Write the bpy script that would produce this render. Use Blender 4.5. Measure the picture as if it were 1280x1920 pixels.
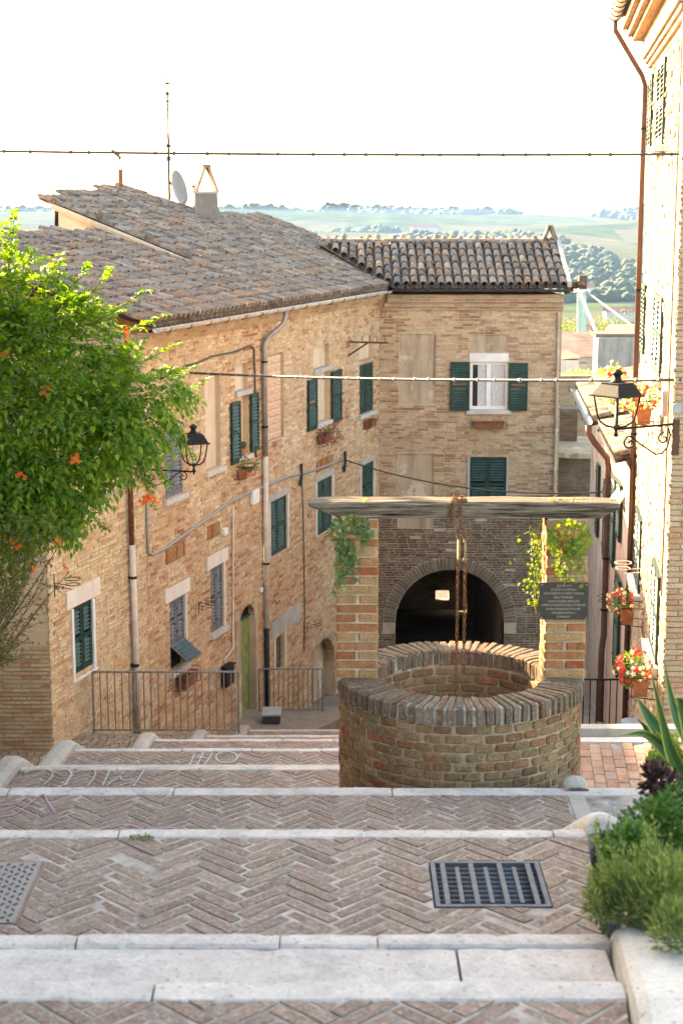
import bpy, bmesh, math, random
from mathutils import Vector, Matrix, noise
random.seed(7)
R = math.radians
sc = bpy.context.scene
for o in list(bpy.data.objects):
    bpy.data.objects.remove(o)

# ------------------------------------------------------------------ camera
FPX, PITCH = 3030.0, R(10.47)          # focal length in photo pixels (1280x1920), camera looking down
cam_d = bpy.data.cameras.new("camera")
cam = bpy.data.objects.new("camera", cam_d)
sc.collection.objects.link(cam)
cam_d.sensor_fit = 'VERTICAL'
cam_d.sensor_height = 36.0
cam_d.lens = FPX / 1920 * 36.0
cam_d.clip_start = 0.1
cam_d.clip_end = 20000
cam.location = (0, 0, 0)
cam.rotation_euler = (R(90) - PITCH, 0, 0)
cam_d.dof.use_dof = True
cam_d.dof.focus_distance = 18.0
cam_d.dof.aperture_fstop = 4.5
sc.camera = cam

# ------------------------------------------------------------------ sky, sun, exposure
SUN_EL, SUN_AZ = R(21), R(-40)         # azimuth from +Y, clockwise positive: the sun stands ahead on the left
world = bpy.data.worlds.new("World")
sc.world = world
world.use_nodes = True
wn = world.node_tree
sky = wn.nodes.new("ShaderNodeTexSky")
sky.sky_type = 'NISHITA'
sky.sun_disc = False
sky.sun_elevation = SUN_EL
sky.sun_rotation = SUN_AZ
sky.altitude = 200
sky.air_density = 1.0
sky.dust_density = 2.5
sky.ozone_density = 1.0
wn.links.new(sky.outputs[0], wn.nodes["Background"].inputs[0])
wn.nodes["Background"].inputs[1].default_value = 0.125
sun_d = bpy.data.lights.new("sun", 'SUN')
sun_d.energy = 4.0
sun_d.angle = R(0.5)
sun_d.color = (1.0, 0.86, 0.66)
sun = bpy.data.objects.new("sun", sun_d)
sc.collection.objects.link(sun)
_ts = Vector((math.sin(SUN_AZ) * math.cos(SUN_EL), math.cos(SUN_AZ) * math.cos(SUN_EL), math.sin(SUN_EL)))
sun.rotation_euler = (-_ts).to_track_quat('-Z', 'Y').to_euler()
vs = sc.view_settings
vs.view_transform = 'Standard'
vs.look = 'None'
vs.gamma = 1.0
vs.use_curve_mapping = False
vs.exposure = 3.25
if hasattr(vs, 'use_white_balance'):      # balanced for open shade, as the photograph is
    vs.use_white_balance = True
    vs.white_balance_temperature = 8500
    vs.white_balance_tint = 10
sc.cycles.max_bounces = 8
sc.cycles.diffuse_bounces = 4
sc.cycles.transparent_max_bounces = 8
sc.cycles.volume_bounces = 0
sc.cycles.use_denoising = True
sc.cycles.caustics_reflective = False
sc.cycles.caustics_refractive = False

# ------------------------------------------------------------------ geometry helpers
CT, ST = math.cos(PITCH), math.sin(PITCH)
def ray(px, py):
    u, v = (px - 640) / FPX, (960 - py) / FPX
    return Vector((u, CT + v * ST, -ST + v * CT))
def at(px, py, d):                     # a point at depth d metres in front of the camera
    return ray(px, py) * d
def on_z(px, py, z):
    r = ray(px, py)
    return r * (z / r.z)
def on_y(px, py, y):
    r = ray(px, py)
    return r * (y / r.y)

class Frame:
    """A wall: t runs along it, o points out of it, z is the height."""
    def __init__(s, origin, ux):
        s.o = Vector((origin[0], origin[1], 0))
        s.u = Vector((ux[0], ux[1], 0)).normalized()
        s.n = Vector((s.u.y, -s.u.x, 0))
    def p(s, t, z, o=0.0):
        q = s.o + s.u * t + s.n * o
        return Vector((q.x, q.y, z))
    def pix(s, px, py, o=0.0):
        r = ray(px, py)
        k = (s.o + s.n * o).dot(s.n) / r.dot(s.n)
        q = r * k
        return (q - s.o).dot(s.u), q.z

MATS = {}
COL = sc.collection
WLOC = {}

class MB:
    """Collects faces (world coordinates, UVs in metres) that become one mesh object."""
    def __init__(s):
        s.v, s.f, s.uv, s.mi = [], [], [], []
        s.m = 0
    def poly(s, pts, uvs=None):
        i = len(s.v)
        s.v += [tuple(p) for p in pts]
        s.f.append(list(range(i, i + len(pts))))
        if uvs is None:
            a = Vector(pts[0])
            n = (Vector(pts[1]) - a).cross(Vector(pts[2]) - a)
            ax, ay, az = abs(n.x), abs(n.y), abs(n.z)
            if az >= ax and az >= ay: uvs = [(p[0], p[1]) for p in pts]
            elif ay >= ax: uvs = [(p[0], p[2]) for p in pts]
            else: uvs = [(p[1], p[2]) for p in pts]
        s.uv.append(list(uvs))
        s.mi.append(s.m)
    def raw(s, verts, faces):
        i = len(s.v)
        s.v += [tuple(p) for p in verts]
        for f in faces:
            s.f.append([i + k for k in f])
            s.uv.append([(verts[k][0] + verts[k][1] * .37, verts[k][2]) for k in f])
            s.mi.append(s.m)
    def fbox(s, F, t0, t1, z0, z1, o0, o1, skip=()):
        P = F.p
        def q(name, pts, uvs):
            if name not in skip: s.poly(pts, uvs)
        q('front', [P(t0, z0, o1), P(t1, z0, o1), P(t1, z1, o1), P(t0, z1, o1)], [(t0, z0), (t1, z0), (t1, z1), (t0, z1)])
        q('back', [P(t1, z0, o0), P(t0, z0, o0), P(t0, z1, o0), P(t1, z1, o0)], [(t1, z0), (t0, z0), (t0, z1), (t1, z1)])
        q('left', [P(t0, z0, o0), P(t0, z0, o1), P(t0, z1, o1), P(t0, z1, o0)], [(o0, z0), (o1, z0), (o1, z1), (o0, z1)])
        q('right', [P(t1, z0, o1), P(t1, z0, o0), P(t1, z1, o0), P(t1, z1, o1)], [(o1, z0), (o0, z0), (o0, z1), (o1, z1)])
        q('top', [P(t0, z1, o1), P(t1, z1, o1), P(t1, z1, o0), P(t0, z1, o0)], [(t0, o1), (t1, o1), (t1, o0), (t0, o0)])
        q('bottom', [P(t0, z0, o0), P(t1, z0, o0), P(t1, z0, o1), P(t0, z0, o1)], [(t0, o0), (t1, o0), (t1, o1), (t0, o1)])
    def box(s, x0, x1, y0, y1, z0, z1, skip=()):
        s.fbox(Frame((0, 0), (1, 0)), x0, x1, z0, z1, -y1, -y0, skip)
    def obox(s, c, ax, ay, az):         # centre and three half-axis vectors
        c, ax, ay, az = Vector(c), Vector(ax), Vector(ay), Vector(az)
        vs_ = [c + ax * i + ay * j + az * k for k in (-1, 1) for j in (-1, 1) for i in (-1, 1)]
        s.raw(vs_, [(0, 2, 3, 1), (4, 5, 7, 6), (0, 1, 5, 4), (2, 6, 7, 3), (0, 4, 6, 2), (1, 3, 7, 5)])
    def tube(s, pts, r, n=8, cap=True, r2=None):
        pts = [Vector(p) for p in pts]
        rings = []
        up = Vector((0, 0, 1))
        prev = None
        for i, p in enumerate(pts):
            a = pts[max(i - 1, 0)]; b = pts[min(i + 1, len(pts) - 1)]
            d = (b - a)
            if d.length < 1e-9: d = Vector((0, 0, 1))
            d.normalize()
            if prev is None:
                x = d.cross(up)
                if x.length < 1e-3: x = d.cross(Vector((1, 0, 0)))
            else:
                x = prev - d * prev.dot(d)
                if x.length < 1e-4: x = d.cross(up)
            x.normalize(); prev = x
            y = d.cross(x)
            rr = r if r2 is None else r + (r2 - r) * i / max(len(pts) - 1, 1)
            rings.append([p + (x * math.cos(2 * math.pi * k / n) + y * math.sin(2 * math.pi * k / n)) * rr for k in range(n)])
        vv = [q for ring in rings for q in ring]
        ff = []
        for i in range(len(rings) - 1):
            for k in range(n):
                k2 = (k + 1) % n
                ff.append((i * n + k, (i + 1) * n + k, (i + 1) * n + k2, i * n + k2))
        if cap:
            ff.append(tuple(range(n)))
            ff.append(tuple(reversed(range((len(rings) - 1) * n, len(rings) * n))))
        s.raw(vv, ff)
    def lathe(s, c, prof, n=16, cap=True, a0=0.0):   # prof: (radius, z) from the bottom up
        c = Vector(c)
        vv, ff = [], []
        for (r, z) in prof:
            for k in range(n):
                a = a0 + 2 * math.pi * k / n
                vv.append(c + Vector((r * math.cos(a), r * math.sin(a), z)))
        for i in range(len(prof) - 1):
            for k in range(n):
                k2 = (k + 1) % n
                ff.append((i * n + k, i * n + k2, (i + 1) * n + k2, (i + 1) * n + k))
        if cap:
            ff.append(tuple(reversed(range(n))))
            ff.append(tuple(range((len(prof) - 1) * n, len(prof) * n)))
        s.raw(vv, ff)
    def prism(s, poly, z0, z1):          # horizontal polygon, counter-clockwise
        n = len(poly)
        s.poly([(p[0], p[1], z1) for p in poly], [(p[0], p[1]) for p in poly])
        s.poly([(p[0], p[1], z0) for p in reversed(poly)], [(p[0], p[1]) for p in reversed(poly)])
        acc = 0
        for i in range(n):
            a, b = poly[i], poly[(i + 1) % n]
            L = math.hypot(b[0] - a[0], b[1] - a[1])
            s.poly([(a[0], a[1], z0), (b[0], b[1], z0), (b[0], b[1], z1), (a[0], a[1], z1)],
                   [(acc, z0), (acc + L, z0), (acc + L, z1), (acc, z1)])
            acc += L
    def build(s, name, mat, parent=None, smooth=False, bevel=0, label=None, kind=None):
        n = len(s.v)
        c = Vector((sum(p[0] for p in s.v) / n, sum(p[1] for p in s.v) / n, sum(p[2] for p in s.v) / n))
        me = bpy.data.meshes.new(name)
        me.from_pydata([(p[0] - c.x, p[1] - c.y, p[2] - c.z) for p in s.v], [], s.f)
        uvl = me.uv_layers.new(name="UVMap")
        flat = [x for f in s.uv for q in f for x in q]
        uvl.data.foreach_set("uv", flat)
        for m in (mat if isinstance(mat, (list, tuple)) else [mat]):
            me.materials.append(MATS[m])
        me.polygons.foreach_set("material_index", s.mi)
        if smooth:
            me.polygons.foreach_set("use_smooth", [True] * len(me.polygons))
        me.update()
        o = bpy.data.objects.new(name, me)
        COL.objects.link(o)
        place(o, c, parent)
        if bevel:
            bm = bmesh.new(); bm.from_mesh(me)
            bmesh.ops.remove_doubles(bm, verts=bm.verts, dist=1e-4)
            bmesh.ops.bevel(bm, geom=[e for e in bm.edges if len(e.link_faces) == 2 and e.calc_face_angle(0) > .6], offset=bevel, segments=2, affect='EDGES')
            bm.to_mesh(me); bm.free()
        if label: o['label'] = label
        if kind: o['kind'] = kind
        return o

def place(o, world_loc, parent=None):
    w = Vector(world_loc)
    WLOC[o.name] = w
    if parent is not None:
        o.parent = parent
        o.location = w - WLOC[parent.name]
    else:
        o.location = w
def thing(name, loc, label, cat, group=None):
    o = bpy.data.objects.new(name, None)
    o.empty_display_size = .1
    COL.objects.link(o)
    place(o, loc)
    tag(o, label, cat, group)
    return o
def tag(o, label, cat, group=None, kind=None):
    o['label'] = label; o['category'] = cat
    if group: o['group'] = group
    if kind: o['kind'] = kind
    return o
def inst(name, me, loc, parent, rot=(0, 0, 0), scale=(1, 1, 1)):
    o = bpy.data.objects.new(name, me)
    COL.objects.link(o)
    place(o, loc, parent)
    o.rotation_euler = rot
    o.scale = scale
    return o
def mat4(x, y, z):
    return Matrix((x, y, z)).transposed().to_euler()

# ------------------------------------------------------------------ material helpers
class NT:
    def __init__(s, name):
        m = bpy.data.materials.new(name); m.use_nodes = True
        MATS[name] = m
        s.m = m; s.t = m.node_tree
        s.b = s.t.nodes["Principled BSDF"]
        s.b.inputs["Specular IOR Level"].default_value = .25
    def n(s, typ, **kw):
        nd = s.t.nodes.new(typ)
        for k, v in kw.items():
            if k.startswith('i_'):
                nd.inputs[int(k[2:]) if k[2:].isdigit() else k[2:].replace('_', ' ')].default_value = v
            else: setattr(nd, k, v)
        return nd
    def l(s, a, b): s.t.links.new(a, b)
    def obj(s): return s.n("ShaderNodeTexCoord").outputs["Object"]
    def uv(s): return s.n("ShaderNodeTexCoord").outputs["UV"]
    def pos(s): return s.n("ShaderNodeNewGeometry").outputs["Position"]
    def noise(s, vec, scale, detail=4, rough=.55):
        nd = s.n("ShaderNodeTexNoise"); nd.inputs["Scale"].default_value = scale
        nd.inputs["Detail"].default_value = detail; nd.inputs["Roughness"].default_value = rough
        if vec is not None: s.l(vec, nd.inputs["Vector"])
        return nd.outputs["Fac"]
    def ramp(s, fac, stops, interp='LINEAR'):
        nd = s.n("ShaderNodeValToRGB"); cr = nd.color_ramp; cr.interpolation = interp
        while len(cr.elements) < len(stops): cr.elements.new(.5)
        for e, (p, c) in zip(cr.elements, stops):
            e.position = p
            e.color = (c[0], c[1], c[2], 1) if isinstance(c, (tuple, list)) else (c, c, c, 1)
        s.l(fac, nd.inputs[0])
        return nd.outputs[0]
    def mix(s, fac, a, b, mode='MIX'):
        nd = s.n("ShaderNodeMix", data_type='RGBA', blend_type=mode)
        for sock, v in ((nd.inputs[0], fac), (nd.inputs[6], a), (nd.inputs[7], b)):
            if hasattr(v, 'node'): s.l(v, sock)
            elif isinstance(v, (tuple, list)): sock.default_value = (v[0], v[1], v[2], 1)
            else: sock.default_value = v if sock == nd.inputs[0] else (v, v, v, 1)
        return nd.outputs[2]
    def math(s, op, a, b=None):
        nd = s.n("ShaderNodeMath", operation=op)
        for sock, v in ((nd.inputs[0], a), (nd.inputs[1], b)):
            if v is None: continue
            if hasattr(v, 'node'): s.l(v, sock)
            else: sock.default_value = v
        return nd.outputs[0]
    def bump(s, h, strength=.4, dist=.01):
        nd = s.n("ShaderNodeBump"); nd.inputs["Strength"].default_value = strength
        nd.inputs["Distance"].default_value = dist
        s.l(h, nd.inputs["Height"]); s.l(nd.outputs[0], s.b.inputs["Normal"])
    def col(s, c):
        if hasattr(c, 'node'): s.l(c, s.b.inputs["Base Color"])
        else: s.b.inputs["Base Color"].default_value = (c[0], c[1], c[2], 1)
    def set(s, rough=.8, metal=0.0, spec=None):
        s.b.inputs["Roughness"].default_value = rough
        s.b.inputs["Metallic"].default_value = metal
        if spec is None and rough >= .85: spec = .06
        if spec is not None: s.b.inputs["Specular IOR Level"].default_value = spec
        return s

def simple(name, c, var=.25, scale=8, rough=.7, metal=0.0, bump=.2, bscale=40, spec=None, coord='obj'):
    t = NT(name)
    v = t.pos() if coord == 'pos' else t.obj()
    f = t.noise(v, scale, 5)
    t.col(t.ramp(f, [(.3, tuple(x * (1 - var) for x in c)), (.7, tuple(min(1, x * (1 + var)) for x in c))]))
    if bump: t.bump(t.noise(v, bscale, 3), bump, .004)
    t.set(rough, metal, spec)
    return t

def brick_mat(name, cols, mortar, bw=.27, rh=.066, ms=.011, stain=(.30, .24, .19), stain_amt=.35, wear=(.55, .45, .34), wear_amt=.3, seed=0.0, big=.35):
    t = NT(name)
    uv = t.uv()
    mp = t.n("ShaderNodeMapping"); mp.inputs["Location"].default_value = (seed, seed * .7, 0)
    t.l(uv, mp.inputs[0])
    uvs = mp.outputs[0]
    nz = t.n("ShaderNodeTexNoise"); nz.inputs["Scale"].default_value = 2.2; nz.inputs["Detail"].default_value = 4
    t.l(uvs, nz.inputs["Vector"])
    off = t.n("ShaderNodeVectorMath", operation='MULTIPLY_ADD')
    t.l(nz.outputs["Color"], off.inputs[0]); off.inputs[1].default_value = (.03, .022, 0); off.inputs[2].default_value = (-.015, -.011, 0)
    add = t.n("ShaderNodeVectorMath", operation='ADD')
    t.l(uvs, add.inputs[0]); t.l(off.outputs[0], add.inputs[1])
    br = t.n("ShaderNodeTexBrick", offset=.5, offset_frequency=2, squash=1.25, squash_frequency=3)
    t.l(add.outputs[0], br.inputs["Vector"])
    br.inputs["Color1"].default_value = (0, 0, 0, 1); br.inputs["Color2"].default_value = (1, 1, 1, 1)
    br.inputs["Mortar"].default_value = (.5, .5, .5, 1)
    br.inputs["Scale"].default_value = 1.0; br.inputs["Mortar Size"].default_value = ms
    br.inputs["Mortar Smooth"].default_value = .35; br.inputs["Bias"].default_value = 0
    br.inputs["Brick Width"].default_value = bw; br.inputs["Row Height"].default_value = rh
    n = len(cols)
    bc = t.ramp(br.outputs["Color"], [((i + .5) / n, c) for i, c in enumerate(cols)])
    fine = t.noise(uvs, 30, 4)
    bc = t.mix(t.math('MULTIPLY', fine, .5), bc, t.mix(1.0, bc, (.55, .5, .46), 'MULTIPLY'))
    blot = t.noise(uvs, 3.0, 6, .65)
    mcol = t.mix(blot, mortar, tuple(x * .7 for x in mortar))
    mk = t.math('MULTIPLY', br.outputs["Fac"], t.ramp(t.noise(uvs, 5, 4), [(.3, .35), (.6, 1.0)]))
    c = t.mix(mk, bc, mcol)
    w = t.ramp(t.noise(uvs, .9, 6, .7), [(.52, 0.0), (.68, 1.0)])
    c = t.mix(t.math('MULTIPLY', w, wear_amt), c, wear)
    st = t.ramp(t.noise(uvs, .55, 7, .7), [(.48, 0.0), (.72, 1.0)])
    c = t.mix(t.math('MULTIPLY', st, stain_amt), c, t.mix(1.0, c, stain, 'MULTIPLY'))
    dk = t.ramp(t.noise(uvs, 11, 5, .7), [(.60, 0.0), (.72, 1.0)])
    c = t.mix(t.math('MULTIPLY', dk, big), c, t.mix(1.0, c, (.35, .3, .27), 'MULTIPLY'))
    t.col(c)
    h = t.math('SUBTRACT', t.math('MULTIPLY', t.noise(uvs, 45, 4), .5), t.math('MULTIPLY', br.outputs["Fac"], .9))
    h = t.math('ADD', h, t.math('MULTIPLY', br.outputs["Color"], .35))
    t.bump(h, .8, .012)
    t.set(.9)
    return t

brick_mat("brick_house", [(.38, .20, .12), (.47, .31, .19), (.50, .34, .21), (.46, .29, .17), (.53, .38, .25), (.48, .32, .20), (.40, .24, .15)], (.55, .43, .30), stain_amt=.55, wear=(.58, .46, .33), wear_amt=.55)
brick_mat("brick_pale", [(.56, .40, .24), (.62, .48, .32), (.58, .42, .26), (.64, .51, .35), (.50, .31, .18)], (.60, .48, .34), seed=3.3, stain_amt=.35, wear_amt=.3)
brick_mat("brick_corner_house", [(.40, .27, .18), (.50, .38, .26), (.45, .31, .20), (.54, .42, .30), (.40, .22, .14), (.34, .24, .17)], (.52, .42, .31), seed=7.1, stain_amt=.6, stain=(.45, .38, .33), wear_amt=.35, big=.5)
brick_mat("brick_right", [(.52, .36, .23), (.58, .43, .29), (.50, .30, .18), (.60, .46, .31), (.50, .25, .14)], (.55, .44, .30), seed=5.7)
brick_mat("brick_bastion", [(.17, .11, .07), (.22, .15, .10), (.19, .125, .08), (.14, .10, .07)], (.22, .175, .13), seed=9.7, stain_amt=.7, big=.6)

def masonry_mat(name, cols, rnd='isl', stain=.42, red=(.40, .20, .12)):
    """Bricks of a wall: colour per brick, shifted in large patches of redder, paler and dirtier masonry."""
    t = NT(name)
    rv = t.n("ShaderNodeObjectInfo").outputs["Random"] if rnd == 'obj' else t.n("ShaderNodeNewGeometry").outputs["Random Per Island"]
    p = t.pos()
    n = len(cols)
    pn = t.noise(p, .55, 5, .7)
    f = t.math('ADD', t.math('MULTIPLY', rv, .72), t.math('SUBTRACT', t.math('MULTIPLY', pn, 1.25), .50))
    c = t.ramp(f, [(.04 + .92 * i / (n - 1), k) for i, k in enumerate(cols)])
    c = t.mix(t.ramp(t.noise(p, 14, 5, .7), [(.45, 0.0), (.70, .5)]), c, t.mix(1.0, c, (.45, .37, .31), 'MULTIPLY'))
    c = t.mix(1.0, c, t.ramp(t.noise(p, 42, 4, .75), [(.34, .55), (.5, 1.0), (.66, 1.35)]), 'MULTIPLY')
    c = t.mix(t.ramp(t.noise(p, .8, 7, .72), [(.52, 0.0), (.72, stain)]), c, t.mix(1.0, c, (.40, .34, .30), 'MULTIPLY'))
    c = t.mix(t.ramp(t.noise(p, 1.3, 6, .7), [(.56, 0.0), (.74, .55)]), c, (.60, .50, .38))
    c = t.mix(t.ramp(t.noise(p, 31, 3, .6), [(.62, 0.0), (.74, .6)]), c, (.64, .57, .47))
    t.col(c)
    t.bump(t.noise(p, 38, 5, .7), .6, .012)
    t.set(.93)
HOUSE_COLS = [(.36, .15, .085), (.46, .255, .145), (.53, .335, .20), (.57, .385, .24), (.54, .36, .215), (.62, .455, .30), (.67, .53, .37)]
RIGHT_COLS = [(.34, .20, .125), (.42, .29, .19), (.46, .34, .23), (.50, .38, .27), (.53, .42, .30)]
LOWER_COLS = [(.12, .068, .045), (.15, .088, .06), (.175, .115, .08), (.21, .145, .10), (.165, .115, .085), (.24, .175, .13)]  # darker brick tones for the lower part of the archway wall
PALE_COLS = [(.44, .24, .14), (.54, .37, .22), (.58, .43, .27), (.62, .48, .32), (.60, .45, .29), (.66, .53, .37)]
CORNER_COLS = [(.30, .165, .10), (.40, .235, .145), (.48, .325, .205), (.55, .40, .255), (.52, .365, .235), (.61, .47, .32)]
for nm, cl in (("house", HOUSE_COLS), ("pale", PALE_COLS), ("corner", CORNER_COLS), ("old", LOWER_COLS), ("right", RIGHT_COLS)):
    masonry_mat("masonry_" + nm, cl); masonry_mat("masonry_%s_single" % nm, cl, 'obj')
def brick_single(name, cols, dirt=.5, moss=.3, rnd='obj', size=18, rough=.95, white=.25):
    """Single bricks: the colour varies from brick to brick and in blotches within a brick."""
    t = NT(name)
    rv = t.n("ShaderNodeObjectInfo").outputs["Random"] if rnd == 'obj' else t.n("ShaderNodeNewGeometry").outputs["Random Per Island"]
    n = len(cols)
    c = t.ramp(rv, [((i + .5) / n, k) for i, k in enumerate(cols)])
    p = t.pos()
    b1 = t.noise(p, size, 6, .65)
    c = t.mix(t.ramp(b1, [(.35, 0.0), (.75, dirt)]), c, t.mix(1.0, c, (.42, .37, .33), 'MULTIPLY'))
    b2 = t.noise(p, 3.1, 5, .7)
    c = t.mix(t.ramp(b2, [(.5, 0.0), (.7, moss)]), c, (.085, .08, .05))
    g1 = t.ramp(t.noise(p, 75, 5, .75), [(.32, .50), (.5, .95), (.68, 1.45)])
    c = t.mix(1.0, c, g1, 'MULTIPLY')
    b3 = t.noise(p, 34, 4, .6)
    c = t.mix(t.ramp(b3, [(.56, 0.0), (.72, white)]), c, (.55, .5, .44))
    t.col(c)
    t.bump(t.noise(p, 60, 5, .65), .55, .006)
    t.set(rough)
    return t
brick_single("well_brick", [(.22, .115, .062), (.31, .19, .10), (.25, .155, .08), (.36, .235, .13), (.29, .10, .048), (.30, .185, .10), (.26, .175, .09)], dirt=.65, moss=.5, white=.16)
brick_single("pillar_brick", [(.42, .235, .115), (.46, .28, .145), (.36, .105, .04), (.41, .20, .09), (.38, .13, .05), (.44, .26, .13)], dirt=.6, moss=.2, white=.15)
brick_single("coping_brick", [(.17, .125, .088), (.22, .16, .11), (.19, .125, .08), (.25, .185, .128), (.20, .10, .065), (.16, .125, .092)], dirt=.65, moss=.5, white=.4)
brick_single("paving_brick", [(.275, .192, .150), (.325, .23, .178), (.25, .178, .142), (.355, .255, .195), (.285, .20, .152)], dirt=.7, moss=.2, size=9, white=.4)
brick_single("paving_brick_joined", [(.32, .245, .18), (.36, .28, .21), (.30, .23, .175), (.38, .29, .215)], dirt=.4, moss=.1, rnd='isl', size=7, white=.2)
brick_single("terrace_brick", [(.32, .185, .135), (.36, .23, .17), (.29, .20, .155), (.38, .25, .19), (.30, .17, .115), (.29, .23, .195)], dirt=.5, moss=.15, size=7)
brick_single("grey_paver", [(.30, .28, .26), (.33, .31, .28), (.27, .25, .23)], dirt=.5, moss=.15, size=7)
brick_single("cobble", [(.36, .28, .19), (.40, .32, .23), (.32, .26, .19), (.43, .35, .26)], dirt=.5, moss=.2, rnd='isl', size=5)
simple("joint_mortar", (.30, .255, .22), .5, 9, .95, bump=.6, bscale=70, coord='pos')
simple("pillar_mortar", (.42, .34, .25), .3, 10, .95, bump=.8, bscale=60, coord='pos')
simple("well_mortar", (.36, .285, .205), .3, 10, .95, bump=.8, bscale=60, coord='pos')

def stone(name, c, dark=.35, sc_=3.0):
    t = NT(name)
    p = t.pos()
    base = t.ramp(t.noise(p, sc_, 7, .65), [(.3, tuple(x * .8 for x in c)), (.65, c)])
    d = t.ramp(t.noise(p, 4.5, 8, .75), [(.46, 0.0), (.68, dark)])
    base = t.mix(d, base, (.25, .235, .225))
    w2 = t.ramp(t.noise(p, 1.7, 8, .8), [(.44, 0.0), (.66, dark * .8)])
    base = t.mix(w2, base, (.36, .315, .27))
    base = t.mix(1.0, base, t.ramp(t.noise(p, 55, 5, .75), [(.30, .80), (.5, 1.0), (.70, 1.10)]), 'MULTIPLY')
    pit = t.ramp(t.noise(p, 38, 3, .5), [(.62, 0.0), (.70, .7)])
    base = t.mix(pit, base, (.22, .19, .16))
    t.col(base)
    t.bump(t.noise(p, 30, 6, .65), .7, .012)
    t.set(.85)
stone("travertine", (.60, .53, .475), .65)
stone("kerb_stone", (.43, .385, .325), .6)
stone("wall_stone", (.60, .56, .50), .3, 2.0)

def plaster(name, c, dirt=(.3, .26, .22), amt=.5, patch=None):
    t = NT(name)
    p = t.pos()
    base = t.ramp(t.noise(p, 2.2, 7, .65), [(.3, tuple(x * .8 for x in c)), (.7, c)])
    mp = t.n("ShaderNodeMapping"); mp.inputs["Scale"].default_value = (3, 3, .5)
    t.l(p, mp.inputs[0])
    base = t.mix(t.ramp(t.noise(mp.outputs[0], 1.2, 6, .7), [(.48, 0.0), (.75, amt)]), base, t.mix(1.0, base, dirt, 'MULTIPLY'))
    if patch: base = t.mix(t.ramp(t.noise(p, 1.6, 6, .6), [(.56, 0.0), (.60, 1.0)]), base, patch)
    t.col(base)
    t.bump(t.noise(p, 25, 6, .65), .4, .01)
    t.set(.92)
plaster("plaster_tan", (.50, .385, .27), amt=.8, patch=(.56, .46, .35))
plaster("plaster_cream", (.66, .52, .38), amt=.3)
plaster("plaster_white", (.72, .66, .58), amt=.25)
plaster("plaster_pink", (.62, .44, .35), amt=.45, patch=(.55, .47, .40))
plaster("plaster_peeling", (.66, .58, .50), amt=.5, patch=(.44, .32, .24))
plaster("plaster_grey", (.46, .43, .39), amt=.4)
plaster("far_wall_grey", (.26, .26, .26), amt=.6)
plaster("far_wall_white", (.45, .42, .40), amt=.25)

def tile_mat(name, rnd, far=False):
    t = NT(name)
    rv = t.n("ShaderNodeObjectInfo").outputs["Random"] if rnd == 'obj' else t.n("ShaderNodeNewGeometry").outputs["Random Per Island"]
    p = t.pos()
    c = t.ramp(rv, [(.05, (.11, .085, .07)), (.25, (.25, .21, .18)), (.42, (.14, .115, .097)), (.6, (.30, .25, .21)), (.75, (.18, .145, .12)), (.88, (.27, .15, .09)), (.97, (.38, .29, .22))])
    gl = t.ramp(t.noise(p, 5, 6, .7), [(.42, 0.0), (.68, .5)])
    c = t.mix(gl, c, (.27, .25, .23))
    dk = t.ramp(t.noise(p, 9, 6, .75), [(.50, 0.0), (.64, .8)])
    c = t.mix(dk, c, (.07, .06, .055))
    og = t.ramp(t.noise(p, 4.2, 5, .75), [(.555, 0.0), (.63, .85)])
    c = t.mix(og, c, (.40, .19, .055))
    wl = t.ramp(t.noise(p, 21, 4, .6), [(.60, 0.0), (.72, .6)])
    c = t.mix(wl, c, (.38, .35, .31))
    t.col(c)
    t.bump(t.noise(p, 40, 5, .7), .6, .01)
    t.set(.95)
tile_mat("roof_tile", 'obj')
tile_mat("roof_tile_joined", 'isl')
simple("pan_tile", (.15, .12, .098), .5, 9, .95, bump=.5, coord='pos')  # pans darker than the covers: gap shadow put into the colour
simple("far_roof", (.17, .115, .10), .35, 1.5, .95, bump=.8, bscale=6, coord='pos')
simple("far_roof_red", (.22, .10, .08), .25, 2, .95, bump=.4, bscale=6, coord='pos')

simple("paint_green_slat", (.016, .056, .045), .5, 5, .5, bump=.1, spec=.4)  # slat paints lighter than their frames: reflected light put into the colour
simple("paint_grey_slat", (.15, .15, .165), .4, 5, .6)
simple("paint_green", (.008, .036, .027), .5, 6, .45, bump=.1, spec=.4)
simple("paint_green_light", (.20, .24, .075), .35, 5, .6)
simple("paint_grey", (.135, .135, .145), .25, 10, .6)
simple("paint_white", (.75, .73, .69), .08, 6, .4)
simple("curtain", (.55, .53, .52), .2, 20, .9)
simple("dark_inside", (.02, .018, .016), .3, 3, .9, bump=0)
simple("iron_black", (.025, .024, .023), .3, 20, .5, .3)
simple("lamp_iron", (.011, .0105, .0105), .2, 12, .6, .0, spec=.2)
simple("iron_grey", (.22, .20, .18), .3, 14, .55, .4)
simple("iron_rust", (.20, .085, .045), .5, 25, .85, .1, bump=.6)
simple("rust_brown", (.10, .055, .035), .3, 8, .6, .2)
simple("pipe_brown", (.15, .075, .05), .15, 4, .5, .0)
simple("pipe_cream", (.58, .50, .42), .2, 5, .6)
simple("pipe_grey", (.30, .27, .25), .2, 5, .5, .3)
simple("gutter_pale", (.52, .44, .37), .25, 4, .5, .2)
simple("gutter_dark", (.07, .055, .05), .2, 6, .5, .2)
simple("gutter_blue", (.05, .08, .10), .3, 6, .5, .2)
simple("terracotta", (.44, .17, .08), .2, 10, .8)
simple("terracotta_dark", (.26, .10, .055), .3, 10, .85)
simple("cable_grey", (.085, .08, .07), .2, 20, .6)
simple("cable_light", (.30, .29, .27), .2, 20, .6)
simple("plastic_white", (.70, .69, .66), .06, 8, .4)
simple("plastic_grey", (.36, .36, .35), .12, 6, .5)
simple("plastic_blue", (.22, .28, .36), .2, 6, .35, spec=.5)
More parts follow.
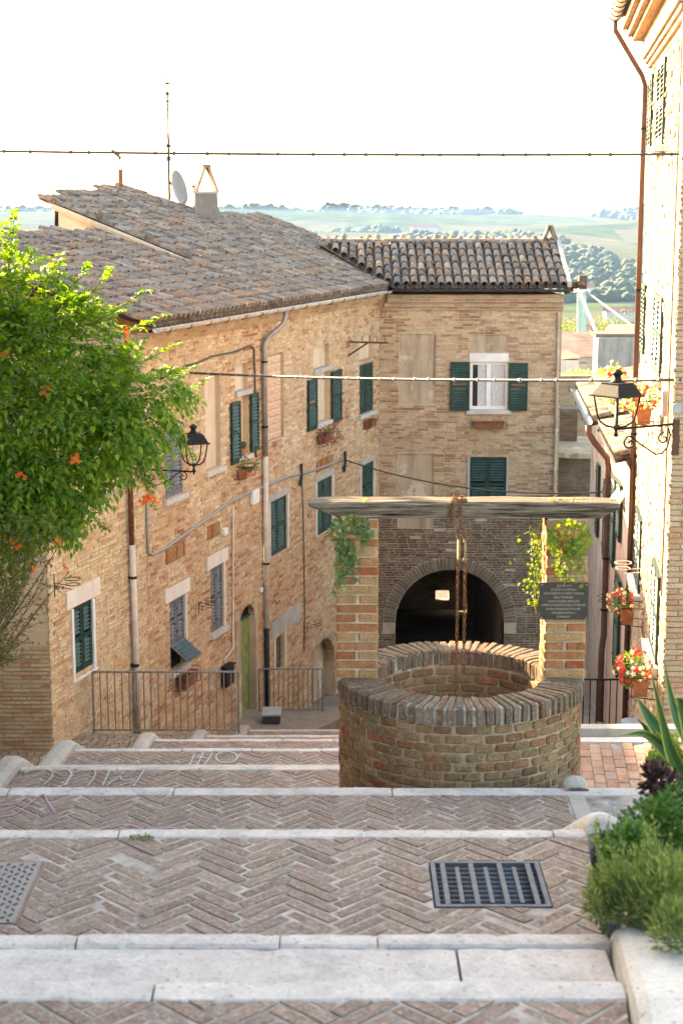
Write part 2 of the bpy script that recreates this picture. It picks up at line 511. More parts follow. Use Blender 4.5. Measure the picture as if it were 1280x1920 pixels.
simple("plastic_dark", (.05, .055, .065), .25, 8, .5)
simple("steel_plate", (.055, .058, .068), .3, 10, .5, .0, spec=.35)
simple("steel_grate", (.075, .08, .092), .3, 14, .6, .0, spec=.25)
simple("soil", (.07, .05, .035), .4, 12, .98, bump=.8)
simple("plaque_dark", (.045, .042, .038), .25, 18, .45, .4, spec=.5)
simple("plaque_letter", (.42, .36, .27), .3, 60, .5, .3)
simple("chalk_white", (.42, .395, .37), .1, 30, .98, coord='pos')
simple("chalk_pink", (.44, .25, .30), .15, 30, .98, coord='pos')
simple("bark", (.13, .095, .065), .4, 20, .95, bump=.7)
simple("stem_brown", (.14, .085, .055), .3, 20, .9)
simple("stem_green", (.12, .17, .05), .3, 20, .7)
simple("far_pole_green", (.36, .47, .42), .1, 3, .6)
simple("far_white", (.72, .72, .70), .05, 3, .5)
simple("sill_white", (.70, .68, .65), .12, 4, .6)
simple("copper_brown", (.25, .13, .08), .2, 5, .5, .3)

def wood_mat():
    t = NT("weathered_wood")
    p = t.obj()
    mp = t.n("ShaderNodeMapping"); mp.inputs["Scale"].default_value = (.45, 9, 9)
    t.l(p, mp.inputs[0])
    g = t.noise(mp.outputs[0], 4.5, 8, .72)
    c = t.ramp(g, [(.38, (.03, .021, .015)), (.46, (.125, .092, .067)), (.55, (.21, .163, .122)), (.68, (.31, .255, .20))])
    c = t.mix(t.ramp(t.noise(p, 3, 5), [(.5, 0.0), (.75, .4)]), c, (.10, .078, .058))
    mp2 = t.n("ShaderNodeMapping"); mp2.inputs["Scale"].default_value = (1.1, 30, 30)
    t.l(p, mp2.inputs[0])
    g2 = t.noise(mp2.outputs[0], 3.0, 6, .7)
    c = t.mix(1.0, c, t.ramp(g2, [(.30, .25), (.46, .9), (.62, 1.7)]), 'MULTIPLY')
    t.col(c)
    t.bump(t.math('ADD', g, t.math('MULTIPLY', g2, .6)), 1.0, .02)
    t.set(.92)
wood_mat()

def leaf_mat(name, cols, trans=.5, hue_scale=2.5, gloss=.45, per='isl'):
    t = NT(name)
    rv = t.n("ShaderNodeNewGeometry").outputs["Random Per Island"]
    p = t.pos()
    f = t.math('ADD', t.math('MULTIPLY', rv, .6), t.math('MULTIPLY', t.noise(p, hue_scale, 3), .4))
    n = len(cols)
    c = t.ramp(f, [(.15 + .7 * i / max(n - 1, 1), k) for i, k in enumerate(cols)])
    t.col(c)
    t.set(gloss, 0, .3)
    tr = t.n("ShaderNodeBsdfTranslucent")
    t.l(t.mix(1.0, c, (1.5, 1.45, .55), 'MULTIPLY'), tr.inputs[0])
    ms = t.n("ShaderNodeMixShader"); ms.inputs[0].default_value = trans
    out = t.t.nodes["Material Output"]
    t.l(t.b.outputs[0], ms.inputs[1]); t.l(tr.outputs[0], ms.inputs[2]); t.l(ms.outputs[0], out.inputs[0])
leaf_mat("leaf_vine", [(.036, .10, .012), (.08, .175, .016), (.135, .24, .02), (.25, .33, .03)], .52)
plaster("wall_mortar", (.54, .42, .29), amt=.6)
plaster("wall_mortar_corner", (.54, .43, .31), amt=.6)
leaf_mat("leaf_rose", [(.05, .10, .03), (.08, .13, .035), (.13, .15, .03), (.28, .22, .02)], .4)
leaf_mat("leaf_ivy_pale", [(.045, .09, .03), (.075, .125, .04), (.12, .165, .06), (.26, .28, .13)], .3)
leaf_mat("leaf_ivy_bright", [(.10, .18, .02), (.16, .24, .03), (.24, .31, .04), (.34, .36, .06)], .5)
leaf_mat("leaf_dark", [(.03, .085, .02), (.055, .13, .03), (.09, .18, .045)], .35)
leaf_mat("leaf_herb", [(.07, .12, .045), (.11, .17, .065), (.17, .225, .09), (.26, .30, .10)], .4)
leaf_mat("leaf_purple", [(.025, .015, .018), (.05, .025, .03), (.09, .04, .045)], .25)
leaf_mat("leaf_sedum", [(.16, .26, .06), (.24, .35, .10), (.32, .42, .16)], .4)
leaf_mat("leaf_flower_pot", [(.05, .12, .02), (.09, .18, .03), (.16, .25, .04)], .45)
leaf_mat("far_leaf", [(.08, .13, .03), (.13, .18, .04), (.20, .24, .06)], .35, .3)
leaf_mat("far_pine", [(.05, .10, .03), (.08, .13, .04), (.12, .17, .05)], .3, .3)
leaf_mat("petal_red", [(.62, .02, .025), (.72, .035, .04), (.80, .10, .09)], .35)
leaf_mat("petal_white", [(.80, .78, .72), (.84, .80, .74)], .35)
leaf_mat("petal_pink", [(.60, .04, .22), (.70, .08, .30)], .35)
leaf_mat("petal_orange", [(.75, .16, .03), (.80, .24, .06), (.75, .28, .16)], .4)
def agave_mat():
    t = NT("agave_leaf")
    u = t.n("ShaderNodeSeparateXYZ"); t.l(t.uv(), u.inputs[0])
    e = t.math('ABSOLUTE', t.math('SUBTRACT', u.outputs[0], .5))
    e2 = t.math('ADD', e, t.math('MULTIPLY', t.math('SUBTRACT', t.noise(t.pos(), 30, 3), .5), .08))
    c = t.ramp(e2, [(.36, (.05, .12, .035)), (.41, (.50, .42, .07))])
    c2 = t.mix(t.noise(t.pos(), 14, 3), c, t.mix(1.0, c, (.6, .75, .7), 'MULTIPLY'))
    t.col(c2); t.set(.4, 0, .4)
agave_mat()
def glass_mat():
    t = NT("window_glass"); t.col((.02, .022, .025)); t.set(.06, 0, .6)
    t = NT("lamp_glass"); t.col((.9, .9, .88)); t.set(.05)
    t.b.inputs["Transmission Weight"].default_value = 1.0
glass_mat()
def dish_mat():
    simple("dish_grey", (.20, .195, .19), .05, 4, .45)
dish_mat()
def field_mat():
    t = NT("fields")
    p = t.pos()
    mp = t.n("ShaderNodeMapping"); mp.inputs["Scale"].default_value = (1 / 260, 1 / 420, 0); mp.inputs["Rotation"].default_value = (0, 0, .5)
    t.l(p, mp.inputs[0])
    nz = t.n("ShaderNodeTexNoise"); nz.inputs["Scale"].default_value = 1.5; t.l(mp.outputs[0], nz.inputs["Vector"])
    ad = t.n("ShaderNodeVectorMath", operation='MULTIPLY_ADD'); t.l(nz.outputs["Color"], ad.inputs[0]); ad.inputs[1].default_value = (.5, .5, 0); t.l(mp.outputs[0], ad.inputs[2])
    vo = t.n("ShaderNodeTexVoronoi"); vo.inputs["Scale"].default_value = 1.0; t.l(ad.outputs[0], vo.inputs["Vector"])
    sp = t.n("ShaderNodeSeparateColor"); t.l(vo.outputs["Color"], sp.inputs[0])
    c = t.ramp(sp.outputs[0], [(.0, (.034, .052, .028)), (.25, (.068, .070, .042)), (.45, (.088, .078, .054)), (.6, (.03, .048, .026)), (.8, (.07, .068, .045)), (.95, (.046, .058, .033))], 'CONSTANT')
    c = t.mix(t.ramp(t.noise(p, .02, 5), [(.4, 0.0), (.7, .4)]), c, (.14, .17, .06))
    t.col(c); t.set(1.0, 0, .0)
field_mat()
simple("town_ground", (.26, .22, .17), .3, .8, .95, bump=.5, bscale=6, coord='pos')
leaf_mat("far_wood_leaf", [(.018, .036, .018), (.024, .044, .02), (.03, .052, .022)], .0, .02, .9)
# ================================================================== SETTING: terrain, hills, woods
def interp(x, tab):
    if x <= tab[0][0]: return tab[0][1]
    for (a, za), (b, zb) in zip(tab, tab[1:]):
        if x <= b:
            k = (x - a) / (b - a); k = k * k * (3 - 2 * k)
            return za + (zb - za) * k
    return tab[-1][1]
VAL = [(60, -22), (150, -33), (400, -50), (900, -60), (1400, -56), (2000, -44), (2800, -24), (3600, -7), (4300, -1), (6500, -18), (9000, -30)]
def terr(x, y):
    r = math.hypot(x, y)
    town = -2.6 - .3 * max(y, 0)
    w = min(max((r - 42) / 50, 0), 1); w = w * w * (3 - 2 * w)
    v = interp(r, VAL)
    k = min(max((r - 250) / 1500, 0), 1)
    v += k * ((18 + 20 * min(max((r - 1500) / 1500, 0), 1)) * noise.noise(Vector((x / 620 + 3.1, y / 620, 0))) + 8 * noise.noise(Vector((x / 230, y / 260 + 8, 1.0))))
    return town * (1 - w) + v * w
mb = MB()
radii = [0, 4, 10, 18, 28, 38, 46, 54, 64, 78, 95, 120, 150, 190, 240]
while radii[-1] < 8500: radii.append(radii[-1] * 1.055)
NA = 288
vv = []
for r in radii:
    for k in range(NA):
        a = 2 * math.pi * k / NA
        # finer directions ahead of the camera
        a = a - .55 * math.sin(a)
        x, y = r * math.sin(a), r * math.cos(a)
        vv.append((x, y, terr(x, y)))
ff = []
for i in range(len(radii) - 1):
    for k in range(NA):
        k2 = (k + 1) % NA
        ff.append((i * NA + k, (i + 1) * NA + k, (i + 1) * NA + k2, i * NA + k2))
mb.raw(vv, ff)
o = mb.build("terrain", "fields", smooth=True, kind="structure")
o['label'] = "rolling farmland falling from the town to far hazy hills"

# far woods: thousands of crowns that read as one mass
rnd = random.Random(11)
ICO = [(0, -.526, .851), (0, .526, .851), (0, -.526, -.851), (0, .526, -.851), (.851, 0, .526), (-.851, 0, .526), (.851, 0, -.526), (-.851, 0, -.526), (.526, .851, 0), (.526, -.851, 0), (-.526, .851, 0), (-.526, -.851, 0)]
ICF = [(0, 4, 1), (0, 9, 4), (9, 6, 4), (6, 8, 4), (4, 8, 1), (8, 10, 1), (8, 3, 10), (8, 6, 3), (3, 6, 2), (6, 9, 2), (2, 9, 11), (9, 0, 11), (11, 0, 5), (0, 1, 5), (5, 1, 10), (5, 10, 7), (10, 3, 7), (3, 2, 7), (2, 11, 7), (11, 5, 7)]
def blob(mb, c, rx, ry, rz, rnd, jit=.25):
    vs_ = []
    for p in ICO:
        j = 1 + rnd.uniform(-jit, jit)
        vs_.append((c[0] + p[0] * rx * j, c[1] + p[1] * ry * j, c[2] + p[2] * rz * j))
    mb.raw(vs_, ICF)
mb = MB()
n = 0
while n < 15000:
    a = rnd.uniform(-.33, .33)
    r = 480 * (4500 / 480) ** (rnd.random() ** .7)
    x, y = r * math.sin(a), r * math.cos(a)
    m = 1.15 * noise.noise(Vector((x / 330, y / 520, 5.0))) + .22 * noise.noise(Vector((x / 80, y / 130, 2.0)))
    if r > 3600: m += .12
    if m < .34: continue
    z = terr(x, y)
    s = rnd.uniform(2.0, 5.0) * (.5 + r / 1700)
    blob(mb, (x, y, z + s * .4), s * rnd.uniform(.8, 1.5), s, s * rnd.uniform(.6, 1.25), rnd, .38)
    n += 1
o = mb.build("far_wood", "far_wood_leaf", smooth=True, kind="stuff")
o['label'] = "dark blue-green woods and hedges on the far hills"; o['category'] = "woods"

# far farmhouses
fh = [(795, 416, 2600, 'white farmhouse on the far hill above the roof ridge'), (1083, 500, 1150, 'white farmhouse on the far slope right of the ridge tiles'),
      (480, 415, 2900, 'tiny pale farmhouse on the far hill left of the wood'), (1125, 560, 800, 'low pale farm shed in the valley behind the mast'), (1175, 566, 780, 'long white shed in the valley beside the brown downpipe'),
      (1165, 535, 950, 'small white house among valley trees near the brown downpipe')]
for px, py, d, lab in fh:
    p = at(px, py, d)
    z = terr(p.x, p.y)
    s = d / 1000
    w_, l_, h_ = 7 * s + 3, 9 * s + 3, 4 * s + 2
    t = thing("farmhouse", (p.x, p.y, z), lab, "farmhouse", "farmhouses on the far hills")
    m = MB(); m.box(p.x - w_, p.x + w_, p.y - l_ * .5, p.y + l_ * .5, z - 3, z + h_, skip=('bottom',)); m.build("wall", "far_wall_white", t)
    m = MB()
    m.poly([(p.x - w_ - .5, p.y - l_ * .5 - .5, z + h_), (p.x + w_ + .5, p.y - l_ * .5 - .5, z + h_), (p.x + w_ + .5, p.y, z + h_ * 1.5), (p.x - w_ - .5, p.y, z + h_ * 1.5)])
    m.poly([(p.x + w_ + .5, p.y + l_ * .5 + .5, z + h_), (p.x - w_ - .5, p.y + l_ * .5 + .5, z + h_), (p.x - w_ - .5, p.y, z + h_ * 1.5), (p.x + w_ + .5, p.y, z + h_ * 1.5)])
    m.build("roof", "far_roof_red", t)

# ================================================================== STAIRS
def brick_mesh(name, mat, jit=.0, seed=0, bev=.09):
    """Unit box (-.5...5) with broken edges; scaled per object."""
    bm = bmesh.new()
    bmesh.ops.create_cube(bm, size=1)
    rr = random.Random(seed)
    bmesh.ops.bevel(bm, geom=list(bm.edges), offset=bev, segments=1, affect='EDGES')
    for v in bm.verts:
        v.co += Vector((rr.uniform(-jit, jit), rr.uniform(-jit, jit), rr.uniform(-jit, jit)))
    me = bpy.data.meshes.new(name); bm.to_mesh(me); bm.free()
    me.materials.append(MATS[mat])
    return me

def clip_poly(poly, clip):
    out = poly
    n = len(clip)
    for i in range(n):
        a, b = clip[i], clip[(i + 1) % n]
        inp, out = out, []
        if not inp: break
        def side(p): return (b[0] - a[0]) * (p[1] - a[1]) - (b[1] - a[1]) * (p[0] - a[0])
        for j in range(len(inp)):
            p, q = inp[j], inp[(j + 1) % len(inp)]
            sp, sq = side(p), side(q)
            if sp >= 0: out.append(p)
            if (sp >= 0) != (sq >= 0):
                k = sp / (sp - sq)
                out.append((p[0] + (q[0] - p[0]) * k, p[1] + (q[1] - p[1]) * k))
    return out
def area(poly):
    return .5 * sum(poly[i][0] * poly[(i + 1) % len(poly)][1] - poly[(i + 1) % len(poly)][0] * poly[i][1] for i in range(len(poly)))

HL, HW, HG = .28, .0705, .0175       # herringbone brick pitch length, pitch width, joint
def herring(x0, x1, y0, y1):
    s2 = math.sqrt(.5)
    out = []
    per = HL * math.sqrt(2)
    for m in range(int((x0 - 1) / per) - 1, int((x1 + 1) / per) + 2):
        for j in range(int((y0 - 1) / (HW * math.sqrt(2))) - 4, int((y1 + 1) / (HW * math.sqrt(2))) + 4):
            for kind in (0, 1):
                if kind == 0: a, b, w, h = j * HW + HL / 2, j * HW + HW / 2, HL, HW
                else: a, b, w, h = j * HW - HW / 2, j * HW + HL / 2, HW, HL
                a += m * HL; b -= m * HL
                cx, cy = (a - b) * s2, (a + b) * s2
                if cx < x0 - .2 or cx > x1 + .2 or cy < y0 - .2 or cy > y1 + .2: continue
                w2, h2 = (w - HG) / 2, (h - HG) / 2
                pts = [((a + i * w2 - (b + k * h2)) * s2, (a + i * w2 + b + k * h2) * s2) for i, k in ((-1, -1), (1, -1), (1, 1), (-1, 1))]
                out.append((cx, cy, kind, pts))
    return out
HB = [brick_mesh("paving_brick", "paving_brick", .012, s, .05) for s in range(3)]
PAVED = []
def pave_herring(parent, quad, z, holes=(), joined=False, seed=1):
    rr = random.Random(seed)
    xs = [p[0] for p in quad]; ys = [p[1] for p in quad]
    full = (HL - HG) * (HW - HG)
    mbj = MB()
    cnt = 0
    for cx, cy, kind, pts in herring(min(xs), max(xs), min(ys), max(ys)):
        dz = rr.uniform(-.004, .003)
        c = clip_poly(pts, quad)
        if len(c) < 3 or area(c) < full * .06: continue
        clipped = area(c) < full * .995
        skip = False
        for (hx0, hx1, hy0, hy1) in holes:
            if all(hx0 < p[0] < hx1 and hy0 < p[1] < hy1 for p in c): skip = True
            elif any(hx0 < p[0] < hx1 and hy0 < p[1] < hy1 for p in c) or clip_poly(c, [(hx0, hy0), (hx1, hy0), (hx1, hy1), (hx0, hy1)]):
                # keep the largest remainder on one side of the hole
                best = []
                for q in ([(min(xs), min(ys)), (hx0, min(ys)), (hx0, max(ys)), (min(xs), max(ys))], [(hx1, min(ys)), (max(xs), min(ys)), (max(xs), max(ys)), (hx1, max(ys))],
                          [(min(xs), min(ys)), (max(xs), min(ys)), (max(xs), hy0), (min(xs), hy0)], [(min(xs), hy1), (max(xs), hy1), (max(xs), max(ys)), (min(xs), max(ys))]):
                    k = clip_poly(c, q)
                    if len(k) > 2 and area(k) > (area(best) if best else full * .05): best = k
                c = best; clipped = True
                if not c: skip = True
        if skip: continue
        if joined:
            mbj.prism(c, z - .03, z + dz); continue
        if clipped:
            m = MB(); m.prism(c, z - .04, z + dz); m.build("brick", "paving_brick", parent)
        else:
            inst("brick", rr.choice(HB), (cx, cy, z - .025 + dz), parent, (0, 0, R(45) if kind == 0 else R(135)), (HL - HG, HW - HG, .05))
        cnt += 1
    if joined: mbj.build("brick_paving", "paving_brick_joined", parent, kind="stuff")
    return cnt

def slab(parent, name, x0, x1, y0, y1, z0, z1, mat="travertine", bev=.012, rough=0.0):
    """A stone block; rough wears and chips its upper edges."""
    m = MB()
    if not rough:
        m.box(x0, x1, y0, y1, z0, z1)
        return m.build(name, mat, parent, bevel=bev)
    n = max(4, int((x1 - x0) / .045))
    vv, ff = [], []
    for i in range(n + 1):
        x = x0 + (x1 - x0) * i / n
        def nz(k, f=1.0): return noise.noise(Vector((x * 7 * f, k * 5.3, z1 * 3))) * .6 + noise.noise(Vector((x * 21 * f, k * 3.1, 2.0))) * .4
        e = .75 if i in (0, n) else 1.0
        c0 = max(0, noise.noise(Vector((x * 9, 31.0, z1))) - .28) * 2.2; c1 = max(0, noise.noise(Vector((x * 9, 57.0, z1))) - .28) * 2.2
        if i in (0, n): c0 += .35; c1 += .35
        ya, yb = y0 + rough * .35 * nz(1), y1 + rough * .5 * nz(2)
        zt = z1 + rough * .22 * nz(3, .4)
        b0 = rough * (1.0 + 2.2 * c0); b1 = rough * (1.0 + 2.2 * c1)
        for (y, z) in ((ya, z0), (ya, zt - b0), (ya + b0 * .8, zt - b0 * .15), (ya + (yb - ya) * .35, zt), (ya + (yb - ya) * .7, zt - rough * .05), (yb - b1 * .9, zt - b1 * .15), (yb, zt - b1), (yb, z0)):
            vv.append((x, y, z))
    k = 8
    for i in range(n):
        for j in range(k - 1): ff.append((i * k + j, i * k + j + 1, (i + 1) * k + j + 1, (i + 1) * k + j))
    ff.append(tuple(reversed(range(k)))); ff.append(tuple(range(n * k, n * k + k)))
    m.raw(vv, [tuple(reversed(f)) for f in ff])
    return m.build(name, mat, parent)
def nosing(parent, x0, x1, y0, y1, z, joints, h=.15, mat="travertine"):
    xs = [x0] + list(joints) + [x1]
    for i in range(len(xs) - 1):
        slab(parent, "nosing_stone", xs[i] + .004, xs[i + 1] - .004, y0, y1 + (i % 2) * .004, z - h, z + .003 + .002 * (i % 2), mat, rough=.012)

def struct(name, loc, label):
    o = bpy.data.objects.new(name, None); COL.objects.link(o); o.empty_display_size = .1
    place(o, loc); o['kind'] = 'structure'; o['label'] = label
    return o
def xl(Y): return -2.86 + .08 * (Y - 13.4)
def xr(Y): return .94 + .095 * (Y - 5.04)

# --- upper stone steps near the camera
S2 = struct("stair_landing", (0, 4.5, -2.53), "uppermost herringbone brick landing at the very bottom of the picture")
m = MB(); m.prism([(-3.2, 3.3), (xr(3.3), 3.3), (xr(4.9), 4.9), (-3.2, 4.9)], -3.2, -2.534); m.build("paving_bed", "joint_mortar", S2)
pave_herring(S2, [(-1.7, 4.25), (xr(4.25), 4.25), (xr(4.9), 4.9), (-1.7, 4.9)], -2.53, seed=2)
nosing(S2, -3.2, xr(5.0), 4.903, 5.04, -2.53, (-2.0, -.62, .006), .15)
S1 = struct("stone_step", (0, 5.4, -2.68), "wide pale stone step below the uppermost landing")
for i, (a, b) in enumerate(((-3.2, -1.98), (-1.97, .42), (.43, xr(5.4)))):
    slab(S1, "slab", a, b, 4.98, 5.615, -2.95, -2.68 - .003 * (i % 2), rough=.014)
nosing(S1, -3.2, xr(5.7), 5.62, 5.72, -2.68, (-.99, -.23, .135), .15)
# steps going up behind the camera
UP = struct("stone_stair", (0, 2, -2.4), "stone steps climbing on towards the viewer")
for k in range(6):
    slab(UP, "step", -3.2, 1.0, 3.29 - .7 * (k + 1), 3.29 - .7 * k, -2.95 + .15 * k - .3, -2.38 + .15 * k, bev=0)

# --- landings: (z, near Y, far Y, nosing depth, left x, right x)
LAND = [(-2.83, 5.72, 7.155, .105), (-3.94, 9.55, 10.74, .155), (-4.83, 12.95, 13.70, .10), (-5.30, 14.85, 15.58, .10),
        (-6.55, 19.05, 19.62, .10), (-7.79, 22.95, 23.52, .10), (-9.22, 27.55, 28.16, .12), (-10.25, 31.0, 31.55, .12)]
LNAME = ["brick landing with the drain grate and herringbone paving", "herringbone brick landing just in front of the well", "herringbone landing with white chalk scribbles left of the well",
         "fourth herringbone landing down, with faint chalk circles", "fifth herringbone landing down left of the well", "narrow warm-toned herringbone landing below the fifth",
         "seventh landing down, level with the green door", "lowest herringbone landing near the second railing"]
JOINTS = [(-1.03, .105, .98), (-2.3, -1.16, -.31, .35), (-2.35, -1.98, -1.25, -.6), (-1.6, -.9, -.2), (-1.45, -.75, -.1), (-1.0, -.3), (-.7, .1), (-.4,)]
GRATE = (on_z(816, 1700, -2.83), on_z(1030, 1616, -2.83))
gx0, gy0 = GRATE[0].x + .022, GRATE[0].y + .02
gx1, gy1 = gx0 + .44, GRATE[1].y - .015
px1 = on_z(80, 1617, -2.83); px0 = on_z(0, 1727, -2.83)
tpx1, tpy1 = px1.x - .002, px1.y
tpy0 = px0.y - .02
NEAR = [LAND[0][1]] + [min(LAND[i + 1][1], LAND[i][2] + (LAND[i][0] - LAND[i + 1][0]) / .5) for i in range(len(LAND) - 1)]
for i, (z, y0, y1, nd) in enumerate(LAND):
    yn_ = NEAR[i]
    L = struct("stair_landing", (0, y0, z), LNAME[i])
    if i == 0: quad = [(-2.1, y0), (xr(y0), y0), (xr(y1 - nd), y1 - nd), (-2.1, y1 - nd)]; a, b = -3.3, xr(y1)
    elif i == 1: quad = [(-2.55, y0 + .2), (1.50, y0 + .2), (1.545, y1 - nd), (-2.55, y1 - nd)]; a, b = -3.3, 2.7
    else:
        rx = (.42 if i == 2 else .9)
        quad = [(xl(y0), y0), (rx, y0), (rx, y1 - nd), (xl(y1 - nd), y1 - nd)]; a, b = xl(y1), rx
    x_a = min(a, quad[0][0] - .6) if i < 2 else quad[0][0] - .02
    m = MB(); m.prism([(x_a, yn_), (quad[1][0] + (1.2 if i == 1 else .0), yn_), (quad[2][0] + (1.2 if i == 1 else .0), y1 - nd - .003), (x_a, y1 - nd - .003)], z - .7, z - .004)
    if i == 0:      # leave an opening under the grate
        m = MB(); e = .028; yb_ = y1 - nd - .003
        m.prism([(x_a, y0), (gx0 - e, y0), (gx0 - e, yb_), (x_a, yb_)], z - .7, z - .004)
        m.prism([(gx1 + e, y0), (xr(y0), y0), (xr(yb_), yb_), (gx1 + e, yb_)], z - .7, z - .004)
        m.prism([(gx0 - e, y0), (gx1 + e, y0), (gx1 + e, gy0 - e), (gx0 - e, gy0 - e)], z - .7, z - .004)
        m.prism([(gx0 - e, gy1 + e), (gx1 + e, gy1 + e), (gx1 + e, yb_), (gx0 - e, yb_)], z - .7, z - .004)
    m.build("paving_bed", "joint_mortar", L)
    holes = []
    if i == 0: holes = [(gx0 - .03, gx1 + .03, gy0 - .03, gy1 + .03), (-3.5, tpx1 + .02, tpy0 - .02, tpy1 + .02)]
    pave_herring(L, quad, z, holes, joined=(i >= 5), seed=20 + i)
    nosing(L, a, b, y1 - nd, y1, z, JOINTS[i], .18 if i < 3 else .15)
    if i == 1:     # mortar strip and grey pavers at the right of the landing
        slab(L, "mortar_strip", 1.55, 1.665, y0 + .2, y1 - nd - .004, z - .1, z + .004, "kerb_stone", .004)
        rr = random.Random(3)
        GP = brick_mesh("grey_paver", "grey_paver", .004, 5, .03)
        for jx in range(8):
            for jy in range(5):
                if y0 + .3 + jy * .215 + (jx % 2) * .1 > y1 - nd - .11: continue
                inst("paver", GP, (1.74 + jx * .135, y0 + .3 + jy * .215 + (jx % 2) * .1, z - .03 + rr.uniform(-.003, .002)), L, (0, 0, 0), (.128, .207, .06))
# --- hidden flights of stone steps between the landings
for i in range(len(LAND) - 1):
    z0, _, ya, _ = LAND[i]; z1, yb, _, _ = LAND[i + 1]; yb = NEAR[i + 1]
    n = max(2, round((z0 - z1) / .16))
    F = struct("stone_flight", (0, ya, z0), "flight of pale stone steps below landing %s" % ["with the grate", "in front of the well", "with chalk scribbles", "with chalk circles", "five down", "of warm bricks", "beside the green door"][i])
    xr_ = 1.15 if i == 0 else (-.07 if i == 1 else (.4 if i == 2 else .9))
    for k in range(1, n):
        zt = z0 - (z0 - z1) * k / n
        s0 = ya + (yb - ya) * (k - 1) / (n - 1); s1 = ya + (yb - ya) * k / (n - 1)
        slab(F, "step", (-3.3 if i < 1 else xl(s1)), xr_, s0 + .002, s1, zt - .5, zt, bev=0)

# --- left kerbs: level along a landing, sloping beside the flight
def kerb(name, pts, w, top, label, depth=.7, mat="kerb_stone"):
    """Swept rounded kerb; pts = (x of inner edge, y, z of landing)."""
    prof = [(0, -depth), (0, top * .55), (-.02, top * .85), (-.06, top), (-w + .06, top), (-w + .02, top * .85), (-w, top * .55), (-w, -depth)]
    m = MB()
    vv, ff = [], []
    for (x, y, z) in pts:
        for (a, b) in prof: vv.append((x + a, y, z + b))
    n = len(prof)
    for i in range(len(pts) - 1):
        for k in range(n - 1):
            ff.append((i * n + k, i * n + k + 1, (i + 1) * n + k + 1, (i + 1) * n + k))
    ff.append(tuple(range(n))); ff.append(tuple(reversed(range((len(pts) - 1) * n, len(pts) * n))))
    m.raw(vv, ff)
    o = m.build(name, mat, None, kind="structure")
    o['label'] = label
    return o
for i in range(1, 7):
    z, y0, y1, nd = LAND[i]; zn, yn, yn1, _ = LAND[i + 1]; y0 = NEAR[i]; yn = NEAR[i + 1]
    pts = [(xl(y0), y0 - .1, z + .0), (xl(y1), y1 - .05, z + .0), (xl(y1) + .01, y1 + .06, z - .02), (xl(y1) + .02, y1 + .22, z - .10)]
    pts += [(xl(yn), yn - .15, zn + .04)]
    kerb("kerb", pts, .20, .085 if i != 2 else .10, "rounded stone kerb along the left edge of the %s landing" % ["", "second", "third", "fourth", "fifth", "sixth", "seventh"][i])
# right kerbs: domed stone starting at a landing's edge
for (x, y, z, yn, zn, lab) in ((1.30, 7.05, -2.83, 9.5, -3.94, "white domed kerb end at the right of the grate landing"), (1.715, 10.66, -3.94, 12.6, -5.0, "small grey domed kerb end right of the well")):
    prof = []
    w = .175
    m = MB(); vv, ff = [], []
    N = 9
    pts = [(y, z, .3), (y + .02, z, .75), (y + .07, z, 1.0), (y + .2, z - .04, 1.0), (yn, zn - .02, 1.0)]
    for (yy, zz, s) in pts:
        for k in range(N):
            a = math.pi * k / (N - 1)
            vv.append((x - w / 2 + w / 2 * math.cos(a), yy, zz + .09 * s * math.sin(a) ** .7 if 0 < k < N - 1 else zz - .02))
        vv.append((x - w, yy, zz - .5)); vv.append((x, yy, zz - .5))
    n = N + 2
    for i in range(len(pts) - 1):
        for k in range(n):
            k2 = (k + 1) % n
            ff.append((i * n + k, i * n + k2, (i + 1) * n + k2, (i + 1) * n + k))
    ff.append(tuple(range(n)))
    m.raw(vv, ff)
    o = m.build("kerb", "travertine" if x < 1.5 else "kerb_stone", None, smooth=True, kind="structure"); o['label'] = lab

# --- right terrace of reddish bricks beside the well
TZ = -5.2
T = struct("brick_terrace", (2, 14, TZ), "reddish brick terrace right of the well")
m = MB(); m.box(.45, 4.6, 11.0, 15.45, TZ - .8, TZ - .012); m.build("paving_bed", "joint_mortar", T)
TB = [brick_mesh("terrace_brick", "terrace_brick", .006, s, .035) for s in range(2)]
rr = random.Random(8)
for jx in range(22):
    for jy in range(11):
        y = 13.35 + jy * .212 + (jx % 2) * .1
        x = 1.45 + jx * .109 + (y - 13.5) * .1
        if y > 15.36: continue
        inst("brick", rr.choice(TB), (x, y, TZ - .03 + rr.uniform(-.004, .003)), T, (0, 0, R(-5.7)), (.102, .205, .06))
slab(T, "edge_stone", .45, 4.6, 15.455, 15.62, TZ - .6, TZ + .006)
slab(T, "low_kerb", .45, 4.6, 15.8, 15.98, TZ - 1.2, TZ + .03, "kerb_stone")

# --- left terrace with cobbles, lower landing and streets
m = MB()
C = struct("cobbled_terrace", (-3, 23, -8.0), "brown cobbled terrace in front of the railing on the left")
m.prism([(-5.8, 20.2), (xl(20.2) - .15, 20.2), (xl(24.3) - .15, 24.3), (-5.8, 24.3)], -8.8, -8.03); m.build("paving_bed", "joint_mortar", C)
m = MB(); rr = random.Random(5)
y = 20.4
row = 0
while y < 24.25:
    x = -5.5 + (row % 2) * .07
    while x < -2.0:
        w = rr.uniform(.10, .15)
        yc = y + .05 * math.sin(x * 2.4)
        if x + w < xl(yc) - .15:
            m.obox((x + w / 2, yc, -8.02 + rr.uniform(-.008, .004)), (w / 2 - .008, rr.uniform(-.006, .006), 0), (0, .052, 0), (0, 0, .03))
        x += w
    y += .118; row += 1
m.build("cobbles", "cobble", C, kind="stuff")
m = MB(); m.prism([(-2.9, 28.2), (xl(28.2) - .2, 28.2), (.4, 31.55), (-2.2, 31.55)], -11.2, -9.9)
o = m.build("lower_landing", "cobble", None, kind="structure"); o['label'] = "dark paved landing before the green door"
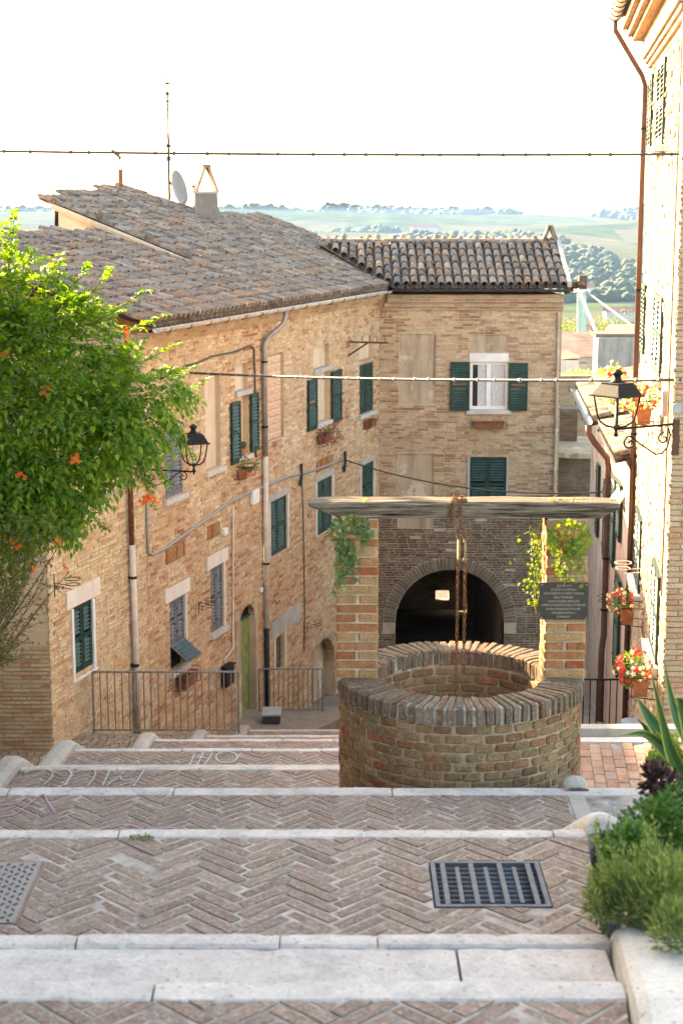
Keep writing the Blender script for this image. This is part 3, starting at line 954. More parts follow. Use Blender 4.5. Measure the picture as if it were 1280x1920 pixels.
def sheet(name, pts, mat, label):
    m = MB(); m.poly(pts); o = m.build(name, mat, None, kind="structure"); o['label'] = label; return o
sheet("lane", [(.3, 15.9, -7.0), (7, 15.9, -7.0), (7, 31.6, -9.94), (.3, 31.6, -9.94)], "town_ground", "steep lane dropping past the right of the well")
sheet("street", [(-4, 31.57, -10.75), (7, 31.57, -10.0), (7, 41.5, -11.6), (-4, 41.5, -11.6)], "town_ground", "street at the foot of the stairs before the archway")
# ================================================================== BUILDINGS
def wall(mb, F, t0, t1, z0, z1, holes=(), o=0.0):
    ts = sorted(set([t0, t1] + [h[0] for h in holes] + [h[1] for h in holes]))
    zs = sorted(set([z0, z1] + [h[2] for h in holes] + [h[3] for h in holes]))
    ts = [t for t in ts if t0 <= t <= t1]; zs = [z for z in zs if z0 <= z <= z1]
    for a, b in zip(ts, ts[1:]):
        for c, d in zip(zs, zs[1:]):
            tm, zm = (a + b) / 2, (c + d) / 2
            if any(h[0] < tm < h[1] and h[2] < zm < h[3] for h in holes): continue
            mb.poly([F.p(a, c, o), F.p(b, c, o), F.p(b, d, o), F.p(a, d, o)], [(a, c), (b, c), (b, d), (a, d)])
    for h in holes:
        a, b, c, d, dep = h[:5]
        mb.poly([F.p(a, c, o), F.p(a, d, o), F.p(a, d, o - dep), F.p(a, c, o - dep)], [(0, c), (0, d), (dep, d), (dep, c)])
        mb.poly([F.p(b, c, o - dep), F.p(b, d, o - dep), F.p(b, d, o), F.p(b, c, o)], [(0, c), (0, d), (dep, d), (dep, c)])
        mb.poly([F.p(a, d, o), F.p(b, d, o), F.p(b, d, o - dep), F.p(a, d, o - dep)], [(a, 0), (b, 0), (b, dep), (a, dep)])
        mb.poly([F.p(a, c, o - dep), F.p(b, c, o - dep), F.p(b, c, o), F.p(a, c, o)], [(a, 0), (b, 0), (b, dep), (a, dep)])
def masonry(parent, F, t0, t1, z0, z1, holes, mat, seed, nparts=0, o=0.0, bl=.27, rh=.0655, extra=None):
    """Lays every brick of a wall proud of its mortar; the nearest ones are objects, the rest one mesh."""
    rr = random.Random(seed)
    me = [brick_mesh("wall_brick", mat + "_single", .012, k, .06) for k in (1, 2, 3)] if nparts else []
    ang_ = math.atan2(F.u.y, F.u.x)
    rows = []
    z = z0
    while z + rh < z1:
        zc = z + rh / 2
        cut = [(h[0] - .004, h[1] + .004) for h in holes if h[2] - .02 < zc < h[3] + .02]
        if extra: cut += extra(zc)
        runs = [(t0, t1)]
        for a, b in cut:
            nr = []
            for c, d in runs:
                if b <= c or a >= d: nr.append((c, d)); continue
                if a > c: nr.append((c, a))
                if b < d: nr.append((b, d))
            runs = nr
        for c, d in runs:
            x = c - (rr.uniform(0, bl) if c == t0 else 0)
            while x < d - .02:
                L = rr.choice((bl, bl, bl * .96, bl * .5, bl * 1.04))
                a, b = max(x, c), min(x + L, d)
                if b - a > .03: rows.append((a, b, zc + rr.uniform(-.004, .004)))
                x += L
        z += rh
    def key(r): 
        return F.p((r[0] + r[1]) / 2, r[2], o).length
    order = sorted(range(len(rows)), key=lambda i: key(rows[i])) if nparts else range(len(rows))
    def seen(q):
        d = q.y * CT - q.z * ST; v = (q.y * ST + q.z * CT) / d
        return abs(q.x / d) < .2 and abs(v) < .31
    m = MB(); n = 0
    for i in order:
        a, b, zc = rows[i]
        a += .006; b -= .006
        h = rh / 2 - .0055 + rr.uniform(-.002, .0015)
        of = o + (rr.uniform(.002, .018) if rr.random() > .07 else rr.uniform(.018, .03))
        if rr.random() < .02: continue
        if n < nparts and seen(F.p((a + b) / 2, zc, of)):
            inst("brick", rr.choice(me), F.p((a + b) / 2, zc, of - .025), parent, (0, rr.uniform(-.015, .015), ang_), (b - a, .05, h * 2)); n += 1
            continue
        tl = rr.uniform(-.004, .004)
        e = .005
        vv = [F.p(a, zc - h, o - .004), F.p(b, zc - h, o - .004), F.p(b, zc + h, o - .004), F.p(a, zc + h, o - .004),
              F.p(a + e, zc - h + e * .6 + tl, of), F.p(b - e, zc - h + e * .6 - tl, of), F.p(b - e, zc + h - e * .6 - tl, of), F.p(a + e, zc + h - e * .6 + tl, of)]
        m.raw(vv, [(4, 5, 6, 7), (0, 1, 5, 4), (1, 2, 6, 5), (2, 3, 7, 6), (3, 0, 4, 7)])
    m.build("brickwork", mat, parent, kind="stuff")
def rect(F, px0, px1, yt, yb):
    ym = (yt + yb) / 2; xm = (px0 + px1) / 2
    return (F.pix(px0, ym)[0], F.pix(px1, ym)[0], F.pix(xm, yb)[1], F.pix(xm, yt)[1])
def panel(parent, name, F, r, o, mat):
    m = MB(); t0, t1, z0, z1 = r
    m.fbox(F, t0 - .01, t1 + .01, z0 - .01, z1 + .01, o - .05, o)
    return m.build(name, mat, parent)
def fpart(parent, name, F, t0, t1, z0, z1, o0, o1, mat, bevel=0):
    m = MB(); m.fbox(F, t0, t1, z0, z1, o0, o1)
    return m.build(name, mat, parent, bevel=bevel)
def shutter(parent, F, t0, t1, z0, z1, o=.03, mat="paint_green", n=None, label=None):
    m = MB(); th = .04; st = .055
    m.fbox(F, t0, t0 + st, z0, z1, o, o + th)
    m.fbox(F, t1 - st, t1, z0, z1, o, o + th)
    for a, b in ((z0, z0 + .09), (z1 - .07, z1), ((z0 + z1) / 2 - .035, (z0 + z1) / 2 + .035)):
        m.fbox(F, t0 + st, t1 - st, a, b, o + .003, o + th - .003)
    s = m.build("shutter", mat, parent, label=label)
    m = MB()
    n = n or max(6, int((z1 - z0) / .075))
    zz = z0 + .09
    span = (z1 - .07) - zz
    for k in range(n):
        zc = zz + span * (k + .5) / n
        if abs(zc - (z0 + z1) / 2) < .045: continue
        c = F.p((t0 + t1) / 2, zc, o + th / 2)
        m.obox(c, F.u * ((t1 - t0) / 2 - st), F.n * .016 + Vector((0, 0, -.024)), (F.n * .6 + Vector((0, 0, .8))) * .005)
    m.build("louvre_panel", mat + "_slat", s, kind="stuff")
    for zc in (z0 + .2, z1 - .2):
        fpart(s, "hinge", F, t0 - .012, t0 + .03, zc - .025, zc + .025, o + th, o + th + .008, "iron_black")
    return s
def shutter_pair(parent, F, r, o=.0, mat="paint_green"):
    t0, t1, z0, z1 = r
    tm = (t0 + t1) / 2
    shutter(parent, F, t0, tm - .004, z0, z1, o, mat); shutter(parent, F, tm + .004, t1, z0, z1, o, mat)
def pipe(parent, name, pts, r, mat, clamps=()):
    m = MB(); m.tube(pts, r, 10)
    p = m.build(name, mat, parent, smooth=True)
    for c in clamps:
        m = MB(); m.tube([Vector(c) - Vector((0, 0, .02)), Vector(c) + Vector((0, 0, .02))], r * 1.3, 10)
        m.build("pipe_clamp", "iron_black", p)
    return p

W1 = Frame((-3.30, 26.7), (.2976, .9547))
W2 = Frame((.94, 40.3), (1, 0))
EAVE, OV = -1.8, .25
# ------------------------------------------------------------------ long brick house on the left
H = thing("brick_house", W1.p(7, -11, 0), "long brick house on the left with grey-brown tiled roofs and green and grey shutters", "house")
r_a = rect(W1, 308, 342, 802, 930); r_b = rect(W1, 385, 413, 703, 879); r_c = rect(W1, 444.7, 466, 741, 855)
r_cn = rect(W1, 440, 464.5, 682, 738); r_e = rect(W1, 497.5, 531, 663, 824); r_f = rect(W1, 590.5, 618, 697, 791)
r_fn = rect(W1, 587, 616, 647, 690); r_g = rect(W1, 673.5, 699, 681, 773); r_gn = rect(W1, 673, 698, 630, 674)
r_h = rect(W1, 505, 537, 934, 1037); r_i = rect(W1, 592.6, 621.5, 897, 998); r_j = rect(W1, 676, 699, 868, 960)
r_k = rect(W1, 319, 346, 1120, 1252); r_l = rect(W1, 395, 418, 1060, 1181)
r_door = rect(W1, 451, 478, 1134, 1360); r_sw = rect(W1, 515, 531, 1193, 1256); r_ad = rect(W1, 583, 628, 1199, 1345)
holes = [r_a + (.10,), r_b + (.14,), r_c + (.20,), r_cn + (.16,), r_e + (.12,), r_f + (.20,), r_fn + (.16,), r_g + (.10,), r_gn + (.14,),
         r_h + (.10,), r_i + (.10,), r_j + (.10,), r_k + (.10,), r_l + (.10,), r_door + (.20,), r_sw + (.2,), r_ad + (.35,)]
m = MB()
wall(m, W1, 0, 14.25, -13, -1.98, holes)
m.build("front_wall", "wall_mortar", H)
INFILL = [(q[0] - .08, q[1] + .10, q[3] + .28, q[3] + d_) for q, d_ in ((r_k, .62), (r_l, .75))] + [(r_f[0] - .75, r_f[0] - .45, r_f[2] + .2, r_f[3] - .1), (r_g[1] + .02, r_g[1] + .5, r_g[3] + .1, r_g[3] + .9)]
masonry(H, W1, 0, 14.24, -11.6, -2.15, [(h[0] - (.27 if h[:4] == r_door else 0), h[1] + (.17 if h[:4] == r_door else 0)) + h[2:] for h in holes] + INFILL, "masonry_house", 51, 260)
for q in INFILL: masonry(H, W1, q[0], q[1], q[2], q[3], [], "masonry_pale", 61)
# other sides
m = MB()
P = W1.p
g = [P(0, -13, 0), P(0, -2.0, 0), P(0, -.72, -4.15), P(0, -13, -4.6)]
m.poly(g, [(0, -13), (0, -2.0), (4.15, -.72), (4.6, -13)])
m.build("gable_wall", "brick_pale", H)
m = MB()
m.poly([P(18, -13, -7.2), P(0, -13, -7.2), P(0, -4.2, -7.2), P(18, -4.2, -7.2)])
m.poly([P(14.25, -13, 0), P(18, -13, -7.2), P(18, -4.0, -7.2), P(14.25, -2, 0)])
m.build("back_wall", "brick_house", H)
# eaves cornice
for k, (oo, za, zb) in enumerate(((.06, -2.16, -2.10), (.12, -2.098, -2.03), (.19, -2.028, -1.93))):
    fpart(H, "cornice_course", W1, -.04, 14.2 - oo, za, zb, -.05, oo, "brick_house")
# windows
panel(H, "inner_shutter", W1, r_c, -.12, "plaster_cream"); panel(H, "inner_shutter", W1, r_f, -.12, "plaster_cream")
panel(H, "blind_panel", W1, r_b, -.09, "plaster_cream"); panel(H, "blind_panel", W1, r_e, -.07, "brick_pale")
for q in (r_cn, r_fn, r_gn): panel(H, "blind_panel", W1, q, -.10, "plaster_cream")
for q, mt in ((r_a, "paint_grey"), (r_g, "paint_green"), (r_h, "paint_green"), (r_i, "paint_green"), (r_j, "paint_green"), (r_l, "paint_grey")):
    panel(H, "window_back", W1, q, -.09, "dark_inside")
    shutter_pair(H, W1, q, -.05, mt)
for q, s0, s1 in ((r_c, rect(W1, 429.7, 446.3, 753, 869), rect(W1, 466.3, 480.5, 737, 846)), (r_f, rect(W1, 574, 590.3, 711, 806), rect(W1, 618.5, 636, 694, 791))):
    shutter(H, W1, *s0, .03); shutter(H, W1, *s1, .03)
    fpart(H, "lintel", W1, q[0] - .12, q[1] + .12, q[3] + .005, q[3] + .10, -.1, .05, "plaster_grey")
    fpart(H, "sill", W1, q[0] - .06, q[1] + .06, q[2] - .09, q[2] - .004, -.18, .07, "wall_stone")
# tiles of the bricked-up window
rr = random.Random(4)
BT = brick_mesh("infill_block", "terracotta", .004, 3, .02)
t0, t1, z0, z1 = r_e
simple("infill_clay", (.60, .40, .27), .2, 3, .9)
BT.materials.clear(); BT.materials.append(MATS["infill_clay"])
k = 0; zz = z0 + .08
ang = math.atan2(W1.u.y, W1.u.x)
while zz < z1 - .03:
    nn = 2 + k % 2
    w_ = (t1 - t0 - .03) / nn
    for i in range(nn):
        inst("infill_block", BT, W1.p(t0 + .015 + w_ * (i + .5), zz, -.06), H, (0, 0, ang), (w_ - .014, .03, .142))
    zz += .155; k += 1
# window k with the lower leaf propped out
panel(H, "window_back", W1, r_k, -.09, "dark_inside")
t0, t1, z0, z1 = r_k
zs = z0 + (z1 - z0) * .36
shutter_pair(H, W1, (t0, t1, zs, z1), -.05, "paint_grey")
s = MB()
top = W1.p((t0 + t1) / 2, zs, .0); out = (W1.n * .8 + Vector((0, 0, -.62))).normalized()
s.obox(top + out * .21, W1.u * ((t1 - t0) / 2 - .01), out * .21, W1.n.cross(W1.u) * 0 + (Vector((0, 0, .8)) + W1.n * .62) * .012)
fl = s.build("shutter", "paint_grey", H, label="grey lower shutter flap propped outwards")
s = MB()
for kk in range(5):
    s.obox(top + out * (.06 + kk * .08) + (Vector((0, 0, .8)) + W1.n * .62) * .02, W1.u * ((t1 - t0) / 2 - .06), out * .03, (Vector((0, 0, .8)) + W1.n * .62) * .006)
s.build("louvre_panel", "paint_green", fl, kind="stuff")
# lintels, sills, frames
for q in (r_k, r_l):
    fpart(H, "lintel", W1, q[0] - .22, q[1] + .22, q[3] + .01, q[3] + .26, -.03, .036, "plaster_white")
    fpart(H, "jamb", W1, q[1] + .002, q[1] + .07, q[2], q[3], -.06, .034, "plaster_white")
for q in (r_a, r_b, r_g, r_l, r_k):
    fpart(H, "sill", W1, q[0] - .1, q[1] + .1, q[2] - .10, q[2] - .005, -.12, .08, "wall_stone")
for q in (r_h, r_i, r_j):
    fpart(H, "surround", W1, q[0] - .10, q[1] + .10, q[3] + .003, q[3] + .14, -.03, .034, "plaster_grey")
    fpart(H, "surround", W1, q[0] - .07, q[0] - .003, q[2], q[3], -.03, .033, "plaster_white")
    fpart(H, "surround", W1, q[1] + .003, q[1] + .09, q[2], q[3], -.03, .033, "plaster_white")
# green door with arched head
t0, t1, z0, z1 = r_door
m = MB(); m.fbox(W1, t0, t1, z0, z1 - .30, -.19, -.12); d = m.build("door", "paint_green_light", H)
for i in range(3):
    fpart(d, "door_panel", W1, t0 + .12, t1 - .12, z0 + .15 + i * .62, z0 + .65 + i * .62, -.12, -.105, "paint_green_light", .01)
fpart(d, "transom", W1, t0, t1, z1 - .32, z1 - .26, -.17, -.10, "paint_green")
fpart(d, "door_handle", W1, t0 + .05, t0 + .12, z0 + .9, z0 + 1.05, -.115, -.06, "iron_black")
panel(H, "fanlight", W1, (t0, t1, z1 - .26, z1), -.14, "dark_inside")
m = MB(); N = 10; tm = (t0 + t1) / 2; w_ = (t1 - t0) / 2
for k in range(N):            # brick spandrels that round the head of the door
    a0 = math.pi * k / N; a1 = math.pi * (k + 1) / N
    xa, xb = tm - w_ * math.cos(a0), tm - w_ * math.cos(a1)
    za, zb = z1 - .30 + .298 * math.sin(a0), z1 - .30 + .298 * math.sin(a1)
    m.poly([P(xa, za, .002), P(xb, zb, .002), P(xb, z1 + .02, .002), P(xa, z1 + .02, .002)], [(xa, za), (xb, zb), (xb, z1 + .02), (xa, z1 + .02)])
    m.poly([P(xa, za, .002), P(xa, za, -.12), P(xb, zb, -.12), P(xb, zb, .002)])
m.build("arch_spandrel", "brick_house", H)
fpart(H, "door_surround", W1, t0 - .26, t0 - .003, z0, z1 - .2, -.03, .02, "plaster_tan")
fpart(H, "door_surround", W1, t1 + .003, t1 + .16, z0, z1 - .2, -.03, .02, "plaster_tan")
fpart(H, "doorstep", W1, t0 - .05, t1 + .05, z0 - .22, z0 + .02, -.2, .42, "wall_stone", .01)
# barred window
panel(H, "window_back", W1, r_sw, -.16, "dark_inside")
t0, t1, z0, z1 = r_sw
for k in range(3):
    tt = t0 + (t1 - t0) * (k + .5) / 3
    m = MB(); m.tube([W1.p(tt, z0, -.05), W1.p(tt, z1, -.05)], .011, 6); m.build("bar", "iron_black", H)
for k in range(5):
    zz = z0 + (z1 - z0) * (k + .5) / 5
    m = MB(); m.tube([W1.p(t0, zz, -.05), W1.p(t1, zz, -.05)], .009, 6); m.build("bar", "iron_black", H)
fpart(H, "surround", W1, t0 - .08, t0 - .003, z0, z1 + .05, -.03, .034, "plaster_white")
fpart(H, "surround", W1, t1 + .003, t1 + .14, z0 - .05, z1 + .05, -.03, .034, "plaster_cream")
fpart(H, "plaster_patch", W1, t0 - .25, t1 + 1.1, z1 + .06, z1 + .42, -.03, .032, "plaster_grey")
# arched cellar door
t0, t1, z0, z1 = r_ad
panel(H, "door", W1, (t0, t0 + (t1 - t0) * .5, z0, z1), -.30, "rust_brown")
panel(H, "door_reveal", W1, (t0 + (t1 - t0) * .5, t1, z0, z1), -.24, "plaster_tan")
m = MB(); N = 14; tm = (t0 + t1) / 2; w_ = (t1 - t0) / 2; rise = (z1 - z0) * .42
for k in range(N):
    a0 = math.pi * k / N; a1 = math.pi * (k + 1) / N
    xa, xb = tm - w_ * math.cos(a0), tm - w_ * math.cos(a1)
    za, zb = z1 - rise + (rise - .003) * math.sin(a0), z1 - rise + (rise - .003) * math.sin(a1)
    m.poly([P(xa, za, .003), P(xb, zb, .003), P(xb, z1 + .02, .003), P(xa, z1 + .02, .003)], [(xa, za), (xb, zb), (xb, z1 + .02), (xa, z1 + .02)])
    m.poly([P(xa, za, .003), P(xa, za, -.2), P(xb, zb, -.2), P(xb, zb, .003)])
m.build("arch_spandrel", "brick_house", H)
# brick flat arches over walled openings
AB = brick_mesh("arch_brick", "pillar_brick", .01, 4, .06)
for (q0, q1, yy) in ((310, 344, 1045), (388, 410, 1000), (592, 622, 876)):
    ta, za = W1.pix(q0, yy); tb, zb = W1.pix(q1, yy - (q1 - q0) * .5)
    zc = (za + zb) / 2
    n = int((tb - ta) / .075)
    for k in range(n):
        inst("arch_brick", AB, W1.p(ta + (tb - ta) * (k + .5) / n, zc, .012), H, (0, 0, ang), (.062, .05, .26))

# ------------------------------------------------------------------ tiled roofs
def coppo(name, mat, seed=0, L=.46, r0=.098, r1=.078, up=True, n=6):
    rr = random.Random(seed); vv, ff = [], []
    for (y, r) in ((0, r0), (L, r1)):
        for q in (r, r - .014):
            for k in range(n + 1):
                a = math.pi * k / n
                z = q * math.sin(a)
                vv.append(Vector((-q * math.cos(a), y, (z if up else -z) + rr.uniform(-.003, .003))))
    K = n + 1
    for k in range(n):
        ff.append((k, k + 1, 2 * K + k + 1, 2 * K + k))
        ff.append((K + k, 3 * K + k, 3 * K + k + 1, K + k + 1))
        ff.append((k, K + k, K + k + 1, k + 1))
    if mat is None: return vv, ff
    me = bpy.data.meshes.new(name); me.from_pydata([tuple(v) for v in vv], [], ff)
    me.materials.append(MATS[mat])
    me.polygons.foreach_set("use_smooth", [True] * len(me.polygons))
    return me
CP = [coppo("roof_tile", "roof_tile", s) for s in range(3)]
CPV = coppo("x", None, 1); PNV = coppo("x", None, 2, up=False)
def add_tile(mb, geo, M):
    mb.raw([M @ v for v in geo[0]], geo[1])
def tile_matrix(p, ydir, ndir, rr, j=.018):
    y = Vector(ydir).normalized(); z = Vector(ndir); z = (z - y * z.dot(y)).normalized(); x = y.cross(z)
    M = Matrix((x, y, z)).transposed().to_4x4()
    M = M @ Matrix.Rotation(rr.uniform(-j, j), 4, 'Z') @ Matrix.Rotation(-.045 + rr.uniform(-.02, .02), 4, 'X')
    M.translation = Vector(p)
    return M
def lay_tiles(parent, F, cols, rlim, zf, ov, seed, most=300, exposure=.36, zoff=.0):
    rr = random.Random(seed)
    allc = []; mbj = MB(); mbp = MB()
    for t in cols:
        r0, r1 = rlim(t)
        r = r0
        while r < r1:
            p = F.p(t + rr.uniform(-.012, .012), zf(t, r) + .035 + rr.uniform(-.008, .012), ov - r)
            q = F.p(t, zf(t, r + .3), ov - r - .3); q0 = F.p(t, zf(t, r), ov - r)
            yd = q - q0; nd = F.u.cross(yd)
            if nd.z < 0: nd = -nd
            allc.append((p, yd, nd))
            pp = F.p(t + .105, zf(t, r) + .02, ov - r)
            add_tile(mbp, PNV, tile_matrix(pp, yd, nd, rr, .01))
            r += exposure * math.cos(math.atan(yd.z / .3)) + rr.uniform(-.02, .02)
    order = sorted(range(len(allc)), key=lambda i: allc[i][0].length)
    for k, i in enumerate(order):
        p, yd, nd = allc[i]
        M = tile_matrix(p + Vector((0, 0, .012)), yd, nd, rr)
        if k < most: inst("roof_tile", rr.choice(CP), p, parent, M.to_euler())
        else: add_tile(mbj, CPV, M)
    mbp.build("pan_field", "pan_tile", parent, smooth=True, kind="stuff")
    if mbj.v: mbj.build("tile_field", "roof_tile_joined", parent, smooth=True, kind="stuff")

RF1 = MB()
def zlow(t, r): return EAVE + .3 * r
def zup(t, r): return EAVE + .3 * r if r < .93 else -1.52 + .376 * (r - .93)
def lim_low(t): return (0.0, 4.45)
UPR = [(7.3, 5.5), (13.1, 6.44), (14.1, 4.5), (18.4, 4.4)]
def lim_up(t):
    top = 5.5
    for (a, ra), (b, rb) in zip(UPR, UPR[1:]):
        if a <= t <= b: top = ra + (rb - ra) * (t - a) / (b - a)
    lo = 0.0 if t < 14.25 else (t - 14.25) / 3.45 * 2.85
    return (lo, top)
def roofplane(F, ts, lim, zf, name, parent):
    m = MB()
    for a, b in zip(ts, ts[1:]):
        la, lb = lim(a), lim(b)
        for f0, f1 in ((0, .2), (.2, 1)):
            qs = []
            for t, l in ((a, la), (b, lb)):
                for f in (f0, f1):
                    r = l[0] + (l[1] - l[0]) * f
                    qs.append(F.p(t, zf(t, r) - .05, OV - r))
            m.poly([qs[0], qs[2], qs[3], qs[1]])
    return m.build(name, "gutter_dark", parent)
rl = roofplane(W1, [-.12, 7.32], lim_low, zlow, "roof", H)
lay_tiles(rl, W1, [-.06 + .21 * k for k in range(36)], lim_low, zlow, OV, 1, 300)
ru = roofplane(W1, [7.3, 9, 11, 13.1, 14.1, 14.25, 15.5, 17, 18.3], lim_up, zup, "roof", H)
lay_tiles(ru, W1, [7.38 + .21 * k for k in range(52)], lim_up, zup, OV, 2, 300)
# the far slopes behind the ridges
m = MB(); m.poly([P(-.12, -.52, OV - 4.45), P(7.3, -.52, OV - 4.45), P(7.3, -4, OV - 4.9), P(-.12, -4, OV - 4.9)][::-1])
m.poly([P(7.33, .08, OV - 5.5), P(13.1, .42, OV - 6.44), P(13.1, -4, OV - 6.9), P(7.33, -4, OV - 5.9)][::-1])
m.poly([P(13.1, .42, OV - 6.44), P(14.1, -.28, OV - 4.5), P(14.1, -4, OV - 5.0), P(13.1, -4, OV - 6.9)][::-1])
m.poly([P(14.1, -.28, OV - 4.5), P(18.4, -.28, OV - 4.4), P(18.4, -4, OV - 5), P(14.1, -4, OV - 5.0)][::-1])
m.build("back_slope", "far_roof", H)
# step wall below the upper roof's edge
m = MB()
m.poly([P(7.31, -1.52, OV - .93), P(7.31, .05, OV - 5.42), P(7.31, -3.0, OV - 5.42), P(7.31, -3.0, OV - .93)], [(.93, -1.52), (5.42, .05), (5.42, -3), (.93, -3)])
m.poly([P(7.31, -3.0, OV - 5.42), P(7.31, .05, OV - 5.42), P(13, .4, OV - 6.3), P(13, -3, OV - 6.3)])
m.build("step_wall", "plaster_cream", H)
m = MB()
a0 = P(7.24, zup(0, .7) + .0, OV - .7); a1 = P(7.24, zup(0, 5.55) + .0, OV - 5.55)
for k in range(2):
    d_ = (a1 - a0).normalized()
    m.obox((a0 + a1) / 2 + Vector((0, 0, -.03 - k * .06)) + W1.u * (.03 * k), (a1 - a0) / 2, W1.u * (.05), Vector((0, 0, .028)))
m.build("verge_board", "plaster_cream", H)
# ridge and verge tiles
rr = random.Random(21)
def ridge(parent, a, b, n, seed=0, lift=.02):
    d = (b - a) / n
    for k in range(n):
        p = a + d * k + Vector((0, 0, lift))
        M = tile_matrix(p, d, Vector((0, 0, 1)), rr, .05)
        inst("ridge_tile", rr.choice(CP), p, parent, M.to_euler(), (1.1, d.length / .40, 1.1))
ridge(rl, P(-.1, zlow(0, 4.45), OV - 4.45), P(7.3, zlow(0, 4.45), OV - 4.45), 19)
ridge(ru, P(7.25, zup(0, 5.5), OV - 5.5), P(13.1, zup(0, 6.44), OV - 6.44), 15)
ridge(ru, P(13.1, zup(0, 6.44), OV - 6.44), P(14.1, zup(0, 4.5), OV - 4.5), 6)
ridge(ru, P(14.1, zup(0, 4.5), OV - 4.5), P(18.3, zup(0, 4.4), OV - 4.4), 11)
# gutter with brackets
def gutter(parent, name, a, b, r, mat, nb=10, down=Vector((0, 0, -1))):
    a, b = Vector(a), Vector(b); d = (b - a).normalized(); x = d.cross(Vector((0, 0, 1))).normalized()
    m = MB(); vv, ff = [], []; N = 8
    for p in (a, b):
        for q in (r, r - .012):
            for k in range(N + 1):
                an = math.pi * k / N
                vv.append(p + x * (q * math.cos(an)) - Vector((0, 0, 1)) * q * math.sin(an))
    K = N + 1
    for k in range(N):
        ff.append((k, k + 1, 2 * K + k + 1, 2 * K + k)); ff.append((K + k, 3 * K + k, 3 * K + k + 1, K + k + 1))
        ff.append((k, K + k, K + k + 1, k + 1))
    m.raw(vv, ff)
    g = m.build(name, mat, parent, smooth=True)
    for i in range(nb):
        p = a + (b - a) * (i + .5) / nb
        m = MB(); pts = [p + x * ((r + .008) * math.cos(math.pi * k / 6)) - Vector((0, 0, 1)) * (r + .008) * math.sin(math.pi * k / 6) for k in range(7)]
        m.tube(pts, .009, 5); m.build("gutter_bracket", "iron_black", g)
    return g
gutter(H, "gutter", W1.p(-.12, -1.86, .33), W1.p(14.0, -1.86, .33), .075, "gutter_pale", 16)
# downpipes
tp, zp = W1.pix(497, 800, .08)
b_ = W1.p(tp, 0, .08)
te = W1.pix(535, 566, .33)[0]
pp = [W1.p(te, -1.93, .33), W1.p(te, -2.06, .33), W1.p(te - .1, -2.2, .30), W1.p(tp + .12, -2.42, .12), W1.p(tp, -2.56, .08), W1.p(tp, -4.8, .08)]
pipe(H, "downpipe", pp, .052, "pipe_grey", [W1.p(tp, z, .08) for z in (-2.9, -4.2)])
pipe(H, "downpipe", [W1.p(tp, -4.8, .08), W1.p(tp, -8.35, .08)], .056, "pipe_cream", [W1.p(tp, z, .08) for z in (-7.0,)])
pipe(H, "downpipe", [W1.p(tp, -8.35, .08), W1.p(tp, -10.6, .08)], .058, "iron_black")
t9, _ = W1.pix(247, 1000, .08)
pipe(H, "downpipe", [W1.p(t9, -2.0, .08), W1.p(t9, -5.35, .08)], .045, "iron_rust")
pipe(H, "downpipe", [W1.p(t9, -5.35, .08), W1.p(t9 + .05, -6.9, .08), W1.p(t9 + .06, -8.6, .08)], .055, "pipe_cream", [W1.p(t9 + .01, z, .08) for z in (-5.9, -7.4)])
# chimney, vent
def roof_hit(px, py):
    for k in range(4000):
        d = 26 + k * .006
        q = at(px, py, d); t = (q - W1.o).dot(W1.u); r = OV - (q - W1.o).dot(W1.n)
        if q.z <= zup(t, r): return t, r, q
    return None
t, r, q = roof_hit(387, 412)
plaster("chimney_render", (.27, .235, .205), amt=.8, patch=(.20, .165, .14))
ch = thing("chimney", q, "plastered chimney with an open gable of two leaning tiles on the left roof", "chimney")
m = MB()
zb = q.z - .3
prof = [(-.38, zb), (-.30, q.z + .15), (-.26, q.z + .32), (-.25, q.z + .66)]
Fc = Frame((q.x, q.y), (.97, .24))
vv = []
for (w_, z_) in prof:
    for sx, sy in ((-1, -1), (1, -1), (1, 1), (-1, 1)): vv.append(Fc.p(sx * -w_, z_, sy * -w_ * .9))
ff = [(0, 3, 2, 1)]
for k in range(3):
    for i in range(4): ff.append((k * 4 + i, k * 4 + (i + 1) % 4, (k + 1) * 4 + (i + 1) % 4, (k + 1) * 4 + i))
ff.append((12, 13, 14, 15))
m.raw(vv, ff); m.build("stack", "chimney_render", ch)
simple("cap_clay", (.40, .27, .19), .35, 9, .9, bump=.5)
for s in (-1, 1):
    m = MB()
    a = Fc.p(s * .27, q.z + .66, 0); b = Fc.p(s * .05, q.z + 1.28, 0)
    m.obox((a + b) / 2, (b - a) / 2, Fc.n * .24, Fc.u * .035); m.build("cap_tile", "cap_clay", ch)
m = MB(); m.obox(Fc.p(0, q.z + 1.31, 0), Fc.u * .10, Fc.n * .24, (0, 0, .04)); m.build("cap_ridge", "roof_tile", ch)
m = MB(); m.obox(Fc.p(0, q.z + .67, 0), Fc.u * .29, Fc.n * .25, (0, 0, .03)); m.build("cap_ledge", "plaster_grey", ch)
t, r, q = roof_hit(227, 358)
vp = thing("vent_pipe", q, "rusty clay vent pipe on the highest ridge with a bent metal cowl on a wire", "pipe")
m = MB(); m.tube([q - Vector((0, 0, .3)), q + Vector((0, 0, .32)), q + Vector((0, 0, .33)), q + Vector((0, 0, .53))], .062, 10); m.build("pipe", "terracotta_dark", vp, smooth=True)
m = MB(); m.tube([q + Vector((-.05, 0, .53)), q + Vector((0, 0, .66)), q + Vector((.05, 0, .53))], .006, 5); m.tube([q + Vector((0, 0, .66)), q + Vector((-.02, 0, .78))], .006, 5); m.build("wire_loop", "iron_grey", vp)
m = MB(); m.obox(q + Vector((-.09, 0, .88)), Vector((-.11, 0, .10)), Vector((0, .06, 0)), Vector((.02, 0, .022))); m.obox(q + Vector((-.02, 0, .80)), Vector((.0, 0, .09)), Vector((0, .03, 0)), Vector((.016, 0, 0))); m.build("cowl", "rust_brown", vp)
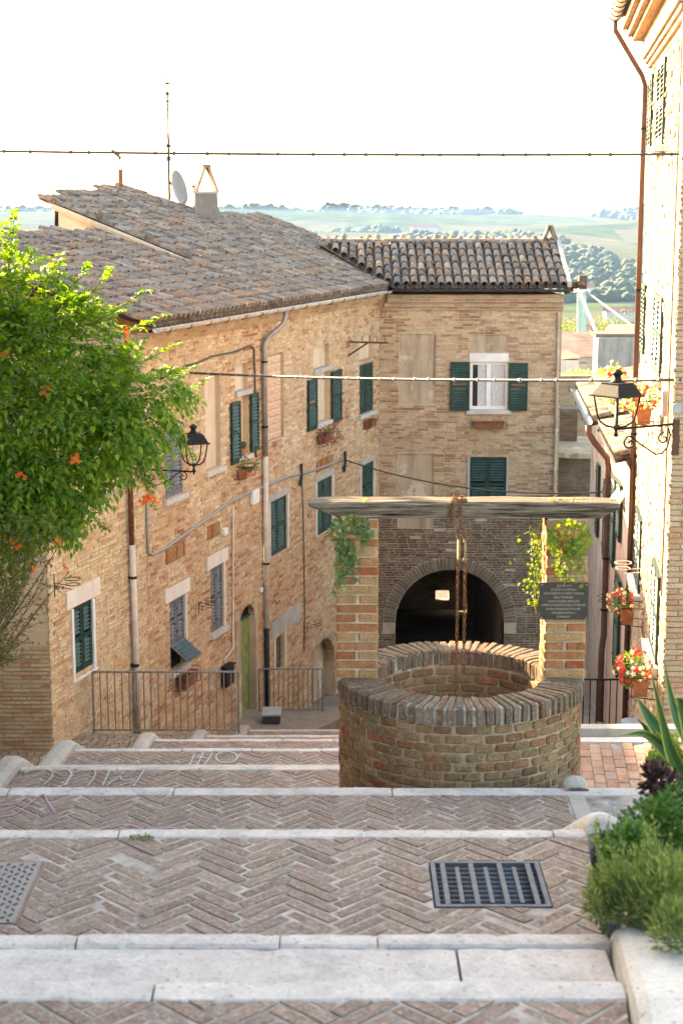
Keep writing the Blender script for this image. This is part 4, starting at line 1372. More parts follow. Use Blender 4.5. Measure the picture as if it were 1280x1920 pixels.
# antenna and dish
t, r, q = roof_hit(318, 379)
an = thing("antenna_mast", q, "thin dark antenna mast standing on the left roof", "antenna")
hh = (at(318, 142, 1).z / at(318, 142, 1).y) * q.y - q.z
m = MB(); m.tube([q - Vector((0, 0, .2)), q + Vector((0, 0, hh * .55))], .034, 6); m.tube([q + Vector((0, 0, hh * .55)), q + Vector((0, 0, hh))], .026, 6); m.build("pole", "iron_black", an)
for f, l in ((.94, .08), (.86, .05), (.80, .09), (.45, .06), (.36, .13), (.34, .05)):
    m = MB(); m.obox(q + Vector((0, 0, hh * f)), (l, 0, 0), (0, .02, 0), (0, 0, .02 if l > .06 else .04)); m.build("crossbar", "iron_black", an)
ds = thing("satellite_dish", q + Vector((.25, 0, .4)), "pale round satellite dish facing right beside the antenna mast", "dish")
c = at(337, 352, q.y / .99 * 1.0); c = c * (q.y / c.y)
ax = Vector((.93, -.30, .22)).normalized(); ux = ax.cross(Vector((0, 0, 1))).normalized(); uz = ux.cross(ax)
vv, ff = [], []; N = 24
for k, (rad, dep) in enumerate(((.0, -.10), (.16, -.085), (.32, -.045), (.46, .0))):
    for i in range(N): vv.append(c + (ux * math.cos(2 * math.pi * i / N) + uz * math.sin(2 * math.pi * i / N)) * max(rad, .001) + ax * dep)
for k in range(3):
    for i in range(N): ff.append((k * N + i, k * N + (i + 1) % N, (k + 1) * N + (i + 1) % N, (k + 1) * N + i))
m = MB(); m.raw(vv, ff); m.build("reflector", "dish_grey", ds, smooth=True)
m = MB(); m.tube([q + Vector((0, 0, .52)), c - ax * .12], .03, 6); m.build("mount_arm", "iron_grey", ds)
m = MB(); m.tube([c - uz * .42 + ax * .0, c + ax * .38 - uz * .08], .012, 5); m.obox(c + ax * .38 - uz * .05, ax * .05, ux * .03, uz * .03); m.build("feed_arm", "iron_grey", ds)

# ------------------------------------------------------------------ lower annex in front of it
A0 = Frame((-4.35, 23.33), (1.05 - 0.0, 3.37))
AN = thing("brick_annex", (-5, 24, -8), "pale brick annex with a green shuttered window left of the railing", "house")
L0 = math.hypot(1.05, 3.37)
r_m = rect(A0, 137, 172.5, 1131, 1256)
m = MB(); wall(m, A0, 0, L0 + .02, -9.5, -3.3, [r_m + (.1,)], .0); m.build("front_wall", "wall_mortar", AN)
masonry(AN, A0, 0, L0, -8.7, -3.35, [r_m + (.1,)], "masonry_pale", 52, 260)
panel(AN, "window_back", A0, r_m, -.09, "dark_inside")
shutter_pair(AN, A0, r_m, -.035, "paint_green")
q = r_m
fpart(AN, "lintel", A0, q[0] - .22, q[1] + .28, q[3] + .02, q[3] + .30, -.03, .036, "plaster_white")
fpart(AN, "surround", A0, q[0] - .07, q[0] - .003, q[2] - .08, q[3], -.03, .034, "sill_white")
fpart(AN, "surround", A0, q[1] + .003, q[1] + .08, q[2] - .08, q[3], -.03, .034, "sill_white")
fpart(AN, "sill", A0, q[0] - .10, q[1] + .12, q[2] - .11, q[2] - .085, -.05, .05, "sill_white")
# side facing the viewer: individual bricks with a mortar backing
AF = Frame((-4.35, 23.33), (1, 0))
m = MB(); m.fbox(AF, -3.5, -.012, -9.5, -3.3, -.3, -.006); m.build("side_wall", "brick_pale", AN)
brick_single("annex_brick", [(.48, .34, .20), (.54, .40, .24), (.44, .29, .17), (.56, .43, .27), (.42, .21, .12), (.50, .36, .21)], dirt=.4, moss=.1, size=9)
AB2 = [brick_mesh("wall_brick", "annex_brick", .01, s, .06) for s in (1, 2)]
rr = random.Random(14); k = 0; zz = -8.12
while zz < -6.35 and k < 29:
    x = -.002 - (k % 2) * .0
    first = .29 if k % 2 else .14
    w_ = first
    while x > -1.45:
        inst("brick", rr.choice(AB2), AF.p(x - w_ / 2, zz, -.012 + rr.uniform(0, .008)), AN, (0, 0, 0), (w_ - .012, .05, .052))
        x -= w_; w_ = .29 if rr.random() < .8 else .14
    zz += .0645; k += 1
m = MB()
m.poly([A0.p(-.1, -3.28, .2), A0.p(L0 + .0, -3.28, .2), A0.p(L0 + .0, -2.4, -3.2), A0.p(-.1, -2.4, -3.2)]); m.build("roof", "far_roof", AN)

# ------------------------------------------------------------------ corner house with the archway
Hc = thing("corner_house", (3.2, 43, -12), "brick house closing the street with an archway and a tiled roof facing the viewer", "house")
def rx(a, b, c, d): return rect(W2, a, b, c, d)
q_p1 = rx(748, 815, 626, 757); q_p2 = rx(746, 812, 851, 990); q_win = rx(880.5, 951.5, 664, 768); q_up = rx(882, 951, 628, 660); q_sh = rx(880, 948, 857, 960)
ax0, az_top = W2.pix(741, 1130)[0], W2.pix(845, 1068)[1]
ax1 = W2.pix(945, 1130)[0]
AR = (ax1 - ax0) / 2; AC = (ax0 + ax1) / 2; AZ = az_top - AR
WW = W2.pix(1048, 800)[0]
m = MB()
wall(m, W2, 0, WW, -14, -1.98, [q_p1 + (.07,), q_p2 + (.07,), q_win + (.16,), q_up + (.06,), q_sh + (.1,), (ax0, ax1, -14.0, az_top + .0, .5)])
N = 28
Q = W2.p
for k in range(N):
    a0 = math.pi * k / N; a1 = math.pi * (k + 1) / N
    xa, xb = AC - AR * math.cos(a0), AC - AR * math.cos(a1)
    za, zb = AZ + AR * math.sin(a0), AZ + AR * math.sin(a1)
    m.poly([Q(xa, za, 0), Q(xb, zb, 0), Q(xb, az_top, 0), Q(xa, az_top, 0)], [(xa, za), (xb, zb), (xb, az_top), (xa, az_top)])
m.poly([Q(WW, -14, 0), Q(WW, -14, -6), Q(WW, -2, -6), Q(WW, -2, 0)], [(0, -14), (6, -14), (6, -2), (0, -2)])
m.poly([Q(0, -14, -6), Q(0, -14, 0), Q(0, -2, 0), Q(0, -2, -6)])
m.build("front_wall", "wall_mortar_corner", Hc)
def _arch(z):
    if z < AZ: return [(AC - AR - .31, AC + AR + .31)] if z > AZ - .3 else [(AC - AR, AC + AR)]
    q = (AR + .31) ** 2 - (z - AZ) ** 2
    return [(AC - math.sqrt(q), AC + math.sqrt(q))] if q > 0 else []
masonry(Hc, W2, 0, WW, -7.02, -2.3, [q_p1, q_p2, q_win, q_up, q_sh], "masonry_corner", 53, 0, extra=_arch)
masonry(Hc, W2, 0, WW, -12, -7.02, [q_p2, q_sh], "masonry_old", 55, 0, extra=_arch)  # wall below the upper courses laid in darker bricks
# tunnel barrel behind the arch
m = MB()
for k in range(N):
    a0 = math.pi * k / N; a1 = math.pi * (k + 1) / N
    xa, xb = AC - AR * math.cos(a0), AC - AR * math.cos(a1)
    za, zb = AZ + AR * math.sin(a0), AZ + AR * math.sin(a1)
    m.poly([Q(xa, za, 0), Q(xa, za, -13), Q(xb, zb, -13), Q(xb, zb, 0)], [(0, k * .15), (13, k * .15), (13, k * .15 + .15), (0, k * .15 + .15)])
m.poly([Q(ax0, -14, 0), Q(ax0, AZ, 0), Q(ax0, AZ, -13), Q(ax0, -14, -13)], [(0, -14), (0, AZ), (13, AZ), (13, -14)])
m.poly([Q(ax1, -14, -13), Q(ax1, AZ, -13), Q(ax1, AZ, 0), Q(ax1, -14, 0)], [(13, -14), (13, AZ), (0, AZ), (0, -14)])
m.build("tunnel", "brick_corner_house", Hc)
m = MB(); WE = Frame((.94, 53.3), (1, 0))
hq = rect(WE, 816, 841, 1107, 1125)
wall(m, WE, ax0 - .6, ax1 + .6, -15, -8, [hq + (.3,)]); m.build("tunnel_end_wall", "brick_corner_house", Hc)
m = MB(); m.poly([Q(ax0, -11.55, .2), Q(ax1, -11.55, .2), Q(ax1, -13.2, -13), Q(ax0, -13.2, -13)]); m.build("tunnel_floor", "town_ground", Hc)
# outer shell so that no light leaks into the passage
m = MB(); m.poly([Q(-1, -2.2, -.3), Q(WW, -2.2, -.3), Q(WW, -2.2, -13.3), Q(-1, -2.2, -13.3)]); m.poly([Q(ax0 - .5, -14, -6), Q(ax0 - .5, -2.2, -6), Q(ax0 - .5, -2.2, -13.3), Q(ax0 - .5, -14, -13.3)]); m.poly([Q(WW, -14, -6), Q(WW, -2.2, -6), Q(WW, -2.2, -13.3), Q(WW, -14, -13.3)]); m.poly([Q(-1, -14.5, -13.35), Q(WW, -14.5, -13.35), Q(WW, -8, -13.35), Q(-1, -8, -13.35)][:0] or [Q(ax0 - .5, -8, -13.3), Q(WW, -8, -13.3), Q(WW, -2.2, -13.3), Q(ax0 - .5, -2.2, -13.3)])
m.build("rear_wall", "brick_corner_house", Hc)
VO = [brick_mesh("voussoir", "arch_b", .012, s, .06) for s in ()] if False else None
brick_single("arch_ring_brick", [(.17, .12, .083), (.22, .16, .11), (.15, .105, .075), (.25, .185, .135)], dirt=.5, moss=.2, size=9)
VO = [brick_mesh("voussoir", "arch_ring_brick", .012, s, .06) for s in (1, 2)]
n = 54
for k in range(n):
    a = math.pi * (k + .5) / n
    R0 = AR + .155
    inst("voussoir", rr.choice(VO), Q(AC - R0 * math.cos(a), AZ + R0 * math.sin(a), -.01), Hc, (0, a - math.pi / 2, 0), (.066, .07, .29))
# blind panels, window, shutters
panel(Hc, "blind_panel", W2, q_p1, -.035, "plaster_tan"); panel(Hc, "blind_panel", W2, q_p2, -.035, "plaster_tan"); panel(Hc, "blind_panel", W2, q_up, -.03, "plaster_tan")
fpart(Hc, "lintel", W2, q_win[0] - .03, q_win[1] + .03, q_win[3] - .19, q_win[3] + .02, -.12, .004, "sill_white")
t0, t1, z0, z1 = q_win; z1 -= .20
fr = MB()
for (a, b, c, d) in ((t0, t0 + .07, z0, z1), (t1 - .07, t1, z0, z1), ((t0 + t1) / 2 - .06, (t0 + t1) / 2 + .06, z0, z1)): fr.fbox(W2, a, b, c, d, -.12, -.06)
for (a, b) in ((z0, z0 + .08), (z1 - .07, z1)):
    fr.fbox(W2, t0 + .07, (t0 + t1) / 2 - .06, a, b, -.118, -.062); fr.fbox(W2, (t0 + t1) / 2 + .06, t1 - .07, a, b, -.118, -.062)
w = fr.build("window", "paint_white", Hc)
for a, b in ((t0 + .07, (t0 + t1) / 2 - .06), ((t0 + t1) / 2 + .06, t1 - .07)):
    fpart(w, "pane", W2, a, b, z0 + .08, z1 - .07, -.10, -.09, "window_glass")
tm = (t0 + t1) / 2
NT_c = MATS["window_glass"]
for a, b in ((t0 + .20, tm - .07), (tm + .07, t1 - .08)):
    m = MB(); n = 24
    for k in range(n):
        xa, xb = a + (b - a) * k / n, a + (b - a) * (k + 1) / n
        ya, yb = -.085 + .004 * math.sin(k * 1.7), -.085 + .004 * math.sin((k + 1) * 1.7)
        m.poly([Q(xa, z0 + .08, ya), Q(xb, z0 + .08, yb), Q(xb, z1 - .07, yb), Q(xa, z1 - .07, ya)])
    m.build("curtain", "curtain", w)
shutter(Hc, W2, *rx(843, 879.5, 678, 770), .03); shutter(Hc, W2, *rx(952.5, 988, 680, 770), .03)
fpart(Hc, "sill", W2, q_win[0] - .08, q_win[1] + .08, q_win[2] - .11, q_win[2] - .005, -.1, .07, "wall_stone")
panel(Hc, "window_back", W2, q_sh, -.09, "dark_inside"); shutter_pair(Hc, W2, q_sh, -.04)
fpart(Hc, "surround", W2, q_sh[0] - .06, q_sh[0] - .003, q_sh[2], q_sh[3], -.03, .032, "plaster_grey"); fpart(Hc, "surround", W2, q_sh[1] + .003, q_sh[1] + .05, q_sh[2], q_sh[3], -.03, .032, "plaster_grey")
for k, (oo, za, zb) in enumerate(((.05, -2.36, -2.28), (.10, -2.278, -2.16), (.17, -2.158, -1.97))):
    fpart(Hc, "cornice_course", W2, .02 + oo, WW + .02, za, zb, -.05, oo, "brick_corner_house")
pipe(Hc, "downpipe", [Q(WW - .09, -2.4, .05), Q(WW - .09, -12, .05)], .04, "plaster_tan")
# roof
E2, S2_ = -1.76, .42
def z2(t, r): return E2 + S2_ * r
def lim2(t):
    lo = 0.0
    if t < .35: lo = (.35 - t) / 1.75 * 2.3
    return (lo, 2.4)
m = MB()
OV2 = .30
m.poly([Q(.35, E2 - .05, OV2), Q(WW + .1, E2 - .05, OV2), Q(WW + .1, z2(0, 2.4) - .05, OV2 - 2.4), Q(-1.5, z2(0, 2.4) - .05, OV2 - 2.4)])
m.poly([Q(-1.5, z2(0, 2.4) - .05, OV2 - 2.4), Q(WW + .1, z2(0, 2.4) - .05, OV2 - 2.4), Q(WW + .1, E2 - 1.2, OV2 - 7), Q(-1.5, E2 - 1.2, OV2 - 7)])
r2 = m.build("roof", "gutter_dark", Hc)
_ov = OV2
def F2lim(t): return lim2(t)
lay_tiles(r2, W2, [-1.3 + .215 * k for k in range(28) if -1.3 + .215 * k < WW + .02], F2lim, z2, OV2, 3, 300, .40)
ridge(r2, Q(-1.45, z2(0, 2.4), OV2 - 2.4), Q(WW + .1, z2(0, 2.4), OV2 - 2.4), 15, 0, .03)
gutter(Hc, "gutter", Q(.32, -1.83, .38), Q(WW + .12, -1.83, .38), .07, "gutter_dark", 8)
# verge mortar and crumbling eave end at the right
m = MB(); a = Q(WW + .12, E2 + .05, .3); b = Q(WW + .12, z2(0, 2.4) + .08, -2.1)
m.obox((a + b) / 2, (b - a) / 2, (.05, 0, 0), (0, 0, .07)); m.build("verge", "plaster_grey", Hc)
m = MB(); rr = random.Random(31)
c = Q(WW + .28, -1.86, -.3)
for k in range(14):
    f = k / 13
    blob(m, (c.x - .15 + .42 * f, c.y + rr.uniform(-.3, .3), c.z + .16 * f + rr.uniform(-.07, .05)), .10, .16, .07, rr, .35)
m.build("crumbled_eave", "brick_bastion", Hc)
# the two leaning ridge tiles
vt = thing("ridge_vent", Q(4.85, -.7, -2.1), "two tiles leaning together as a small vent on the ridge of the corner house", "roof vent")
tc = W2.pix(1029, 457, -2.1)
for s in (-1, 1):
    m = MB(); a = Q(tc[0] + s * .20, tc[1] - .02, -2.1); b = Q(tc[0] + s * .02, tc[1] + .44, -2.1)
    m.obox((a + b) / 2, (b - a) / 2, (0, .17, 0), (.045, 0, .015)); m.build("leaning_tile", "roof_tile", vt)
m = MB(); m.obox(Q(tc[0], tc[1] + .45, -2.1), (.07, 0, 0), (0, .18, 0), (0, 0, .025)); m.build("cap", "roof_tile", vt)

# unseen house blocks added left of the stairs to keep stairs and terrace in shade
NB = thing("shade_house", (-8, 6, -8), "unseen brick house added left of the stairs to shade them", "house")
m = MB(); m.box(-13, -4.7, -6, 16.4, -9, 3.4); m.build("wall", "brick_house", NB)
m = MB(); m.box(-13, -4.75, 16.41, 19.4, -10, .4); m.build("side_shade_block", "brick_house", NB)
m = MB(); m.box(-13, -5.5, 19.41, 23.0, -10, .0); m.build("rear_shade_block", "brick_house", NB)
m = MB(); m.box(-13, -6.0, 23.01, 27.0, -10, .1); m.build("far_shade_block", "brick_house", NB)
m = MB(); m.poly([(-4.3, -6.4, 3.3), (-4.3, 16.8, 3.3), (-8.8, 16.8, 5.0), (-8.8, -6.4, 5.0)]); m.poly([(-13.4, 16.8, 3.3), (-13.4, -6.4, 3.3), (-8.8, -6.4, 5.0), (-8.8, 16.8, 5.0)]); m.build("roof", "far_roof", NB)
# a sunlit cottage beyond the passage
CO = thing("cottage", (2.5, 63, -17), "pale cottage glimpsed through the end of the archway", "house")
m = MB(); m.box(-4, 9, 62, 66, -20, -11.5); m.build("wall", "plaster_white", CO)
m = MB(); m.obox((2.0, 61.9, -12.6), (.3, 0, 0), (0, .05, 0), (0, 0, .15)); m.build("blind", "plastic_blue", CO)

# ------------------------------------------------------------------ right-hand houses
RF = Frame((3.90, 18.9), (-.125, -.992))
RN = Frame((3.90, 18.9), (1, 0))
HR = thing("tall_brick_house", (5, 21, -9), "tall brick house on the right with its sunlit street side and deep cornice", "house")
def rfrect(a, b, c, d):
    ta = RF.pix(a, (c + d) / 2)[0]; tb = RF.pix(b, (c + d) / 2)[0]
    xm = (a + b) / 2
    return (min(ta, tb), max(ta, tb), RF.pix(xm, d)[1], RF.pix(xm, c)[1])
RW = [rfrect(1235, 1248, 118, 272), rfrect(1228, 1243, 552, 705), rfrect(1224, 1237, 1055, 1235), rfrect(1203, 1208, 150, 280), rfrect(1202, 1207, 535, 690), rfrect(1193, 1203, 955, 1105)]
RL = 7.0
RW[3] = (-6.75, -5.85, RW[0][2], RW[0][3]); RW[4] = (-6.75, -5.9, RW[1][2], RW[1][3])
m = MB()
wall(m, RF, -RL, 0, -11, 2.45, [q + (.1,) for q in RW]); m.build("street_wall", "wall_mortar_corner", HR)
masonry(HR, RF, -RL, -.002, -9.5, 2.2, RW, "masonry_right", 54)
for q in RW:
    panel(HR, "window_back", RF, q, -.09, "dark_inside")
    shutter_pair(HR, RF, q, .005)
for q in (RW[2], RW[5], RW[1], RW[0]):
    fpart(HR, "sill", RF, q[0] - .12, q[1] + .12, q[2] - .10, q[2] - .01, -.1, .14, "sill_white")
m = MB(); m.fbox(RN, .012, 6, -11, 4.2, -.4, -.008); m.build("side_wall", "brick_right", HR)
brick_single("right_brick", [(.50, .36, .23), (.55, .42, .28), (.48, .30, .19), (.57, .44, .30), (.50, .25, .14), (.53, .39, .25)], dirt=.35, moss=.06, size=9)
RB = [brick_mesh("wall_brick", "right_brick", .008, s, .05) for s in (1, 2)]
rr = random.Random(19); zz = -7.2; k = 0
while zz < 3.2 and k < 150:
    ws = ((.28,) if k % 2 else (.14, .14)) if rr.random() < .85 else (.28,)
    x = -.002
    for w_ in ws:
        inst("brick", rr.choice(RB), RN.p(x + w_ / 2, zz, -.02 + rr.uniform(0, .008)), HR, (0, 0, 0), (w_ - .012, .06, .056))
        x += w_
    zz += .0685; k += 1
# cornice: three stepped bands, then gutter
for (z0, z1, oo) in ((2.20, 2.27, .05), (2.27, 2.33, .09), (2.34, 2.62, .13), (2.625, 2.69, .28), (2.695, 2.80, .36), (2.805, 2.90, .44)):
    fpart(HR, "cornice_band", RF, -RL - oo * .5, .0 + oo * .4, z0, z1, -.1, oo, "brick_right")
gutter(HR, "gutter", RF.p(-RL - .2, 3.02, .56), RF.p(.6, 3.02, .56), .10, "gutter_pale", 14)
m = MB(); m.poly([RF.p(-RL - .2, 2.98, .5), RF.p(.4, 2.98, .5), RF.p(.4, 4.2, -4), RF.p(-RL - .2, 4.2, -4)]); m.build("roof", "roof_tile_joined", HR)
m = MB(); m.poly([RF.p(-RL, -11, 0), RF.p(-RL, -11, -6), RF.p(-RL, 2.9, -6), RF.p(-RL, 2.9, 0)][::-1]); m.build("rear_wall", "brick_right", HR)
tq = -RL - .03
pipe(HR, "downpipe", [RF.p(tq, 2.95, .56), RF.p(tq, 2.78, .55), RF.p(tq, 2.1, .12), RF.p(tq, 1.95, .07), RF.p(tq, -9.2, .07)], .042, "pipe_brown", [RF.p(tq, z, .07) for z in (1.3, -1.2, -3.5, -5.6)])
m = MB(); m.tube([RF.p(-.35, 2.0, .03), RF.p(-.35, -4.6, .03)], .018, 6); m.build("conduit", "copper_brown", HR)
# plaster houses further down the right side
PF = Frame((5.07, 30.0), (-.09, -.996))
HP = thing("pink_house", (5, 28, -9.5), "pinkish plaster house squeezed behind the tall brick house", "house")
m = MB(); wall(m, PF, .0, 4.1, -12, -4.0); m.build("street_wall", "plaster_pink", HP); m = MB(); m.poly([PF.p(4.1, -12, 0), PF.p(4.1, -12, -6), PF.p(4.1, -4, -6), PF.p(4.1, -4, 0)]); m.build("end_wall", "plaster_pink", HP)
m = MB(); m.poly([PF.p(-.0, -3.98, .3), PF.p(4.2, -3.98, .3), PF.p(4.2, -2.9, -4), PF.p(0, -2.9, -4)]); rp = m.build("roof", "gutter_dark", HP)
lay_tiles(rp, PF, [.15 + .21 * k for k in range(19)], lambda t: (0.0, 4.0), lambda t, r: -3.93 + .25 * r, .28, 6, 200)
for (t_, z0, z1, w_) in ((1.0, -6.3, -4.7, .06), (2.6, -7.9, -6.2, .07), (2.2, -5.6, -4.6, .06)):
    shutter(HP, PF, t_ - .45, t_ + .45, z0, z1, .02)
HQ = thing("peeling_house", (5.5, 33, -10), "house with peeling plaster, blue gutter and tiled roof behind the street lamp", "house")
m = MB(); wall(m, PF, -6.2, -.02, -12, -3.95); m.build("street_wall", "plaster_peeling", HQ); m = MB(); m.poly([PF.p(-.02, -12, 0), PF.p(-.02, -12, -5), PF.p(-.02, -3.3, -5), PF.p(-.02, -3.95, 0)]); m.build("end_wall", "plaster_peeling", HQ)
def zq(t, r): return -3.83 + .28 * r
m = MB(); m.poly([PF.p(-6.3, -3.9, .4), PF.p(.1, -3.9, .4), PF.p(.1, -3.9 + 1.2, .4 - 4.3), PF.p(-6.3, -3.9 + 1.2, .4 - 4.3)]); rq = m.build("roof", "gutter_dark", HQ)
lay_tiles(rq, PF, [-6.2 + .21 * k for k in range(30)], lambda t: (0.0, 4.2), zq, .38, 5, 290)
gutter(HQ, "gutter", PF.p(-6.3, -3.82, .46), PF.p(.1, -3.82, .46), .085, "gutter_blue", 5)
shutter(HQ, PF, -1.2, -.7, -6.6, -5.1, .02); shutter(HQ, PF, -3.4, -2.8, -6.6, -5.1, .02)
pipe(HQ, "downpipe", [PF.p(.04, -3.9, .46), PF.p(.05, -4.05, .45), PF.p(.1, -4.2, .35), PF.p(.16, -4.5, .1), PF.p(.16, -4.7, .07), PF.p(.16, -7.9, .07), PF.p(.16, -8.2, .10), PF.p(.16, -10.5, .10)], .06, "pipe_brown", [PF.p(.16, z, .07) for z in (-5.3, -6.4, -7.4)])
# bastion with ledge
BA = thing("round_bastion", (6.9, 45, -12), "round dark brick bastion between the corner house and the lamp", "wall")
m = MB(); vv = []; N = 40; cx, cy, rad = 6.75, 45.2, 1.75
for k in range(N):
    a0, a1 = 2 * math.pi * k / N, 2 * math.pi * (k + 1) / N
    pa = (cx + rad * math.cos(a0), cy + rad * math.sin(a0)); pb = (cx + rad * math.cos(a1), cy + rad * math.sin(a1))
    m.poly([(pa[0], pa[1], -14), (pb[0], pb[1], -14), (pb[0], pb[1], -6.5), (pa[0], pa[1], -6.5)], [(a0 * rad, -14), (a1 * rad, -14), (a1 * rad, -6.5), (a0 * rad, -6.5)])
m.build("drum", "brick_bastion", BA)
m = MB(); m.lathe((cx, cy, 0), [(rad + .05, -6.55), (rad + .05, -6.42), (rad * .5, -6.3)], 40); m.build("ledge", "plaster_tan", BA)
m = MB(); m.prism([(5.55, 45.2), (6.6, 45.0), (6.75, 46), (5.55, 46.5)], -6.5, -5.4); m.build("stub_wall", "brick_bastion", BA)
OW = thing("old_brick_wall", (9, 52, -8), "orange old brick wall behind the bastion", "wall")
m = MB(); m.fbox(Frame((5.2, 52), (1, 0)), 0, 9, -16, -5.15, -.5, 0); m.build("wall", "brick_house", OW)
# distant roofs
def far_box(t, name, px0, px1, yt, yb, d, dep, mat):
    a = at(px0, yb, d); b = at(px1, yt, d)
    m = MB(); m.box(a.x, b.x, a.y, a.y + dep, a.z, b.z); return m.build(name, mat, t)
D1 = thing("distant_house", at(1080, 730, 88), "long house with a brown tiled roof and white wall below the mast", "house")
far_box(D1, "wall", 1030, 1116, 668, 760, 88, 3, "far_wall_white")
m = MB(); a, b = at(1025, 669, 87.3), at(1119, 669, 87.3); c, e = at(1121, 622, 93), at(1025, 622, 93)
m.poly([a, b, c, e]); m.build("roof", "far_roof", D1)
ml = MB(); ml.tube([at(1020, 682, 87), at(1100, 680, 87)], .05, 5); ml.tube([at(1077, 682, 87), at(1077, 705, 87)], .06, 5); ml.build("handrail", "iron_grey", D1)
D2 = thing("distant_shed", at(1155, 690, 84), "grey rendered building with a shallow tiled roof beside the brown downpipe", "house")
far_box(D2, "wall", 1117, 1215, 632, 760, 84, 1.6, "far_wall_grey")
far_box(D2, "roof_edge", 1116, 1217, 626, 632, 83.8, 2.0, "far_roof")
m = MB(); m.poly([at(1128, 627, 86), at(1217, 627, 86), at(1217, 607, 93), at(1140, 608, 93)]); m.build("roof", "far_roof", D2)
D3 = thing("red_roofed_house", at(1060, 670, 75), "low house with a plain red roof below the brown roof", "house")
m = MB(); m.poly([at(1030, 676, 74), at(1088, 671, 74), at(1062, 655, 79), at(1030, 652, 79)]); m.build("roof", "far_roof_red", D3)
far_box(D3, "wall", 1030, 1083, 674, 760, 74.3, 4, "far_wall_white")
# mast
MA = thing("signal_mast", at(1090, 622, 100), "pale green mast with ladder, white brace and cable above the far roofs", "mast")
m = MB(); m.tube([at(1090, 625, 100), at(1090, 545, 100)], .28, 8); m.build("pole", "far_pole_green", MA)
m = MB(); m.tube([at(1082, 625, 99.8), at(1082, 543, 99.8)], .05, 5); m.tube([at(1085, 625, 99.8), at(1085, 543, 99.8)], .05, 5)
for k in range(14): m.tube([at(1082, 548 + k * 5.5, 99.8), at(1085, 548 + k * 5.5, 99.8)], .04, 4)
m.build("ladder", "far_pole_green", MA)
m = MB(); m.tube([at(1088, 552, 99), at(1117, 622, 96)], .09, 6); m.build("brace", "far_white", MA)
m = MB(); m.tube([at(1093, 543, 100), at(1130, 570, 98), at(1186, 612, 94)], .06, 5); m.build("cable", "iron_grey", MA)
m = MB(); m.obox(at(1091, 530, 100), (.25, 0, 0), (0, .25, 0), (0, 0, .45)); m.build("head_box", "rust_brown", MA)
m = MB(); m.obox(at(1090, 545, 100), (.5, 0, 0), (0, .3, 0), (0, 0, .08)); m.build("platform", "far_white", MA)
# ================================================================== THE WELL
simple("lime_mortar", (.33, .295, .25), .6, 14, .95, bump=.7, bscale=70, coord='pos')
WC = Vector((.903, 11.9, 0)); RIM = -3.45
WE_ = thing("well", (WC.x, WC.y, -5.2), "round brick well with a coping of upright bricks, two brick pillars and a wooden beam", "well")
m = MB(); m.lathe((WC.x, WC.y, 0), [(.905, -5.5), (.905, RIM - .12)], 64, cap=False)
m.lathe((WC.x, WC.y, 0), [(.64, RIM - .1), (.64, -5.3)], 48, cap=False)
m.lathe((WC.x, WC.y, 0), [(.905, -5.5), (.64, -5.5)], 48, cap=False)
m.build("drum_core", "well_mortar", WE_, smooth=True)
m = MB(); m.lathe((WC.x, WC.y, 0), [(.66, -5.25), (.01, -5.2)], 32, cap=False); m.build("well_floor", "soil", WE_)
m = MB(); m.lathe((WC.x, WC.y, 0), [(.64, RIM - .118), (.908, RIM - .118), (.908, RIM - .014), (.895, RIM - .006), (.65, RIM - .004), (.64, RIM - .008), (.64, RIM - .118)], 72, cap=False); m.build("coping_mortar", "lime_mortar", WE_, smooth=False)
WB = [brick_mesh("well_brick", "well_brick", .018, s, .13) for s in range(4)]
CB = [brick_mesh("coping_brick", "coping_brick", .014, s + 9, .09) for s in range(4)]
PB = [brick_mesh("pillar_brick", "pillar_brick", .010, s + 19, .07) for s in range(4)]
rr = random.Random(41)
n = 82
for k in range(n):
    a = 2 * math.pi * (k + .5) / n + rr.uniform(-.006, .006)
    r_ = .7815 + rr.uniform(-.006, .006)
    inst("coping_brick", rr.choice(CB), (WC.x + r_ * math.cos(a), WC.y + r_ * math.sin(a), RIM - .058 + rr.uniform(-.006, .006)), WE_, (rr.uniform(-.05, .05), rr.uniform(-.02, .02), a + rr.uniform(-.02, .02)), (.305 + rr.uniform(-.012, .008), rr.uniform(.043, .052), .135))
PITCHZ = .0685
for c in range(12):
    z = RIM - .128 - PITCHZ * (c + .5)
    nb = 39
    for k in range(nb):
        a = 2 * math.pi * (k + .5 * (c % 2)) / nb + rr.uniform(-.012, .012)
        if math.sin(a) > .10: continue
        L_ = rr.uniform(.125, .138)
        r_ = .888 + rr.uniform(-.003, .006)
        inst("brick", rr.choice(WB), (WC.x + r_ * math.cos(a), WC.y + r_ * math.sin(a), z + rr.uniform(-.003, .003)), WE_, (0, rr.uniform(-.03, .03), a), (.06, L_, rr.uniform(.053, .059)))
for c in range(6):
    z = RIM - .128 - .07 * (c + .5)
    nb = 19
    for k in range(nb):
        a = 2 * math.pi * (k + .5 * (c % 2)) / nb
        if math.sin(a) < .05: continue
        inst("lining_brick", rr.choice(WB), (WC.x + .65 * math.cos(a), WC.y + .65 * math.sin(a), z), WE_, (0, 0, a), (.06, .195, .057))
PZ = -2.226
